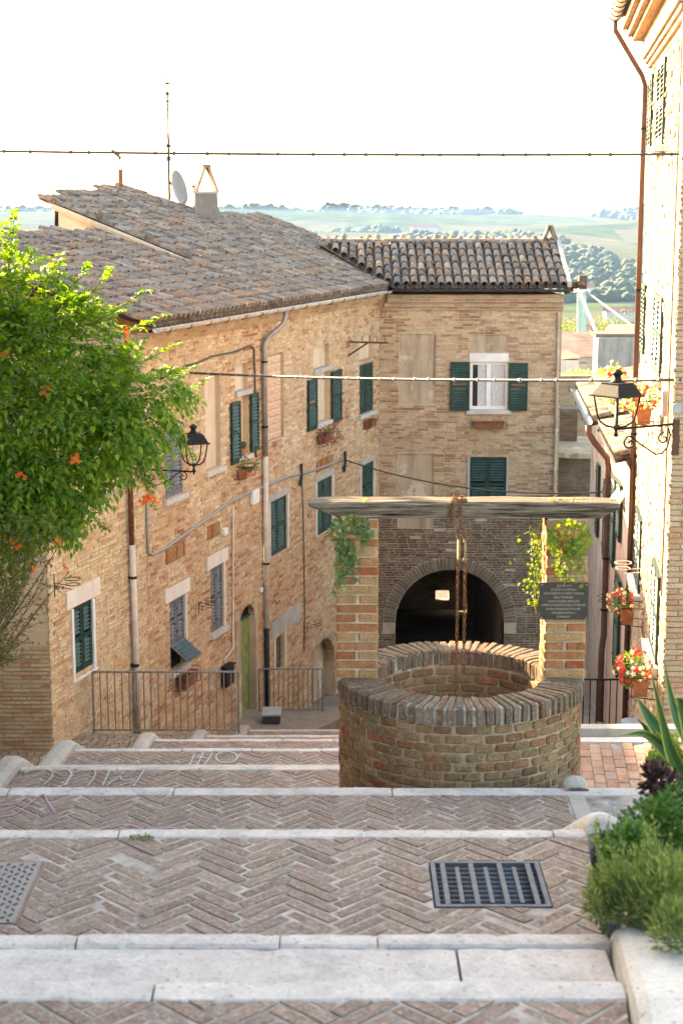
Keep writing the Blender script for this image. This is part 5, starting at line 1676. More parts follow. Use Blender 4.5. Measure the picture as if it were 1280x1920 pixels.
for s, xc in ((-1, .118), (1, 1.677)):
    m = MB(); m.box(xc - .150, xc + .150, 11.758, 12.042, RIM - .02, PZ); m.build("pillar_core", "pillar_mortar", WE_)
    nc = 17
    ph = (PZ - RIM) / nc
    for c in range(nc):
        z = RIM + ph * (c + .5)
        for fb in (0, 1):
            y = 11.822 if fb == 0 else 11.978
            two = ((c + (s > 0)) % 2 == 0)
            if two:
                for sx in (-1, 1):
                    w_ = rr.uniform(.142, .152)
                    inst("pillar_brick", rr.choice(PB), (xc + sx * .081 + rr.uniform(-.004, .004), y, z), WE_, (0, 0, rr.uniform(-.02, .02)), (w_, .15, ph - .013))
            else:
                inst("pillar_brick", rr.choice(PB), (xc + rr.uniform(-.005, .005), y, z), WE_, (0, 0, rr.uniform(-.015, .015)), (rr.uniform(.306, .318), .15, ph - .012))
# wooden beam
m = MB(); vv, ff = [], []
st = [(-.245, -2.112, -2.135), (-.12, -2.106, -2.185), (.0, -2.102, -2.225), (.2, -2.104, -2.226), (.5, -2.100, -2.224), (.9, -2.106, -2.226), (1.2, -2.104, -2.228), (1.5, -2.108, -2.226), (1.8, -2.110, -2.228), (1.92, -2.112, -2.235), (2.0, -2.114, -2.185), (2.062, -2.118, -2.15)]
for (x, zt, zb) in st:
    for (y, z) in ((11.775, zb + .006), (11.768, (zt + zb) / 2), (11.775, zt - .012), (11.79, zt), (12.01, zt + .004), (12.03, zt - .012), (12.035, zb + .01), (12.02, zb), (11.79, zb)):
        vv.append((x + noise.noise(Vector((y * 9, z * 9, x))) * .012, y + noise.noise(Vector((x * 3, z * 7, 0))) * .01, z + noise.noise(Vector((x * 4, y * 6, 3))) * .007))
n = 9
for i in range(len(st) - 1):
    for k in range(n): ff.append((i * n + k, (i + 1) * n + k, (i + 1) * n + (k + 1) % n, i * n + (k + 1) % n))
ff.append(tuple(range(n))); ff.append(tuple(reversed(range((len(st) - 1) * n, len(st) * n))))
ff = [tuple(reversed(f)) for f in ff]
m.raw(vv, ff); bo = m.build("beam", "weathered_wood", WE_, smooth=False)

# --- pulley and chain
PU = thing("pulley", (.905, 11.9, -2.2), "rusty pulley block with a double chain hanging from the beam into the well", "pulley")
def link(mb, c, ax, side, L=.022, w=.0115, r=.0042):
    ax = Vector(ax).normalized(); side = Vector(side).normalized()
    pts = []
    for k in range(9):
        a = 2 * math.pi * k / 8
        pts.append(Vector(c) + ax * (L * math.sin(a)) + side * (w * math.cos(a)))
    mb.tube(pts, r, 5, cap=False)
def chain(mb, pts, pitch=.033):
    pts = [Vector(p) for p in pts]
    k = 0
    for a, b in zip(pts, pts[1:]):
        L_ = (b - a).length; n = max(1, int(round(L_ / pitch))); d = (b - a) / n
        for i in range(n):
            c = a + d * (i + .5)
            s1 = d.cross(Vector((0, 1, .1))).normalized(); s2 = d.cross(s1).normalized()
            link(mb, c, d, s1 * .8 + s2 * .6 if k % 2 else s2 * .8 - s1 * .6); k += 1
def zpx(y, Y=11.75): return on_y(862, y, Y).z
X0 = on_y(862, 1000, 11.75).x
xa, xb = on_y(857, 1100, 11.75).x, on_y(870.5, 1100, 11.75).x
for nm, x, z1 in (("chain", xa, zpx(1303)), ("chain", xb, zpx(1262))):
    m = MB(); chain(m, [(x, 11.74, zpx(1048)), (x + (.0), 11.74, z1)]); m.build(nm, "iron_rust", PU, kind="stuff")
m = MB(); chain(m, [(X0 - .06, 11.752, zpx(982)), (X0 - .06, 11.75, zpx(944)), (X0 - .05, 11.80, zpx(941)), (X0 - .03, 12.0, zpx(941))]); chain(m, [(X0 - .068, 11.757, zpx(975)), (X0 - .068, 11.755, zpx(944)), (X0 - .03, 11.77, zpx(936)), (X0, 11.80, zpx(944))]); m.build("wrapped_chain", "iron_rust", PU, kind="stuff")
m = MB(); chain(m, [(X0, 11.752, zpx(944)), (X0, 11.752, zpx(985)), (X0 + .004, 11.752, zpx(992))]); m.build("hanger_chain", "iron_rust", PU, kind="stuff")
m = MB(); m.obox((X0 + .022, 11.80, zpx(942) + .012), (.028, 0, 0), (0, .035, 0), (0, 0, .014)); m.tube([(X0 + .012, 11.8, zpx(942)), (X0 + .012, 11.8, zpx(931))], .01, 6); m.build("beam_bolt", "iron_rust", PU)
m = MB(); c = Vector((X0 + .012, 11.745, zpx(997)))
m.tube([c + Vector((.028 * math.cos(a), 0, .034 * math.sin(a))) for a in [math.pi * 2 * k / 14 - 1.2 for k in range(13)]], .0095, 7)
m.tube([c + Vector((0, 0, -.03)), c + Vector((0, 0, -.075))], .009, 6); m.build("hook", "iron_rust", PU, smooth=True)
pc = Vector(((xa + xb) / 2, 11.745, zpx(1030)))
simple("pulley_wood", (.34, .24, .13), .35, 25, .8, bump=.5)
for s in (-1, 1):
    m = MB(); vv = []; N = 14
    for y in (-.008, .008):
        for k in range(N):
            a = 2 * math.pi * k / N
            vv.append(pc + Vector((s * .022 + y, .048 * math.cos(a), .088 * math.sin(a))))
    ff = [tuple(range(N))[::-1], tuple(range(N, 2 * N))] + [(k, (k + 1) % N, N + (k + 1) % N, N + k) for k in range(N)]
    m.raw(vv, ff); m.build("cheek", "pulley_wood", PU)
m = MB(); vv = []; N = 18
for x, r in ((-.013, .062), (-.004, .05), (.004, .05), (.013, .062)):
    for k in range(N): vv.append(pc + Vector((x, r * .7 * math.cos(2 * math.pi * k / N), r * math.sin(2 * math.pi * k / N))))
ff = [(i * N + k, i * N + (k + 1) % N, (i + 1) * N + (k + 1) % N, (i + 1) * N + k) for i in range(3) for k in range(N)] + [tuple(range(N))[::-1], tuple(range(3 * N, 4 * N))]
m.raw(vv, ff); m.build("sheave", "iron_rust", PU)
m = MB(); m.obox(pc + Vector((0, 0, .093)), (.036, 0, 0), (0, .03, 0), (0, 0, .008)); m.build("yoke", "iron_rust", PU)

# --- plaque with lettering
pa, pb = on_y(1010, 1161, 11.735), on_y(1103, 1092, 11.735)
PL = thing("plaque", (pa.x, 11.73, pa.z), "dark metal plaque with worn engraved lettering on the right pillar", "plaque")
m = MB(); m.box(pa.x, pb.x, 11.722, 11.738, pa.z, pb.z); m.build("plate", "plaque_dark", PL, bevel=.003)
for (x, z) in ((pa.x + .015, pa.z + .015), (pb.x - .015, pa.z + .015), (pa.x + .015, pb.z - .015), (pb.x - .015, pb.z - .015)):
    m = MB(); m.obox((x, 11.720, z), (.004, 0, 0), (0, .003, 0), (0, 0, .004)); m.build("screw", "plaque_letter", PL)
LINES = ["QUI NEL 1719", "SCOCCO' LA SCINTILLA", "CHE INCENDIO' LO SPIRITO GIOIOSO", "DEGLI \"SCARINARI\"", "I QUALI VOLLERO APPELLARSI", "CORSA DI POLENTARI DERO ATTINENZA", "IN UNA RISONANZA POPOLARE", "CHE DIEDE LUSTRO A", "CORINALDO"]
ph = (pb.z - pa.z)
for i, txt in enumerate(LINES):
    cu = bpy.data.curves.new("lettering", 'FONT'); cu.body = txt; cu.align_x = 'CENTER'; cu.align_y = 'CENTER'
    cu.size = .0215; cu.extrude = .0006; cu.resolution_u = 2
    tmp = bpy.data.objects.new("tmp", cu); COL.objects.link(tmp)
    bpy.context.view_layer.update()
    me = bpy.data.meshes.new_from_object(tmp.evaluated_get(bpy.context.evaluated_depsgraph_get()))
    bpy.data.objects.remove(tmp)
    me.materials.clear(); me.materials.append(MATS["plaque_letter"])
    wmax = max((v.co.x for v in me.vertices), default=.1) * 2
    sx = min(.82, (pb.x - pa.x - .03) / wmax)
    inst("lettering", me, ((pa.x + pb.x) / 2 - .004, 11.7205, pb.z - ph * (i + .75) / (len(LINES) + .5)), PL, (R(90), 0, 0), (sx, 1.05, 1))

# ================================================================== railings
def railing(name, p0, p1, h, n, mat, label, rad=.011, post=True):
    p0, p1 = Vector(p0), Vector(p1)
    t = thing(name, p0, label, "railing")
    up = Vector((0, 0, 1)); d = (p1 - p0)
    m = MB(); m.tube([p0 + up * h, p1 + up * h], .018, 8); m.build("top_rail", mat, t)
    m = MB(); m.tube([p0 + up * .06, p1 + up * .06], .014, 8); m.build("bottom_rail", mat, t)
    for k in range(n + 1):
        q = p0 + d * k / n
        end = k in (0, n)
        m = MB(); m.tube([q + up * (0 if end else .06), q + up * h], .018 if end else rad, 6); m.build("post" if end else "baluster", mat, t)
    return t
railing("railing", (-3.86, 24.22, -8.0), (-1.60, 24.22, -8.0), 1.0, 20, "iron_grey", "grey iron railing on the cobbled terrace before the annex")
railing("railing", (-1.66, 31.42, -9.92), (-.38, 31.42, -9.92), .90, 13, "iron_grey", "smaller grey railing beyond the green door")
railing("railing", (3.5, 27.0, -8.98), (5.0, 27.0, -8.98), 1.04, 13, "iron_black", "black iron railing right of the well below the terrace")

# ================================================================== street lamps
def spiral(c, h, r0, turns, n=26, start=0.0, sgn=1, rmin=.15):
    out = []
    for k in range(n + 1):
        f = k / n; a = start + sgn * turns * 2 * math.pi * f; r = r0 * (1 - (1 - rmin) * f)
        out.append(Vector(c) + Vector(h) * (r * math.cos(a)) + Vector((0, 0, 1)) * (r * math.sin(a)))
    return out
def lantern(root, base, s, rot):
    """base = bottom centre of the lantern body; s = scale (1: 0.44 m eave side)."""
    base = Vector(base)
    def sq(hw, z):
        return [base + Vector((math.cos(rot + math.pi / 4 + k * math.pi / 2) * hw * 1.4142, math.sin(rot + math.pi / 4 + k * math.pi / 2) * hw * 1.4142, z)) for k in range(4)]
    def frus(levels, name, mat):
        m = MB(); vv = []; ff = []
        for (hw, z) in levels: vv += sq(hw * s, z * s)
        for i in range(len(levels) - 1):
            for k in range(4): ff.append((i * 4 + k, i * 4 + (k + 1) % 4, (i + 1) * 4 + (k + 1) % 4, (i + 1) * 4 + k))
        ff.append((3, 2, 1, 0)); n4 = 4 * (len(levels) - 1); ff.append((n4, n4 + 1, n4 + 2, n4 + 3))
        m.raw(vv, ff); return m.build(name, mat, root)
    frus([(.235, .385), (.235, .40), (.205, .405), (.145, .525), (.135, .53), (.135, .545), (.10, .55)], "lamp_roof", "lamp_iron")
    m = MB(); m.lathe(base, [(.105 * s, .548 * s), (.06 * s, .575 * s), (.045 * s, .60 * s), (.042 * s, .63 * s), (.066 * s, .645 * s), (.07 * s, .66 * s), (.04 * s, .69 * s), (.01 * s, .71 * s)], 14); m.build("finial", "lamp_iron", root, smooth=True)
    m = MB(); m.lathe(base, [(.02 * s, -.10 * s), (.03 * s, -.08 * s), (.016 * s, -.05 * s), (.022 * s, -.01 * s), (.05 * s, .01 * s), (.045 * s, .03 * s), (.02 * s, .045 * s)], 12); m.build("socket", "lamp_iron", root, smooth=True)
    for k in range(4):
        a = rot + math.pi / 4 + k * math.pi / 2
        d = Vector((math.cos(a), math.sin(a), 0))
        pts = [base + d * (x * s) + Vector((0, 0, z * s)) for x, z in ((.03, .01), (.12, .03), (.19, .08), (.225, .16), (.245, .26), (.27, .39))]
        m = MB(); m.tube(pts, .0125 * s, 6); m.build("rib", "lamp_iron", root, smooth=True)
    m = MB(); m.tube([base + Vector((.0, 0, .03 * s)), base + Vector((0, 0, .39 * s))], .018 * s, 8); m.build("lamp_tube", "plastic_white", root, smooth=True)
# right lamp
lb = on_y(1154, 803, 18.75)
LR = thing("street_lamp", lb, "black lantern on a scrolled bracket from the sunlit right-hand house", "street lamp", "wall lanterns")
lantern(LR, lb, .98, R(38))
wx = on_y(1263, 796, 18.85)
m = MB(); m.tube([lb + Vector((0, 0, -.01)), wx + Vector((.03, .06, 0))], .014, 8); m.build("arm", "lamp_iron", LR)
h = (wx - lb); h.z = 0; h.normalize()
s1 = on_y(1180, 831, 18.8); s2 = on_y(1243, 822, 18.83)
m = MB(); m.tube(spiral(s1, h, .085, 1.25, start=math.pi / 2, sgn=1), .011, 6)
p0 = s1 + Vector((0, 0, .085)); e = on_y(1228, 852, 18.83); e2 = on_y(1250, 838, 18.84); e3 = on_y(1256, 815, 18.84)
m.tube([p0, on_y(1200, 833, 18.81), e, on_y(1240, 850, 18.83), e2, e3, on_y(1251, 803, 18.84)], .011, 6)
m.tube(spiral(s2, h, .075, 1.1, start=math.pi / 2, sgn=1), .011, 6)
m.build("scroll", "lamp_iron", LR, smooth=True)
# left lamp
tl, zl = W1.pix(268, 883)
wall_p = W1.p(tl, zl, 0)
lb2 = wall_p + W1.n * .92 + Vector((0, 0, .13))
LL = thing("street_lamp", lb2, "black lantern on a scrolled bracket beside the climbing plant on the left", "street lamp", "wall lanterns")
lantern(LL, lb2, .98, R(20))
m = MB(); m.tube([wall_p + Vector((0, 0, .03)), wall_p + W1.n * .95 + Vector((0, 0, .03))], .014, 8); m.tube([lb2 - Vector((0, 0, .15)), lb2], .014, 6); m.build("arm", "lamp_iron", LL)
m = MB(); m.tube(spiral(wall_p + W1.n * .14 + Vector((0, 0, -.09)), W1.n, .11, 1.2, start=math.pi / 2, sgn=1), .010, 6)
m.tube(spiral(wall_p + W1.n * .72 + Vector((0, 0, -.06)), W1.n, .085, 1.2, start=math.pi / 2, sgn=-1), .010, 6)
m.tube([wall_p + W1.n * .03 + Vector((0, 0, -.12)), wall_p + W1.n * .2 + Vector((0, 0, -.25)), wall_p + W1.n * .42 + Vector((0, 0, -.16)), wall_p + W1.n * .68 + Vector((0, 0, .02))], .010, 6)
m.build("scroll", "lamp_iron", LL, smooth=True)
fpart(LL, "junction_box", W1, tl - .22, tl - .06, zl - .12, zl + .22, .02, .10, "plastic_grey")

# ================================================================== cables
def cable(name, pts, r, mat, label, sag=0.0, clips=0, clipmat="cable_light", n=24, group=None):
    pts = [Vector(p) for p in pts]
    if len(pts) == 2 and sag:
        a, b = pts
        pts = [a + (b - a) * (k / n) - Vector((0, 0, 1)) * sag * 4 * (k / n) * (1 - k / n) for k in range(n + 1)]
    m = MB(); m.tube(pts, r, 6)
    if not clips:
        return tag(m.build(name, mat, None, smooth=True), label, "cable", group)
    t = thing(name, pts[0], label, "cable", group)
    m.build("line", mat, t, smooth=True)
    if clips:
        rr = random.Random(3)
        tot = len(pts) - 1
        for k in range(clips):
            f = (k + .5 + rr.uniform(-.3, .3)) / clips * tot
            i = min(int(f), tot - 1); p = pts[i] + (pts[i + 1] - pts[i]) * (f - i)
            d = (pts[i + 1] - pts[i]).normalized()
            m = MB(); m.tube([p - d * r * .8, p + d * r * .8], r * 1.5, 6); m.build("clip", clipmat, t)
    return t
uR = on_y(1272, 289, 18.9); uL = on_y(-260, 279, 18.9)
cable("power_line", [uL, uR], .017, "cable_grey", "dark cable spanning the sky above the roofs", .03, 30, "cable_grey")
cable("thin_wire", [uL + Vector((0, 0, .035)), uR + Vector((0, 0, .03))], .004, "cable_grey", "hair-thin wire just above the sky cable", .01)
m = MB(); m.tube([(uL.x - .05, uL.y, -9), (uL.x - .05, uL.y, uL.z + .6)], .1, 10); o = m.build("utility_pole", "bark", None); tag(o, "wooden pole out of view that carries the sky cable", "pole")
tl2, zl2 = W1.pix(352, 699)
cable("power_line", [W1.p(tl2, zl2, .05), on_y(1276, 712, 18.88)], .021, "cable_grey", "thick tied cable crossing in front of the shuttered windows", .05, 26, "cable_light")
tb, zb = W1.pix(645, 862, .05)
cable("thin_wire", [W1.p(tb, zb, .06), PF.p(-1.6, PF.pix(1126, 906)[1], .05)], .016, "cable_grey", "thin drooping cable across the corner house front", .28)
def wall_cable(F, pts, r, mat, label, o=.03):
    return cable("wall_cable", [F.p(*F.pix(x, y, o), o) for x, y in pts], r, mat, label)
wall_cable(W1, [(276, 945), (277, 1000), (278, 1036), (285, 1040), (310, 1028), (345, 1003), (385, 975), (425, 945), (470, 922), (505, 908), (540, 893), (580, 884), (620, 870), (643, 860)], .028, "cable_light", "thick grey cable climbing across the brick front from the left lamp")
wall_cable(W1, [(345, 687), (372, 680), (398, 668), (440, 660), (468, 648), (476, 652), (478, 700), (479, 780), (480, 858)], .018, "cable_grey", "cable above the upper windows bending down beside the grey downpipe")
wall_cable(W1, [(565, 886), (568, 950), (570, 1050), (571, 1150), (570, 1222)], .013, "cable_grey", "thin dark cable running straight down the brick front")
wall_cable(A0, [(105, 968), (150, 948), (200, 928), (232, 917), (243, 912)], .022, "cable_light", "grey cable rising across the annex wall under the leaves", .03)
wall_cable(W1, [(437, 948), (437, 1040), (437, 1130), (437, 1212), (430, 1226), (422, 1234), (421, 1244)], .022, "pipe_cream", "cream conduit beside the grey shutters ending at the black box")
MBx = thing("meter_box", W1.p(*W1.pix(420, 1265), .05), "small black letter box on the brick wall behind the railing", "box")
q = rect(W1, 413, 427, 1248, 1284); fpart(MBx, "case", W1, q[0], q[1], q[2], q[3], .02, .14, "iron_black", .01); fpart(MBx, "hood", W1, q[0] - .01, q[1] + .01, q[3], q[3] + .03, .02, .17, "iron_black")
for (x0, x1, y0, y1, lab) in ((467, 480, 918, 944, "white alarm box beside the cream downpipe"), (414, 421, 990, 1003, "tiny white box above the grey shutters"), (484, 487, 1102, 1110, "small white house number plate by the green door")):
    q = rect(W1, x0, x1, y0, y1)
    o = fpart(None, "wall_box", W1, q[0], q[1], q[2], q[3], .01, .08, "plastic_white", .01); tag(o, lab, "box")
# iron line bracket
tb, zb = W1.pix(651, 641)
br = thing("iron_bracket", W1.p(tb, zb, 0), "rusty iron bracket with four pegs above the corner shutters", "bracket")
a = W1.p(tb, zb, 0); out = W1.n
LB = .98
m = MB(); m.obox(a + out * LB / 2, out * LB / 2, W1.u * .02, (0, 0, .02)); m.build("bar", "rust_brown", br)
m = MB(); b = W1.p(tb, W1.pix(651, 668)[1], 0); m.tube([b, a + out * LB * .52], .022, 6); m.build("brace", "rust_brown", br)
for f in (.36, .55, .74, .93):
    m = MB(); m.tube([a + out * LB * f, a + out * LB * f + Vector((0, 0, .15))], .009, 5); m.build("peg", "rust_brown", br)
for (x, y, lab) in ((643, 868, "black cable anchor on the brick wall above the beam"), (561, 893, "dark iron cable stay beside the drooping wires")):
    t_, z_ = W1.pix(x, y)
    k = thing("cable_anchor", W1.p(t_, z_, 0), lab, "bracket")
    m = MB(); m.tube([W1.p(t_, z_ + .28, .05), W1.p(t_ - .05, z_, .07), W1.p(t_ - .1, z_ - .2, .06)], .03, 6); m.build("rod", "iron_black", k)
    m = MB(); m.tube(spiral(W1.p(t_ - .1, z_ - .12, .06), W1.u, .1, 1.0), .016, 5); m.build("coil", "iron_black", k)

# ================================================================== boxes and pot holders
def flower_box(F, t, z, w, o, label, mat="terracotta_dark", h=.15, d=.16, holder=True):
    b = thing("flower_box", F.p(t, z, o), label, "flower box", "window boxes")
    m = MB(); vv = []
    for (zz, k) in ((0, .86), (h, 1.0)):
        for sx, sy in ((-1, -1), (1, -1), (1, 1), (-1, 1)): vv.append(F.p(t + sx * w / 2 * k, z + zz, o + sy * d / 2 * k))
    for (zz, k) in ((h, .92), (h * .8, .9)):
        for sx, sy in ((-1, -1), (1, -1), (1, 1), (-1, 1)): vv.append(F.p(t + sx * w / 2 * k, z + zz, o + sy * d / 2 * k))
    ff = [(0, 1, 2, 3)]
    for i in range(3):
        for k in range(4): ff.append((i * 4 + k, (i + 1) * 4 + k, (i + 1) * 4 + (k + 1) % 4, i * 4 + (k + 1) % 4))
    m.raw(vv, ff); m.build("trough", mat, b)
    m = MB(); k = .9; m.poly([F.p(t - w / 2 * k, z + h * .82, o - d / 2 * k), F.p(t + w / 2 * k, z + h * .82, o - d / 2 * k), F.p(t + w / 2 * k, z + h * .82, o + d / 2 * k), F.p(t - w / 2 * k, z + h * .82, o + d / 2 * k)]); m.build("soil", "soil", b)
    m = MB(); vv = F.p(t, z - .01, o); m.fbox(F, t - w / 2 * .9, t + w / 2 * .9, z - .03, z - .004, o - d / 2 * .85, o + d / 2 * .85); m.build("saucer", mat, b)
    if holder:
        m = MB()
        for s in (-1, 1): m.tube([F.p(t + s * w * .56, z + h + .05, 0), F.p(t + s * w * .56, z + h + .05, o + d * .6), F.p(t + s * w * .56, z - .02, o + d * .6), F.p(t + s * w * .56, z - .05, 0)], .008, 5)
        m.tube([F.p(t - w * .56, z + h * .8, o + d * .6), F.p(t + w * .56, z + h * .8, o + d * .6)], .007, 5)
        m.build("holder", "iron_black", b)
    return b
FB = {}
tt, zz = W1.pix(699, 797, .15); FB['g'] = flower_box(W1, tt - .1, zz, .55, .13, "empty terracotta window box under the corner shutters")
tt, zz = W2.pix(916, 801, .15); FB['w'] = flower_box(W2, tt, zz, .78, .13, "empty terracotta window box under the white framed window")
tt, zz = W1.pix(604, 828, .15); FB['f'] = flower_box(W1, tt + .25, zz, .55, .14, "window box of pink flowers beside the open cream window")
tt, zz = W1.pix(463, 892, .15); FB['c'] = flower_box(W1, tt, zz, .42, .13, "small window box with a leafy plant under the open window", "terracotta")
tt, zz = W1.pix(345, 1288, .15); FB['k'] = flower_box(W1, tt + .2, zz, .62, .15, "empty terracotta box on the wall below the propped grey shutter", h=.2)
# pot on the sill
tt, zz = W1.pix(455, 853, -.03)
pt = thing("flower_pot", W1.p(tt, zz, -.03), "little terracotta pot with a round cactus on the window sill", "pot")
m = MB(); m.lathe(W1.p(tt, zz, -.03), [(.055, 0), (.075, .10), (.083, .10), (.083, .13), (.07, .13)], 14); m.build("pot", "terracotta", pt, smooth=False)
# ring holders
def pot_ring(F, t, z, out, label, mat="iron_black", s=1.0, side=None):
    u = F.n
    r = thing("pot_holder", F.p(t, z, 0), label, "pot holder", "iron pot holders")
    a = F.p(t, z, .01)
    m = MB(); m.tube([a + Vector((0, 0, .2 * s)), a - Vector((0, 0, .2 * s))], .009 * s, 6); m.build("wall_bar", mat, r)
    m = MB(); m.tube([a + Vector((0, 0, .04)), a + u * out], .006 * s, 5); m.tube([a - Vector((0, 0, .02)), a + u * out * .9 - Vector((0, 0, .05))], .006 * s, 5); m.build("arm", mat, r)
    c = a + u * (out - .02)
    for rad, dz in ((.13 * s, .12 * s), (.11 * s, .03 * s)):
        m = MB(); m.tube([c + Vector((rad * math.cos(k * math.pi / 9), rad * math.sin(k * math.pi / 9), dz)) for k in range(19)], .007 * s, 5, cap=False); m.build("ring", mat, r)
    m = MB(); m.tube(spiral(a + u * .09 * s - Vector((0, 0, .09 * s)), u, .045 * s, .7, start=math.pi / 2), .006 * s, 5); m.build("scroll", mat, r)
    return r
t_, z_ = W1.pix(372, 1133); pot_ring(W1, t_, z_, .26, "black iron pot ring between the two grey shutters", s=.9)
t_, z_ = W1.pix(576, 1172); pot_ring(W1, t_, z_, .26, "black iron pot ring beside the arched cellar door", s=.85)
t_, z_ = AF.pix(101, 1098); pot_ring(Frame((AF.p(t_, 0, 0).x, AF.p(t_, 0, 0).y), (0.1, 1)), 0, z_, .30, "empty pot ring on the corner of the annex", s=.9)
t_, z_ = RF.pix(1214, 1070); pot_ring(RF, t_, z_, .36, "cream iron pot ring on the sunlit wall at right", "pipe_cream", .9)
t_, z_ = PF.pix(1163, 1130); pot_ring(PF, t_, z_, .30, "black iron pot ring on the pink house", s=.9)
# right-hand flower boxes on the sunlit wall
for key, (x, y, lab) in {'r1': (1240, 790, "terracotta box with red and white flowers behind the right lamp"), 'r2': (1205, 1164, "terracotta box with red flowers below the cream pot ring"), 'r3': (1235, 1298, "lowest terracotta box with red and white flowers on the right wall")}.items():
    t_, z_ = RF.pix(x, y); FB[key] = flower_box(RF, t_ - .05, z_, .42, .24, lab, "terracotta", .17, .19)
q = [RF.pix(1243, 778, .05), RF.pix(1250, 728, .05)]
o = fpart(None, "meter_box", RF, -.75, -.48, RF.pix(1246, 778, .05)[1], RF.pix(1246, 728, .05)[1], .01, .10, "plastic_grey", .01); tag(o, "tall grey meter box on the sunlit wall beside the flowers", "box")
a, b = RN.pix(1258, 855, .02), RN.pix(1275, 785, .02)
o = fpart(None, "wall_plate", RN, a[0], b[0], a[1], b[1], .004, .02, "rust_brown", .008); tag(o, "brown metal plate carrying the right lamp bracket", "plate")
a, b = RN.pix(1259, 775, .02), RN.pix(1277, 757, .02)
o = fpart(None, "wall_box", RN, a[0], b[0], a[1], b[1], .004, .05, "plastic_grey", .008); tag(o, "small grey junction box above the brown plate", "box")
for (x, y, lab) in ((1268, 168, "upper pale insulator arm on the right house corner"), (1268, 190, "middle pale insulator arm on the right house corner"), (1266, 216, "lower pale insulator arm on the right house corner")):
    p = on_y(x, y, 18.8)
    o = MB(); o.tube([p + Vector((-.06, -.02, -.03)), p + Vector((.12, .02, .03))], .022, 8); o = o.build("insulator_arm", "plastic_white", None); tag(o, lab, "insulator")
# propped awning shutter on the pink house
aw = thing("awning_shutter", on_y(1162, 925, 27.0), "pale green slatted shutter propped out from the pink house", "shutter")
a, b = on_y(1179, 903, 27.4), on_y(1149, 944, 27.2)
m = MB(); d = (b - a); sd = Vector((0, 1, 0)); nn = d.cross(sd).normalized()
for s in (-1, 1): m.obox((a + b) / 2 + sd * .32 * s, d / 2, sd * .04, nn * .015)
m.obox(a, d.normalized() * .03, sd * .28, nn * .015); m.obox(b, d.normalized() * .03, sd * .28, nn * .015); simple("paint_pale_green", (.40, .52, .33), .12, 6, .6); m.build("frame", "paint_pale_green", aw)
for k in range(7):
    m = MB(); m.obox(a + d * (k + .7) / 7.6, d.normalized() * .028 + nn * .012, sd * .28, nn * .006); m.build("slat", "paint_pale_green", aw)

# ================================================================== ground fittings
GR = thing("drain_grate", (gx0, gy0, -2.83), "square steel drain grate let into the herringbone landing", "grate")
z = -2.83
m = MB()
for (a, b, c, d) in ((gx0 - .02, gx1 + .02, gy0 - .02, gy0), (gx0 - .02, gx1 + .02, gy1, gy1 + .02)): m.box(a, b, c, d, z - .1, z + .002)
for (a, b) in ((gx0 - .02, gx0), (gx1, gx1 + .02)): m.box(a, b, gy0, gy1, z - .1, z + .002)
m.build("frame", "steel_grate", GR)
m = MB(); m.box(gx0, gx1, gy0, gy1, z - .65, z - .5); m.build("pit_bottom", "dark_inside", GR)
L_ = gx1 - gx0; W_ = gy1 - gy0
for k in range(9):
    y = gy0 + W_ * (k + .6) / 9.2
    m = MB(); m.tube([(gx0, y, z - .022), (gx1, y, z - .022)], .012, 8); m.build("cross_bar", "steel_grate", GR, smooth=True)
for k in range(7):
    x = gx0 + L_ * (.075 + k * .142)
    m = MB()
    if k % 2 == 0: m.obox((x, (gy0 + gy1) / 2, z - .006), (.011, 0, 0), (0, W_ / 2 - .004, 0), (0, 0, .008))
    else: m.obox((x, (gy0 + gy1) / 2, z - .010), (.009, 0, 0), (0, W_ / 2 - .03, 0), (0, 0, .006))
    m.build("bar", "steel_grate", GR)
TP = thing("tread_plate", (tpx1 - .4, tpy0, -2.83), "studded steel access plate at the left edge of the grate landing", "cover")
m = MB(); m.box(tpx1 - .75, tpx1, tpy0, tpy1, z - .03, z + .002); m.build("plate", "steel_plate", TP)
m = MB(); m.box(tpx1, tpx1 + .014, tpy0 - .01, tpy1 + .01, z - .03, z + .001); m.box(tpx1 - .75, tpx1, tpy1, tpy1 + .012, z - .03, z + .001); m.build("rim", "rust_brown", TP)
m = MB(); k = 0
x = tpx1 - .70
ix = 0
while x < tpx1 - .015:
    y = tpy0 + .02 + (ix % 2) * .026; iy = 0
    while y < tpy1 - .015:
        an = R(45) if (ix + iy) % 2 else R(-45)
        d = Vector((math.cos(an), math.sin(an), 0)); e = Vector((-d.y, d.x, 0)); c = Vector((x, y, z + .002))
        vv = [c - d * .015, c + e * .006, c + d * .015, c - e * .006, c - d * .006 + Vector((0, 0, .006)), c + d * .006 + Vector((0, 0, .006))]
        m.raw(vv, [(0, 3, 4), (3, 5, 4), (3, 2, 5), (2, 1, 5), (1, 4, 5), (1, 0, 4)])
        y += .052; iy += 1
    x += .028; ix += 1
m.build("studs", "steel_plate", TP, kind="stuff")
# planter wall and bed at the right
PLW = thing("planter_wall", (1.2, 4.5, -2.7), "low pale stone kerb wall of the flower bed at the lower right", "wall")
m = MB(); vv, ff = [], []
stn = [(3.0, -2.34), (4.0, -2.42), (4.75, -2.45), (5.3, -2.53), (5.62, -2.60), (5.75, -2.68)]
for (y, zt) in stn:
    x = xr(y) + .01
    for (dx, dz) in ((0, -.7), (0, -.05), (.012, -.015), (.05, 0), (.40, .01), (.46, -.02), (.48, -.7)):
        vv.append((x + dx, y, zt + dz + (noise.noise(Vector((dx * 8, y * 3, 1))) * .012 if dz > -.5 else 0)))
n = 7
for i in range(len(stn) - 1):
    for k in range(n - 1): ff.append((i * n + k, (i + 1) * n + k, (i + 1) * n + k + 1, i * n + k + 1))
ff.append(tuple(range(n)))
ff.append(tuple(reversed(range((len(stn) - 1) * n, len(stn) * n))))
ff = [tuple(reversed(f)) for f in ff]
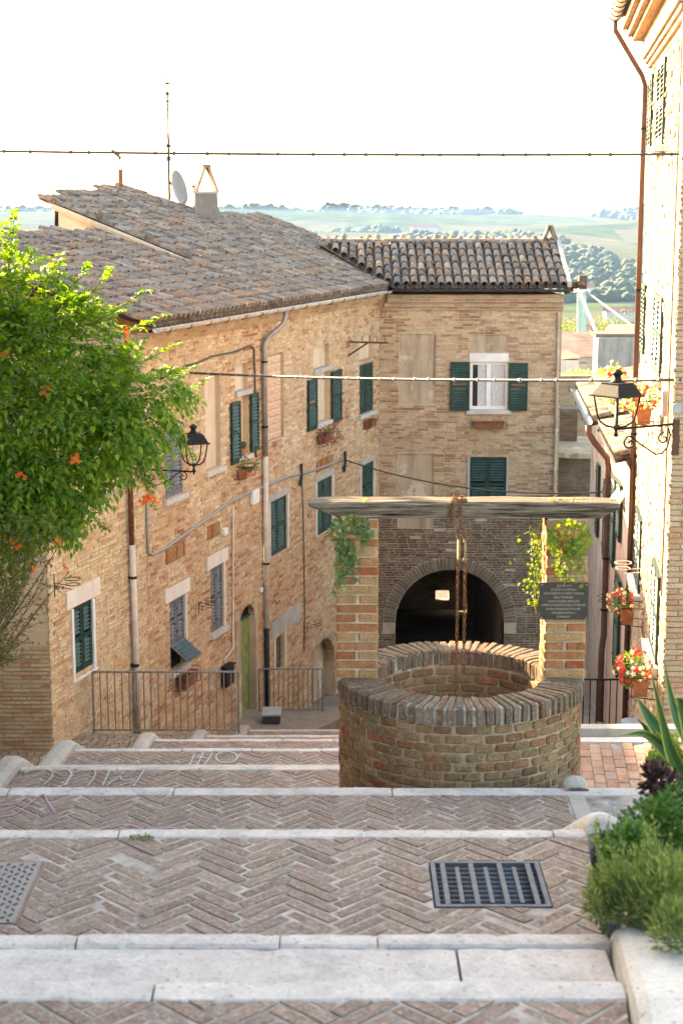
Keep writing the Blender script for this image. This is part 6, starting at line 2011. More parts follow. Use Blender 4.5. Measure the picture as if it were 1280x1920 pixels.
m.raw(vv, ff); m.build("stone", "wall_stone", PLW, smooth=False)
m = MB()
m.poly([(xr(3) + .3, 3, -2.55), (3.6, 3, -2.55), (3.6, 7.12, -2.80), (xr(7.1) + .22, 7.12, -2.86), (xr(5.7) + .06, 5.7, -2.78)]); o = m.build("flower_bed", "soil", None, kind="structure"); o['label'] = "planted soil bed at the lower right"
m = MB(); m.prism([(xr(5.75) + .06, 5.76), (3.6, 5.76), (3.6, 7.14), (xr(7.1) + .2, 7.14)], -5.6, -2.87); o = m.build("bed_block", "kerb_stone", None, kind="structure"); o['label'] = "stone edge under the flower bed"
# bins
BN = thing("waste_bin", (4.2, 23.2, -8.4), "blue-grey plastic bin with a domed lid behind the black railing", "bin")
p = on_y(1191, 1372, 23.0)
m = MB(); m.obox((p.x + .08, 23.2, p.z - .40), (.25, 0, 0), (0, .25, 0), (0, 0, .33)); m.build("body", "plastic_dark", BN, bevel=.03)
m = MB(); m.lathe((p.x + .08, 23.2, p.z), [(.36, -.07), (.37, -.02), (.33, .06), (.26, .10), (.05, .11)], 4, a0=math.pi / 4); m.build("lid", "plastic_blue", BN, bevel=.02)
GB = thing("grey_box", (-1.3, 29.7, -9.9), "grey plastic box with a sloping lid in front of the green door", "box")
p = on_z(509, 1357, -9.9)
m = MB(); m.box(p.x - .17, p.x + .17, p.y - .05, p.y + .3, -9.9, -9.72); m.build("body", "plastic_dark", GB, bevel=.02)
m = MB(); m.obox((p.x, p.y + .12, -9.69), (.19, 0, 0), (0, .2, .03), (0, -.01, .02)); m.build("lid", "plastic_grey", GB, bevel=.015)
# chalk drawings
def chalk(name, pts, z, w, mat, label):
    q = [on_z(x, y, z) for x, y in pts]
    fine = []
    for i in range(len(q) - 1):
        p0 = q[max(i - 1, 0)]; p1 = q[i]; p2 = q[i + 1]; p3 = q[min(i + 2, len(q) - 1)]
        for k in range(6):
            t = k / 6
            fine.append(.5 * ((2 * p1) + (p2 - p0) * t + (2 * p0 - 5 * p1 + 4 * p2 - p3) * t * t + (3 * p1 - p0 - 3 * p2 + p3) * t ** 3))
    fine.append(q[-1])
    m = MB()
    for i in range(len(fine) - 1):
        a, b = fine[i], fine[i + 1]; d = (b - a)
        if d.length < 1e-6: continue
        n_ = Vector((-d.y, d.x, 0)).normalized() * w * (0.6 + .4 * noise.noise(Vector((i * .7, z, 0))))
        m.poly([a - n_, b - n_, b + n_, a + n_])
    o = m.build(name, mat, None); tag(o, label, "chalk mark"); return o
c1 = lambda L: [(x / 4, 1330 + y / 4) for x, y in L]
for L, lab in (([(190, 475), (260, 452), (350, 450), (398, 475), (375, 525), (325, 565)], "first white chalk curl on the landing left of the well"),
          ([(470, 450), (515, 455), (538, 485), (512, 530), (490, 568)], "thick second white chalk curl on the landing"),
          ([(560, 470), (640, 455), (705, 455), (718, 482), (692, 530), (660, 570)], "third white chalk curl on the landing"),
          ([(825, 455), (800, 510), (772, 570)], "short straight chalk stroke after the curls"), ([(935, 465), (870, 520), (800, 570)], "slanting chalk stroke crossing the others"),
          ([(1078, 460), (1040, 520), (1002, 576)], "last chalk stroke toward the well"), ([(905, 480), (910, 520), (950, 530), (1010, 525)], "chalk hook between the slanting strokes"), ([(905, 572), (950, 552), (1035, 538)], "flat chalk tail below the strokes")):
    chalk("chalk_mark", c1(L), -4.823, .012 if 'thick' not in lab else .02, "chalk_white", lab)
for L, lab in (([(0, 800), (110, 785), (210, 715), (320, 635), (355, 680), (390, 735), (415, 775)], "pink chalk peak at the left of the second landing"), ([(0, 715), (60, 715), (150, 690), (218, 635)], "pink chalk curve left of the peak"),
               ([(830, 888), (930, 862), (1080, 890)], "faint pink chalk smear near the stone edge"), ([(1150, 895), (1230, 885), (1330, 890)], "second faint pink smear near the stone edge")):
    chalk("chalk_mark", c1(L), -3.933, .011, "chalk_pink", lab)
c2 = lambda L: [(320 + x / 4, 1330 + y / 4) for x, y in L]
chalk("chalk_mark", c2([(420 + 80 * math.cos(a / 10 * math.pi), 358 + 42 * math.sin(a / 10 * math.pi)) for a in range(0, 21)]), -5.293, .014, "paving_chalk" if "paving_chalk" in MATS else "chalk_white", "faint chalk circle on the landing behind the scribbles")
for k, L in enumerate(([(180, 330), (145, 415)], [(245, 325), (200, 415)], [(315, 325), (255, 415)], [(140, 355), (310, 365)])):
    chalk("chalk_mark", c2([L[0], ((L[0][0] + L[1][0]) / 2, (L[0][1] + L[1][1]) / 2), L[1]]), -5.293, .012, "chalk_white", ["left bar of a faint chalk grid", "middle bar of a faint chalk grid", "right bar of a faint chalk grid", "cross bar of a faint chalk grid"][k] + " on the fourth landing")
# ================================================================== PLANTS
def leaf(mb, b, d, n, L, W, droop=.25, fold=.15):
    d = Vector(d).normalized(); n = Vector(n); n = (n - d * n.dot(d))
    if n.length < 1e-4: n = d.cross(Vector((1, .3, .2)))
    n.normalize(); s = d.cross(n)
    m_ = b + d * L * .45 - n * L * fold * .3
    t = b + d * L - n * L * droop
    l = b + d * L * .4 + s * W + n * L * fold * .3
    r = b + d * L * .4 - s * W + n * L * fold * .3
    mb.raw([b, r, t, l, m_], [(0, 1, 4), (1, 2, 4), (2, 3, 4), (3, 0, 4)])
def rvec(rr):
    while True:
        v = Vector((rr.uniform(-1, 1), rr.uniform(-1, 1), rr.uniform(-1, 1)))
        if .05 < v.length < 1: return v.normalized()
def spray(mb, b, d, up, L, rr, pairs=4, ll=.07, lw=.021):
    """A pinnate leaf: leaflets in pairs along a drooping stalk."""
    d = Vector(d).normalized(); up = (Vector(up) - d * Vector(up).dot(d))
    if up.length < .01: up = Vector((0, 0, 1))
    up.normalize(); s = d.cross(up)
    for i in range(pairs + 1):
        f = (i + .6) / (pairs + .6)
        p = b + d * L * f - Vector((0, 0, 1)) * L * .35 * f * f
        if i == pairs:
            leaf(mb, p, d - Vector((0, 0, .5)), up, ll * 1.1, lw, .3); continue
        for q in (-1, 1):
            leaf(mb, p, s * q * .9 + d * .55 - Vector((0, 0, .25)) + rvec(rr) * .2, up + rvec(rr) * .3, ll * rr.uniform(.8, 1.15), lw, rr.uniform(.1, .35))
rr = random.Random(77)
VINE = thing("climbing_vine", (-3.5, 15.2, -7), "big trumpet vine with bright green leaves and orange flowers filling the upper left", "vine")
ELL = [((-60, 760), 15.3, 1.15, .9, 1.18), ((80, 765), 15.0, .68, .7, .92), ((205, 775), 14.9, .46, .5, .40), ((55, 900), 15.0, .55, .5, .44), ((5, 575), 15.4, .50, .5, .48), ((130, 650), 15.1, .40, .5, .34), ((265, 735), 15.0, .27, .35, .25)]
EL = []
for (c, d, a, b, e) in ELL: EL.append((at(c[0], c[1], d), a, b, e))
def depth_in(p):
    best = 9
    for (c, a, b, e) in EL:
        q = p - c; best = min(best, math.sqrt((q.x / a) ** 2 + (q.y / b) ** 2 + (q.z / e) ** 2))
    return best
m = MB()
# foliage hangs in clumps with dark gaps between them
clumps = []
tries = 0
while len(clumps) < 240 and tries < 6000:
    tries += 1
    c, a, b, e = rr.choices(EL, [x[1] * x[3] + .12 for x in EL])[0]
    v = rvec(rr)
    if v.y > .55: continue
    rad = rr.uniform(.78, 1.02)
    p = c + Vector((v.x * a, v.y * b, v.z * e)) * rad
    if depth_in(p) < .74: continue
    if any((p - q[0]).length < .17 for q in clumps): continue
    clumps.append((p, Vector((v.x / a, v.y / b, v.z / e)).normalized(), rr.uniform(.13, .24)))
for (c, out, rad) in clumps:
    for k in range(int(95 * rad)):
        v = rvec(rr)
        if v.dot(out) < -.5: continue
        p = c + Vector((v.x, v.y, v.z * .75)) * rad * rr.uniform(.5, 1.0)
        d = out * .7 + v * .6 + rvec(rr) * .35 + Vector((.1, -.15, -.3))
        spray(m, p, d, out * .4 + Vector((0, -.3, .8)), rr.uniform(.15, .26), rr, rr.choice((3, 4, 4, 5)), rr.uniform(.06, .088), rr.uniform(.017, .024))
# sparse leaves inside
for k in range(900):
    c, a, b, e = rr.choice(EL[:5]); v = rvec(rr)
    spray(m, c + Vector((v.x * a, v.y * b, v.z * e)) * rr.uniform(.3, .75), rvec(rr), (0, 0, 1), .2, rr, 3, .075, .022)
# long shoots reaching out of the outline
shoots = []
for (x0, y0, x1, y1) in ((250, 670, 330, 645), (270, 700, 360, 690), (290, 730, 385, 712), (290, 800, 360, 850), (270, 830, 310, 900), (245, 850, 285, 940), (150, 560, 205, 505), (80, 520, 112, 480), (180, 590, 270, 545), (15, 480, 8, 425), (20, 470, 28, 400), (215, 620, 300, 590), (140, 950, 190, 985), (40, 520, 60, 470), (120, 540, 165, 500), (240, 850, 280, 900)):
    shoots.append((x0, y0, x1, y1))
ms = MB()
for (x0, y0, x1, y1) in shoots:
    d0 = rr.uniform(14.6, 15.2)
    a, b = at(x0, y0, d0), at(x1, y1, d0 + rr.uniform(-.3, .2))
    back = a - (b - a) * .6
    n = 12
    pts = []
    for k in range(n + 1):
        f = k / n
        pts.append(back + (b - back) * f + Vector((0, 0, -.10)) * math.sin(f * math.pi) * (1 if y1 < y0 else -1) * .6)
    ms.tube(pts, .005, 5, r2=.0025)
    for k in range(3, n + 1):
        for s in (-1, 1):
            dd = (b - a).normalized() * .6 + Vector((0, s * .6, .3)) + rvec(rr) * .4
            spray(m, pts[k], dd, (0, 0, 1), rr.uniform(.09, .16) * (1.25 - .6 * k / n), rr, 3, rr.uniform(.035, .055), .013)
m.build("crown", "leaf_vine", VINE)
tb_ = Vector((-3.62, 15.4, -7.3))
for k in range(9):
    e = EL[k % 5][0] + rvec(rr) * .4
    ms.tube([tb_ + Vector((.05 * k - .2, 0, 2.4)), tb_ + Vector((.1, 0, 4.0)) + rvec(rr) * .2, (tb_ + Vector((0, 0, 4.5)) + e) / 2 + rvec(rr) * .2, e], .022, 6, r2=.006)
ms.build("branch_work", "stem_brown", VINE, kind="stuff")
mt = MB(); mt.tube([tb_, tb_ + Vector((.05, 0, 1.5)), tb_ + Vector((-.05, .05, 3.0)), tb_ + Vector((.1, 0, 4.2))], .09, 9, r2=.05); mt.build("trunk", "bark", VINE, smooth=True)
# flowers: clusters of small trumpets
def trumpet(mb, b, d, L, rad, n=5):
    d = Vector(d).normalized(); x = d.cross(Vector((.1, .2, 1))).normalized(); y = d.cross(x)
    vv = []
    for (f, r) in ((0, .18), (.7, .38), (1.0, 1.0)):
        for k in range(n * 2 if f == 1.0 else n * 2):
            rr_ = r * rad * (1.0 if (k % 2 == 0 or f < 1) else .62)
            a = math.pi * k / n
            vv.append(b + d * L * f + (x * math.cos(a) + y * math.sin(a)) * rr_)
    K = 2 * n
    ff = [(i * K + k, i * K + (k + 1) % K, (i + 1) * K + (k + 1) % K, (i + 1) * K + k) for i in range(2) for k in range(K)]
    mb.raw(vv, ff)
for (x, y, n) in ((92, 730, 7), (150, 860, 8), (42, 893, 5), (236, 622, 5), (5, 668, 3), (278, 935, 6), (268, 942, 4), (290, 938, 4), (30, 1015, 5), (108, 1012, 2)):
    m = MB(); c = at(x, y, 14.25 if x < 200 else 14.5)
    for k in range(n):
        d = Vector((rr.uniform(-.8, .8), -.8, rr.uniform(-.6, .5)))
        trumpet(m, c + rvec(rr) * .04, d, rr.uniform(.045, .065), rr.uniform(.018, .026))
    m.build("flower", "petal_orange", VINE)

# rose bush below
ROSE = thing("rose_bush", (-3.3, 14.4, -6.8), "sparse rose bush with bare brown stems at the left edge below the vine", "bush")
m = MB(); ml = MB()
for k in range(34):
    x1, y1 = rr.uniform(-10, 150), rr.uniform(985, 1240)
    if x1 > 40 + (1240 - y1) * .55: x1 *= .5
    d = rr.uniform(14.0, 14.8)
    a = at(rr.uniform(-90, -20), rr.uniform(1265, 1330), d); b = at(x1, y1, d)
    mid = a + (b - a) * .5 + Vector((rr.uniform(-.12, .05), 0, rr.uniform(-.12, .06)))
    pts = []
    for i in range(9):
        f = i / 8; pts.append(a * (1 - f) ** 2 + mid * 2 * f * (1 - f) + b * f * f)
    m.tube(pts, rr.uniform(.006, .013), 5, r2=.0025)
    for i in range(3, 9):
        for j in range(2 if y1 > 1100 else 5):
            p = pts[i] + rvec(rr) * .03
            if rr.random() < .35: continue
            leaf(ml, p, rvec(rr) + Vector((.2, -.1, 0)), Vector((0, -.4, .9)) + rvec(rr) * .4, rr.uniform(.03, .05), rr.uniform(.011, .016))
    for j in range(2):
        s = pts[rr.randint(4, 7)]; e = s + rvec(rr) * .18 + Vector((.08, 0, .08)); m.tube([s, (s + e) / 2 + rvec(rr) * .02, e], .004, 4, r2=.002)
        for i in range(3): leaf(ml, s + (e - s) * (.4 + .3 * i), rvec(rr), Vector((0, -.4, .9)), .04, .013)
for k in range(1500):
    x, y = rr.uniform(-10, 110), rr.uniform(955, 1150)
    if x > 110 - (y - 955) * .45: continue
    leaf(ml, at(x, y, rr.uniform(14.1, 14.8)), rvec(rr) + Vector((0, 0, -.4)), Vector((0, -.5, .8)) + rvec(rr) * .4, rr.uniform(.035, .055), rr.uniform(.012, .018))
m.build("stem_work", "stem_brown", ROSE, kind="stuff"); ml.build("foliage", "leaf_rose", ROSE)
for (x, y) in ((122, 1062), (64, 1066)):
    m = MB(); c = at(x, y, 14.1)
    for k in range(9): leaf(m, c, rvec(rr) + Vector((0, -.2, .2)), rvec(rr), .035, .018, .4)
    m.build("bloom", "petal_orange", ROSE)

# ---------------------------------------------------------------- ivy pots on the pillars
def ivy_leaf(mb, b, d, n, s):
    d = Vector(d).normalized(); n = Vector(n); n = n - d * n.dot(d); n.normalize(); x = d.cross(n)
    prof = [(0, 0), (.55, .05), (.35, .35), (.75, .55), (.3, .65), (0, 1.05), (-.3, .65), (-.75, .55), (-.35, .35), (-.55, .05)]
    c = b + d * s * .4 - n * s * .08
    vv = [b + x * (px * s) + d * (py * s) + n * (abs(px) * s * .12) for px, py in prof] + [c]
    mb.raw(vv, [(k, (k + 1) % 10, 10) for k in range(10)])
def hang(mb, ms, strands, rr, size, dens, facing):
    for (pts) in strands:
        L = sum((b - a).length for a, b in zip(pts, pts[1:]))
        ms.tube(pts, .004, 4)
        n = int(L * dens)
        for k in range(n):
            f = rr.random() * (len(pts) - 1); i = min(int(f), len(pts) - 2)
            p = pts[i] + (pts[i + 1] - pts[i]) * (f - i) + rvec(rr) * .035
            ivy_leaf(mb, p, Vector((rr.uniform(-.6, .6), -.2, -.8 + rr.uniform(-.3, .6))), facing + rvec(rr) * .55, size * rr.uniform(.6, 1.2))
def strand(x0, y0, x1, y1, Y, rr, n=7):
    a, b = on_y(x0, y0, Y), on_y(x1, y1, Y + rr.uniform(-.05, .03))
    return [a + (b - a) * (k / n) + Vector((rr.uniform(-.02, .02), -.04 * math.sin(k / n * math.pi), .03 * math.sin(k / n * math.pi))) for k in range(n + 1)]
IL = thing("hanging_ivy_pot", on_y(657, 1015, 11.6), "terracotta pot with long variegated ivy on the left pillar of the well", "potted plant")
pc_ = on_y(657, 1018, 11.62)
m = MB(); m.lathe(pc_, [(.05, -.09), (.062, -.03), (.075, .05), (.085, .05), (.085, .075), (.07, .075)], 14); m.build("pot", "terracotta", IL)
m = MB(); ms = MB(); S = []
for k in range(16):
    x1 = rr.uniform(622, 668); S.append(strand(rr.uniform(640, 665), rr.uniform(990, 1010), x1, rr.uniform(1050, 1150 if x1 < 655 else 1090), 11.58, rr))
hang(m, ms, S, rr, .034, 34, Vector((-.1, -1, .3)))
for k in range(230):
    a = rr.uniform(0, 2 * math.pi); f = rr.random() ** .5
    x, y = 656 + 38 * math.cos(a) * f, 998 + 30 * math.sin(a) * f
    if abs(x - 657) < 14 and 1003 < y < 1030: continue
    ivy_leaf(m, on_y(x, y, 11.56 + rr.uniform(-.06, .12)), Vector((math.cos(a), -.3, -math.sin(a) - .4)), Vector((0, -1, .5)) + rvec(rr) * .5, rr.uniform(.02, .042))
m.build("ivy", "leaf_ivy_pale", IL); ms.build("ivy_stem", "stem_green", IL, kind="stuff")
IR = thing("hanging_ivy_pot", on_y(1062, 1010, 11.6), "terracotta pot with sunlit yellow-green ivy on the right pillar of the well", "potted plant")
pc_ = on_y(1064, 1012, 11.62)
m = MB(); m.lathe(pc_, [(.05, -.09), (.062, -.03), (.075, .05), (.085, .05), (.085, .075), (.07, .075)], 14); m.build("pot", "terracotta", IR)
m = MB(); ms = MB(); S = []
for k in range(9): S.append(strand(rr.uniform(1040, 1085), rr.uniform(985, 1005), rr.uniform(1035, 1095), rr.uniform(1040, 1098), 11.58, rr))
for k in range(7): S.append(strand(rr.uniform(1035, 1060), rr.uniform(1055, 1075), rr.uniform(1045, 1070), rr.uniform(1075, 1092), 11.6, rr))
hang(m, ms, S, rr, .026, 26, Vector((-.3, -.8, .5)))
for k in range(380):
    a = rr.uniform(0, 2 * math.pi); f = rr.random() ** .5
    ivy_leaf(m, on_y(1066 + 40 * math.cos(a) * f, 1012 + 36 * math.sin(a) * f, 11.58 + rr.uniform(-.10, .14)), Vector((math.cos(a), -.3, -math.sin(a) - .3)), Vector((-.2, -.8, .6)) + rvec(rr) * .6, rr.uniform(.016, .034))
m.build("ivy", "leaf_ivy_bright", IR); ms.build("ivy_stem", "stem_green", IR, kind="stuff")
IV = thing("climbing_ivy", on_y(1005, 1150, 11.9), "sunlit ivy trailing down the inner side of the right pillar", "plant")
m = MB(); ms = MB(); S = []
for k in range(11): S.append(strand(rr.uniform(992, 1015), rr.uniform(985, 1060), rr.uniform(982, 1010), rr.uniform(1080, 1155), 11.85 + rr.uniform(-.06, .15), rr))
for (x0, y0, x1, y1) in ((1005, 1010, 968, 1008), (1000, 1030, 960, 1048), (1000, 1090, 975, 1100), (1008, 990, 985, 1002)): S.append(strand(x0, y0, x1, y1, 11.85, rr))
hang(m, ms, S, rr, .030, 20, Vector((-.7, -.5, .4)))
m.build("ivy", "leaf_ivy_bright", IV); ms.build("ivy_stem", "stem_green", IV, kind="stuff")
for (x0, x1, n, lab) in ((672, 696, 26, "small tuft of leaves on top of the beam above the left pillar"), (1026, 1092, 90, "leaves spilling over the top of the beam above the right pillar")):
    t = thing("ivy_tuft", on_y((x0 + x1) / 2, 942, 11.9), lab, "plant")
    m = MB()
    for k in range(n): ivy_leaf(m, on_y(rr.uniform(x0, x1), rr.uniform(935, 943), 11.9 + rr.uniform(-.1, .12)), Vector((rr.uniform(-1, 1), -.4, rr.uniform(-.1, .6))), Vector((0, -.3, 1)) + rvec(rr) * .5, rr.uniform(.014, .026))
    m.build("foliage", "leaf_ivy_bright", t)

# ---------------------------------------------------------------- flowers in the wall boxes
def bouquet(parent, c, rad, rr, nl, nf, reds, leafmat="leaf_flower_pot", ls=.05, sq=(1, 1, 1)):
    m = MB()
    for k in range(nl):
        v = rvec(rr); p = c + Vector((v.x * sq[0], v.y * sq[1], v.z * sq[2])) * rad * rr.uniform(.4, 1.0)
        leaf(m, p, v + Vector((0, 0, .2)), Vector((0, 0, 1)) + rvec(rr) * .7, ls * rr.uniform(.7, 1.3), ls * .32)
    m.build("foliage", leafmat, parent)
    for mat, share in reds:
        m = MB()
        for k in range(int(nf * share)):
            v = rvec(rr); v.y = -abs(v.y); p = c + Vector((v.x * sq[0], v.y * sq[1], v.z * sq[2])) * rad * rr.uniform(.75, 1.1)
            d = (v + Vector((-.3, -.4, .1))).normalized(); x = d.cross(Vector((0, 0, 1))).normalized(); y = d.cross(x)
            s = rr.uniform(.026, .042)
            vv = [p]
            for q in range(10):
                a = 2 * math.pi * q / 10; r_ = s * (1 if q % 2 == 0 else .6); vv.append(p + (x * math.cos(a) + y * math.sin(a)) * r_ + d * s * .25)
            m.raw(vv, [(0, 1 + q, 1 + (q + 1) % 10) for q in range(10)])
        m.build("blossom", mat, parent, kind="stuff")
RFN = RF.n
def plant_in(box, label, cat, off, rad, nl, nf, reds, **kw):
    c = WLOC[box.name] + Vector(off)
    t = thing("flowering_plant", c, label, cat, "plants in wall boxes")
    bouquet(t, c, rad, rr, nl, nf, reds, **kw)
plant_in(FB['r1'], "red and white flowers behind the right lamp", "plant", (-.06, -.05, .30), .22, 330, 60, (("petal_red", .55), ("petal_white", .45)), sq=(1.15, 1, .95))
c_ = WLOC[FB['r1'].name]
t = thing("flowering_plant", c_ + Vector((-.35, .3, .3)), "pale leafy flowers further along the wall behind the lamp", "plant", "plants in wall boxes"); bouquet(t, c_ + Vector((-.28, .55, .38)), .25, rr, 300, 50, (("petal_white", .6), ("petal_red", .4)), sq=(.8, 1, 1.3))
plant_in(FB['r2'], "red and white flowers in the box below the cream ring", "plant", (-.10, -.03, .28), .20, 330, 46, (("petal_red", .55), ("petal_white", .45)), sq=(1.0, 1, 1.05))
plant_in(FB['r3'], "bushy red and white flowers in the lowest right box", "plant", (-.11, -.03, .30), .22, 360, 70, (("petal_red", .7), ("petal_white", .3)), sq=(1.05, 1, 1.1))
plant_in(FB['f'], "trailing pink flowers under the open cream window", "plant", (.12, -.08, .10), .30, 300, 26, (("petal_pink", 1.0),), sq=(1, .8, .9))
plant_in(FB['c'], "small dark green plant in the box under the open window", "plant", (.05, -.03, .22), .20, 220, 0, (), sq=(1.2, .8, .7))
m = MB(); c_ = WLOC[pt.name] + Vector((0, 0, .19))
for k in range(160):
    v = rvec(rr); leaf(m, c_ + v * .06, v, rvec(rr), .035, .006)
m.lathe(c_, [(.02, -.06), (.06, -.03), (.07, 0), (.05, .045), (.01, .065)], 10); tag(m.build("cactus", "leaf_herb", None), "round grey-green cactus in the little pot on the sill", "plant")

# ---------------------------------------------------------------- bed plants at the lower right
def agave_leaf(parent, pts, w):
    pts = [Vector(p) for p in pts]
    fine = []
    for i in range(len(pts) - 1):
        p0 = pts[max(i - 1, 0)]; p1 = pts[i]; p2 = pts[i + 1]; p3 = pts[min(i + 2, len(pts) - 1)]
        for k in range(5):
            t = k / 5; fine.append(.5 * ((2 * p1) + (p2 - p0) * t + (2 * p0 - 5 * p1 + 4 * p2 - p3) * t * t + (3 * p1 - p0 - 3 * p2 + p3) * t ** 3))
    fine.append(pts[-1])
    m = MB(); rows = []
    n = len(fine) - 1
    for i, p in enumerate(fine):
        f = i / n
        d = (fine[min(i + 1, n)] - fine[max(i - 1, 0)]).normalized()
        s = d.cross(Vector((0, -1, .25))).normalized(); u = s.cross(d)
        ww = w * (.55 + 1.2 * f - 1.75 * f ** 3) if f < .999 else .0015
        ww = max(ww * (1 - f ** 4), .002)
        rows.append([p + s * (ww * a) + u * (ww * .55 * (abs(a) ** 1.6)) for a in (-1, -.6, 0, .6, 1)] + [p + s * (ww * a) + u * (ww * .55 * (abs(a) ** 1.6) - ww * .22 * (1 - abs(a)) - .002) for a in (.6, 0, -.6)])
    for i in range(n):
        A, B = rows[i], rows[i + 1]
        us = [0, .2, .5, .8, 1.0, .8, .5, .2]
        for k in range(8):
            k2 = (k + 1) % 8
            m.poly([A[k], A[k2], B[k2], B[k]], [(us[k], i / n), (us[k2], i / n), (us[k2], (i + 1) / n), (us[k], (i + 1) / n)])
    m.build("leaf", "agave_leaf", parent, smooth=True)
AG = thing("agave", at(1300, 1470, 7.3), "yellow-edged agave with long curling leaves at the right edge", "plant")
AGL = [([(1300, 1480), (1262, 1412), (1215, 1345), (1192, 1305)], .040), ([(1300, 1490), (1255, 1420), (1210, 1378), (1163, 1380)], .030), ([(1310, 1480), (1245, 1400), (1215, 1370), (1194, 1348)], .025), ([(1300, 1500), (1270, 1440), (1250, 1390), (1215, 1240)], .036), ([(1305, 1490), (1290, 1400), (1262, 1330), (1243, 1236)], .032), ([(1300, 1480), (1290, 1380), (1275, 1320), (1263, 1310)], .036), ([(1340, 1480), (1330, 1380), (1320, 1300), (1310, 1220)], .04), ([(1340, 1480), (1370, 1400), (1400, 1340), (1440, 1330)], .04), ([(1330, 1490), (1380, 1450), (1430, 1430), (1470, 1460)], .04)]
for k, (L, w) in enumerate(AGL):
    dd = [7.3, 7.2, 7.1, 7.0] if k % 2 else [7.3, 7.4, 7.5, 7.5]
    agave_leaf(AG, [at(x, y, d) for (x, y), d in zip(L, dd)], w)
def tuft(name, label, mat, items, rr, stem="stem_green"):
    """items: (px, py, d, radius m, count, leaf length, leaf half width, upward)."""
    m = MB()
    for (x, y, d, rad, n, ll, lw, upw) in items:
        c = at(x, y, d)
        for k in range(n):
            v = rvec(rr); p = c + v * rad * rr.uniform(.35, 1.0)
            leaf(m, p, v * .7 + Vector((0, 0, upw)) + rvec(rr) * .4, rvec(rr) + Vector((0, -.4, .5)), ll * rr.uniform(.7, 1.3), lw, .2)
    if name == "rosemary":
        t = thing(name, at(items[0][0], items[0][1], items[0][2]), label, "plant")
        m.build("foliage", mat, t)
        return t
    return tag(m.build(name, mat, None), label, "plant")
tuft("sedum", "pale green succulent beside the agave", "leaf_sedum", [(1250, 1415, 7.4, .075, 420, .022, .009, .3), (1230, 1425, 7.4, .05, 200, .022, .009, .3), (1275, 1400, 7.5, .07, 240, .022, .009, .3)], rr)
tuft("purple_plant", "dark purple leafy plant below the agave", "leaf_purple", [(1238, 1470, 7.0, .08, 330, .03, .012, .2), (1255, 1500, 6.9, .08, 260, .03, .012, .2), (1220, 1445, 7.0, .035, 70, .03, .012, .2)], rr)
tuft("green_shrub", "dense dark green herb below the purple plant", "leaf_dark", [(1235, 1560, 6.7, .16, 1300, .026, .010, .3), (1180, 1590, 6.5, .11, 800, .026, .010, .3), (1270, 1530, 6.8, .14, 700, .026, .010, .3), (1150, 1610, 6.4, .06, 260, .026, .010, .3)], rr)
RO = tuft("rosemary", "grey-green rosemary overhanging the stone kerb at the lower right", "leaf_herb", [(1150, 1665, 6.1, .10, 900, .030, .0045, .5), (1200, 1690, 6.0, .12, 1200, .032, .0045, .6), (1130, 1690, 6.1, .075, 500, .030, .0045, .4), (1255, 1680, 5.9, .16, 1500, .034, .0045, .8), (1270, 1740, 5.6, .10, 800, .034, .0045, .7), (1225, 1640, 6.2, .12, 800, .032, .0045, .8)], rr)
m = MB()
for k in range(46):
    x, y = rr.uniform(1120, 1290), rr.uniform(1600, 1730)
    a = at(x, y + 40, 6.0); b = a + Vector((rr.uniform(-.08, .04), rr.uniform(-.08, .08), rr.uniform(.12, .26)))
    for i in range(26):
        p = a + (b - a) * (i / 25); v = rvec(rr); v.z = abs(v.z) * .6
        leaf(m, p, v + (b - a).normalized() * .6, rvec(rr), .024, .0035)
m.build("sprig", "leaf_herb", RO, kind="stuff")
SP = thing("sapling", at(1128, 1590, 6.9), "thin twig with a few green leaves by the white kerb end", "plant")
m = MB(); m.tube([at(1135, 1600, 6.7), at(1128, 1575, 6.7), at(1124, 1555, 6.7)], .004, 5); m.tube([at(1130, 1585, 6.7), at(1138, 1568, 6.7)], .003, 4); m.build("twig", "stem_brown", SP)
m = MB()
for (x, y) in ((1124, 1552), (1120, 1565), (1138, 1565), (1128, 1570), (1118, 1575), (1126, 1560), (1132, 1560)): leaf(m, at(x, y, 6.7), rvec(rr) + Vector((0, 0, .3)), Vector((0, -.8, .4)), .04, .014)
m.build("foliage", "leaf_flower_pot", SP)
# weeds in the joints, fallen bits
WD = thing("weed_tuft", on_z(262, 1571, -2.83), "small weeds growing in the stone joint of the grate landing", "weed")
m = MB()
for k in range(70):
    p = on_z(rr.uniform(243, 288), rr.uniform(1569, 1574), -2.828); leaf(m, p, Vector((rr.uniform(-1, 1), rr.uniform(-1, .3), .8)), rvec(rr), rr.uniform(.012, .024), .004)
m.build("foliage", "leaf_herb", WD)

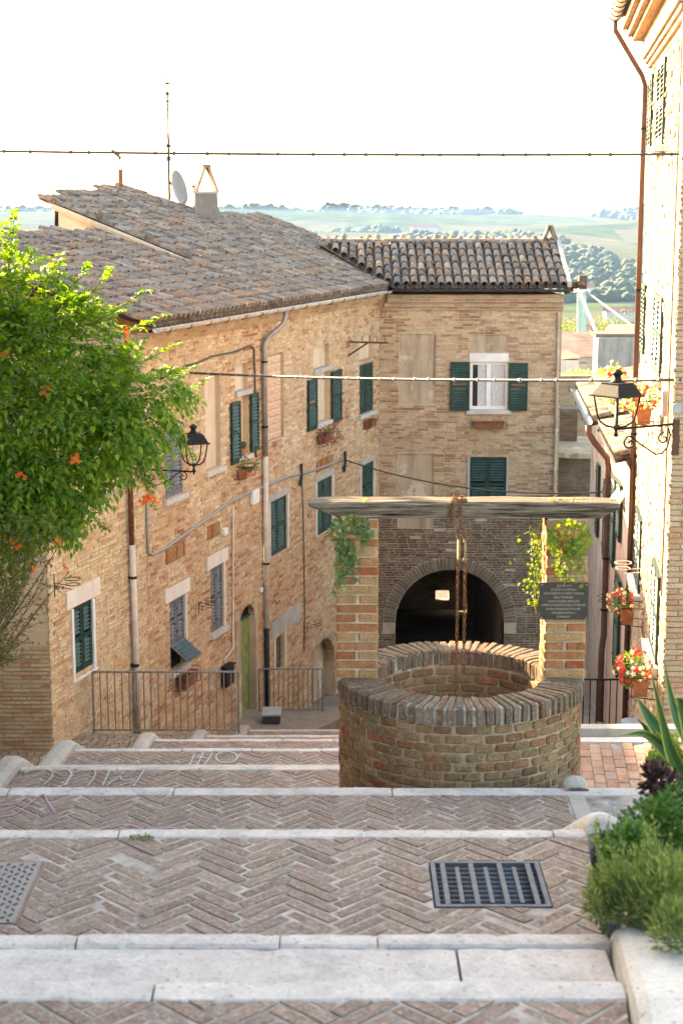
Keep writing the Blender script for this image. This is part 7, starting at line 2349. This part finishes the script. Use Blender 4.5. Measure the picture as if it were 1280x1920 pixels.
# ---------------------------------------------------------------- far trees
def far_tree(name, px, py, d, w, h, mat, label, rr, n=900, pine=False, ls=None):
    top = at(px, py, d); gz = terr(top.x, top.y)
    t = thing(name, (top.x, top.y, gz), label, "tree", "trees beyond the far roofs")
    c = top - Vector((0, 0, h))
    m = MB(); m.tube([(top.x, top.y, gz - .5), (top.x + .2, top.y, (gz + c.z) / 2), (top.x, top.y, c.z)], w * .07, 7, r2=w * .03)
    for k in range(5):
        v = rvec(rr); m.tube([c - Vector((0, 0, h * .6)), c + Vector((v.x * w * .6, v.y * w * .6, abs(v.z) * h * .5))], w * .025, 5, r2=.02)
    m.build("trunk", "bark", t)
    m = MB(); ls = ls or w * .07
    cl = [(c + Vector((rr.uniform(-.7, .7) * w, rr.uniform(-.7, .7) * w, rr.uniform(-.8, .75) * h)), rr.uniform(.25, .45)) for _ in range(16)]
    for k in range(n):
        q, s = rr.choice(cl); v = rvec(rr)
        p = q + Vector((v.x * w * s, v.y * w * s, v.z * h * s)) * rr.uniform(.6, 1)
        leaf(m, p, v + rvec(rr) * .5, Vector((0, 0, 1)) + rvec(rr), ls * rr.uniform(.7, 1.4), ls * .4)
    m.build("crown", mat, t)
for args in (("broadleaf_tree", 1062, 598, 125, 2.2, 1.6, "far_leaf", "yellow-green tree behind the brown roof left of the mast"), ("broadleaf_tree", 1125, 592, 130, 2.4, 1.7, "far_leaf", "olive tree crown behind the white brace of the mast"),
             ("broadleaf_tree", 1156, 598, 120, 1.6, 1.1, "far_pine", "small dark round tree right of the mast"), ("pine_tree", 1186, 572, 110, 1.6, 1.9, "far_pine", "umbrella pine beside the brown downpipe"),
             ("broadleaf_tree", 1108, 600, 140, 2.0, 1.2, "far_leaf", "pale bush just right of the mast pole"), ("broadleaf_tree", 1035, 596, 135, 2.2, 1.5, "far_leaf", "tree half hidden by the corner house eave")):
    far_tree(*args, rr)
for (x, y, d, w, h, lab) in ((1085, 692, 70, .75, .55, "bright yellow-green shrub in front of the far white wall"), (1105, 700, 68, .4, .35, "smaller bright shrub beside the yellow-green one"), (1140, 690, 60, .5, .3, "bright leaves above the tiled roof behind the lamp")):
    c = at(x, y, d); t = thing("garden_shrub", c - Vector((0, 0, h * 2)), lab, "shrub", "garden shrubs far behind")
    m = MB()
    for k in range(420):
        v = rvec(rr); leaf(m, c - Vector((0, 0, h)) + Vector((v.x * w, v.y * w, v.z * h)) * rr.uniform(.4, 1), v, Vector((0, 0, 1)) + rvec(rr), .13, .05)
    m.build("foliage", "leaf_sedum", t)
    m = MB(); m.tube([c - Vector((0, 0, h * 1.2)), (c.x, c.y, terr(c.x, c.y) - .3)], .06, 6); m.build("stem", "bark", t)

# ================================================================== air
hz = NT("haze_air")
for nd in list(hz.t.nodes):
    if nd.type != 'OUTPUT_MATERIAL': hz.t.nodes.remove(nd)
pv = hz.t.nodes.new("ShaderNodeVolumePrincipled")
pv.inputs["Color"].default_value = (.30, .50, .84, 1)
pv.inputs["Density"].default_value = .00008
pv.inputs["Anisotropy"].default_value = 0
hz.t.links.new(pv.outputs[0], hz.t.nodes["Material Output"].inputs["Volume"])
m = MB(); m.box(-9200, 9200, -9200, 9200, -140, 9.0); o = m.build("haze", "haze_air", None, kind="stuff"); o['label'] = "pale morning haze over the valley"; o['category'] = "haze"
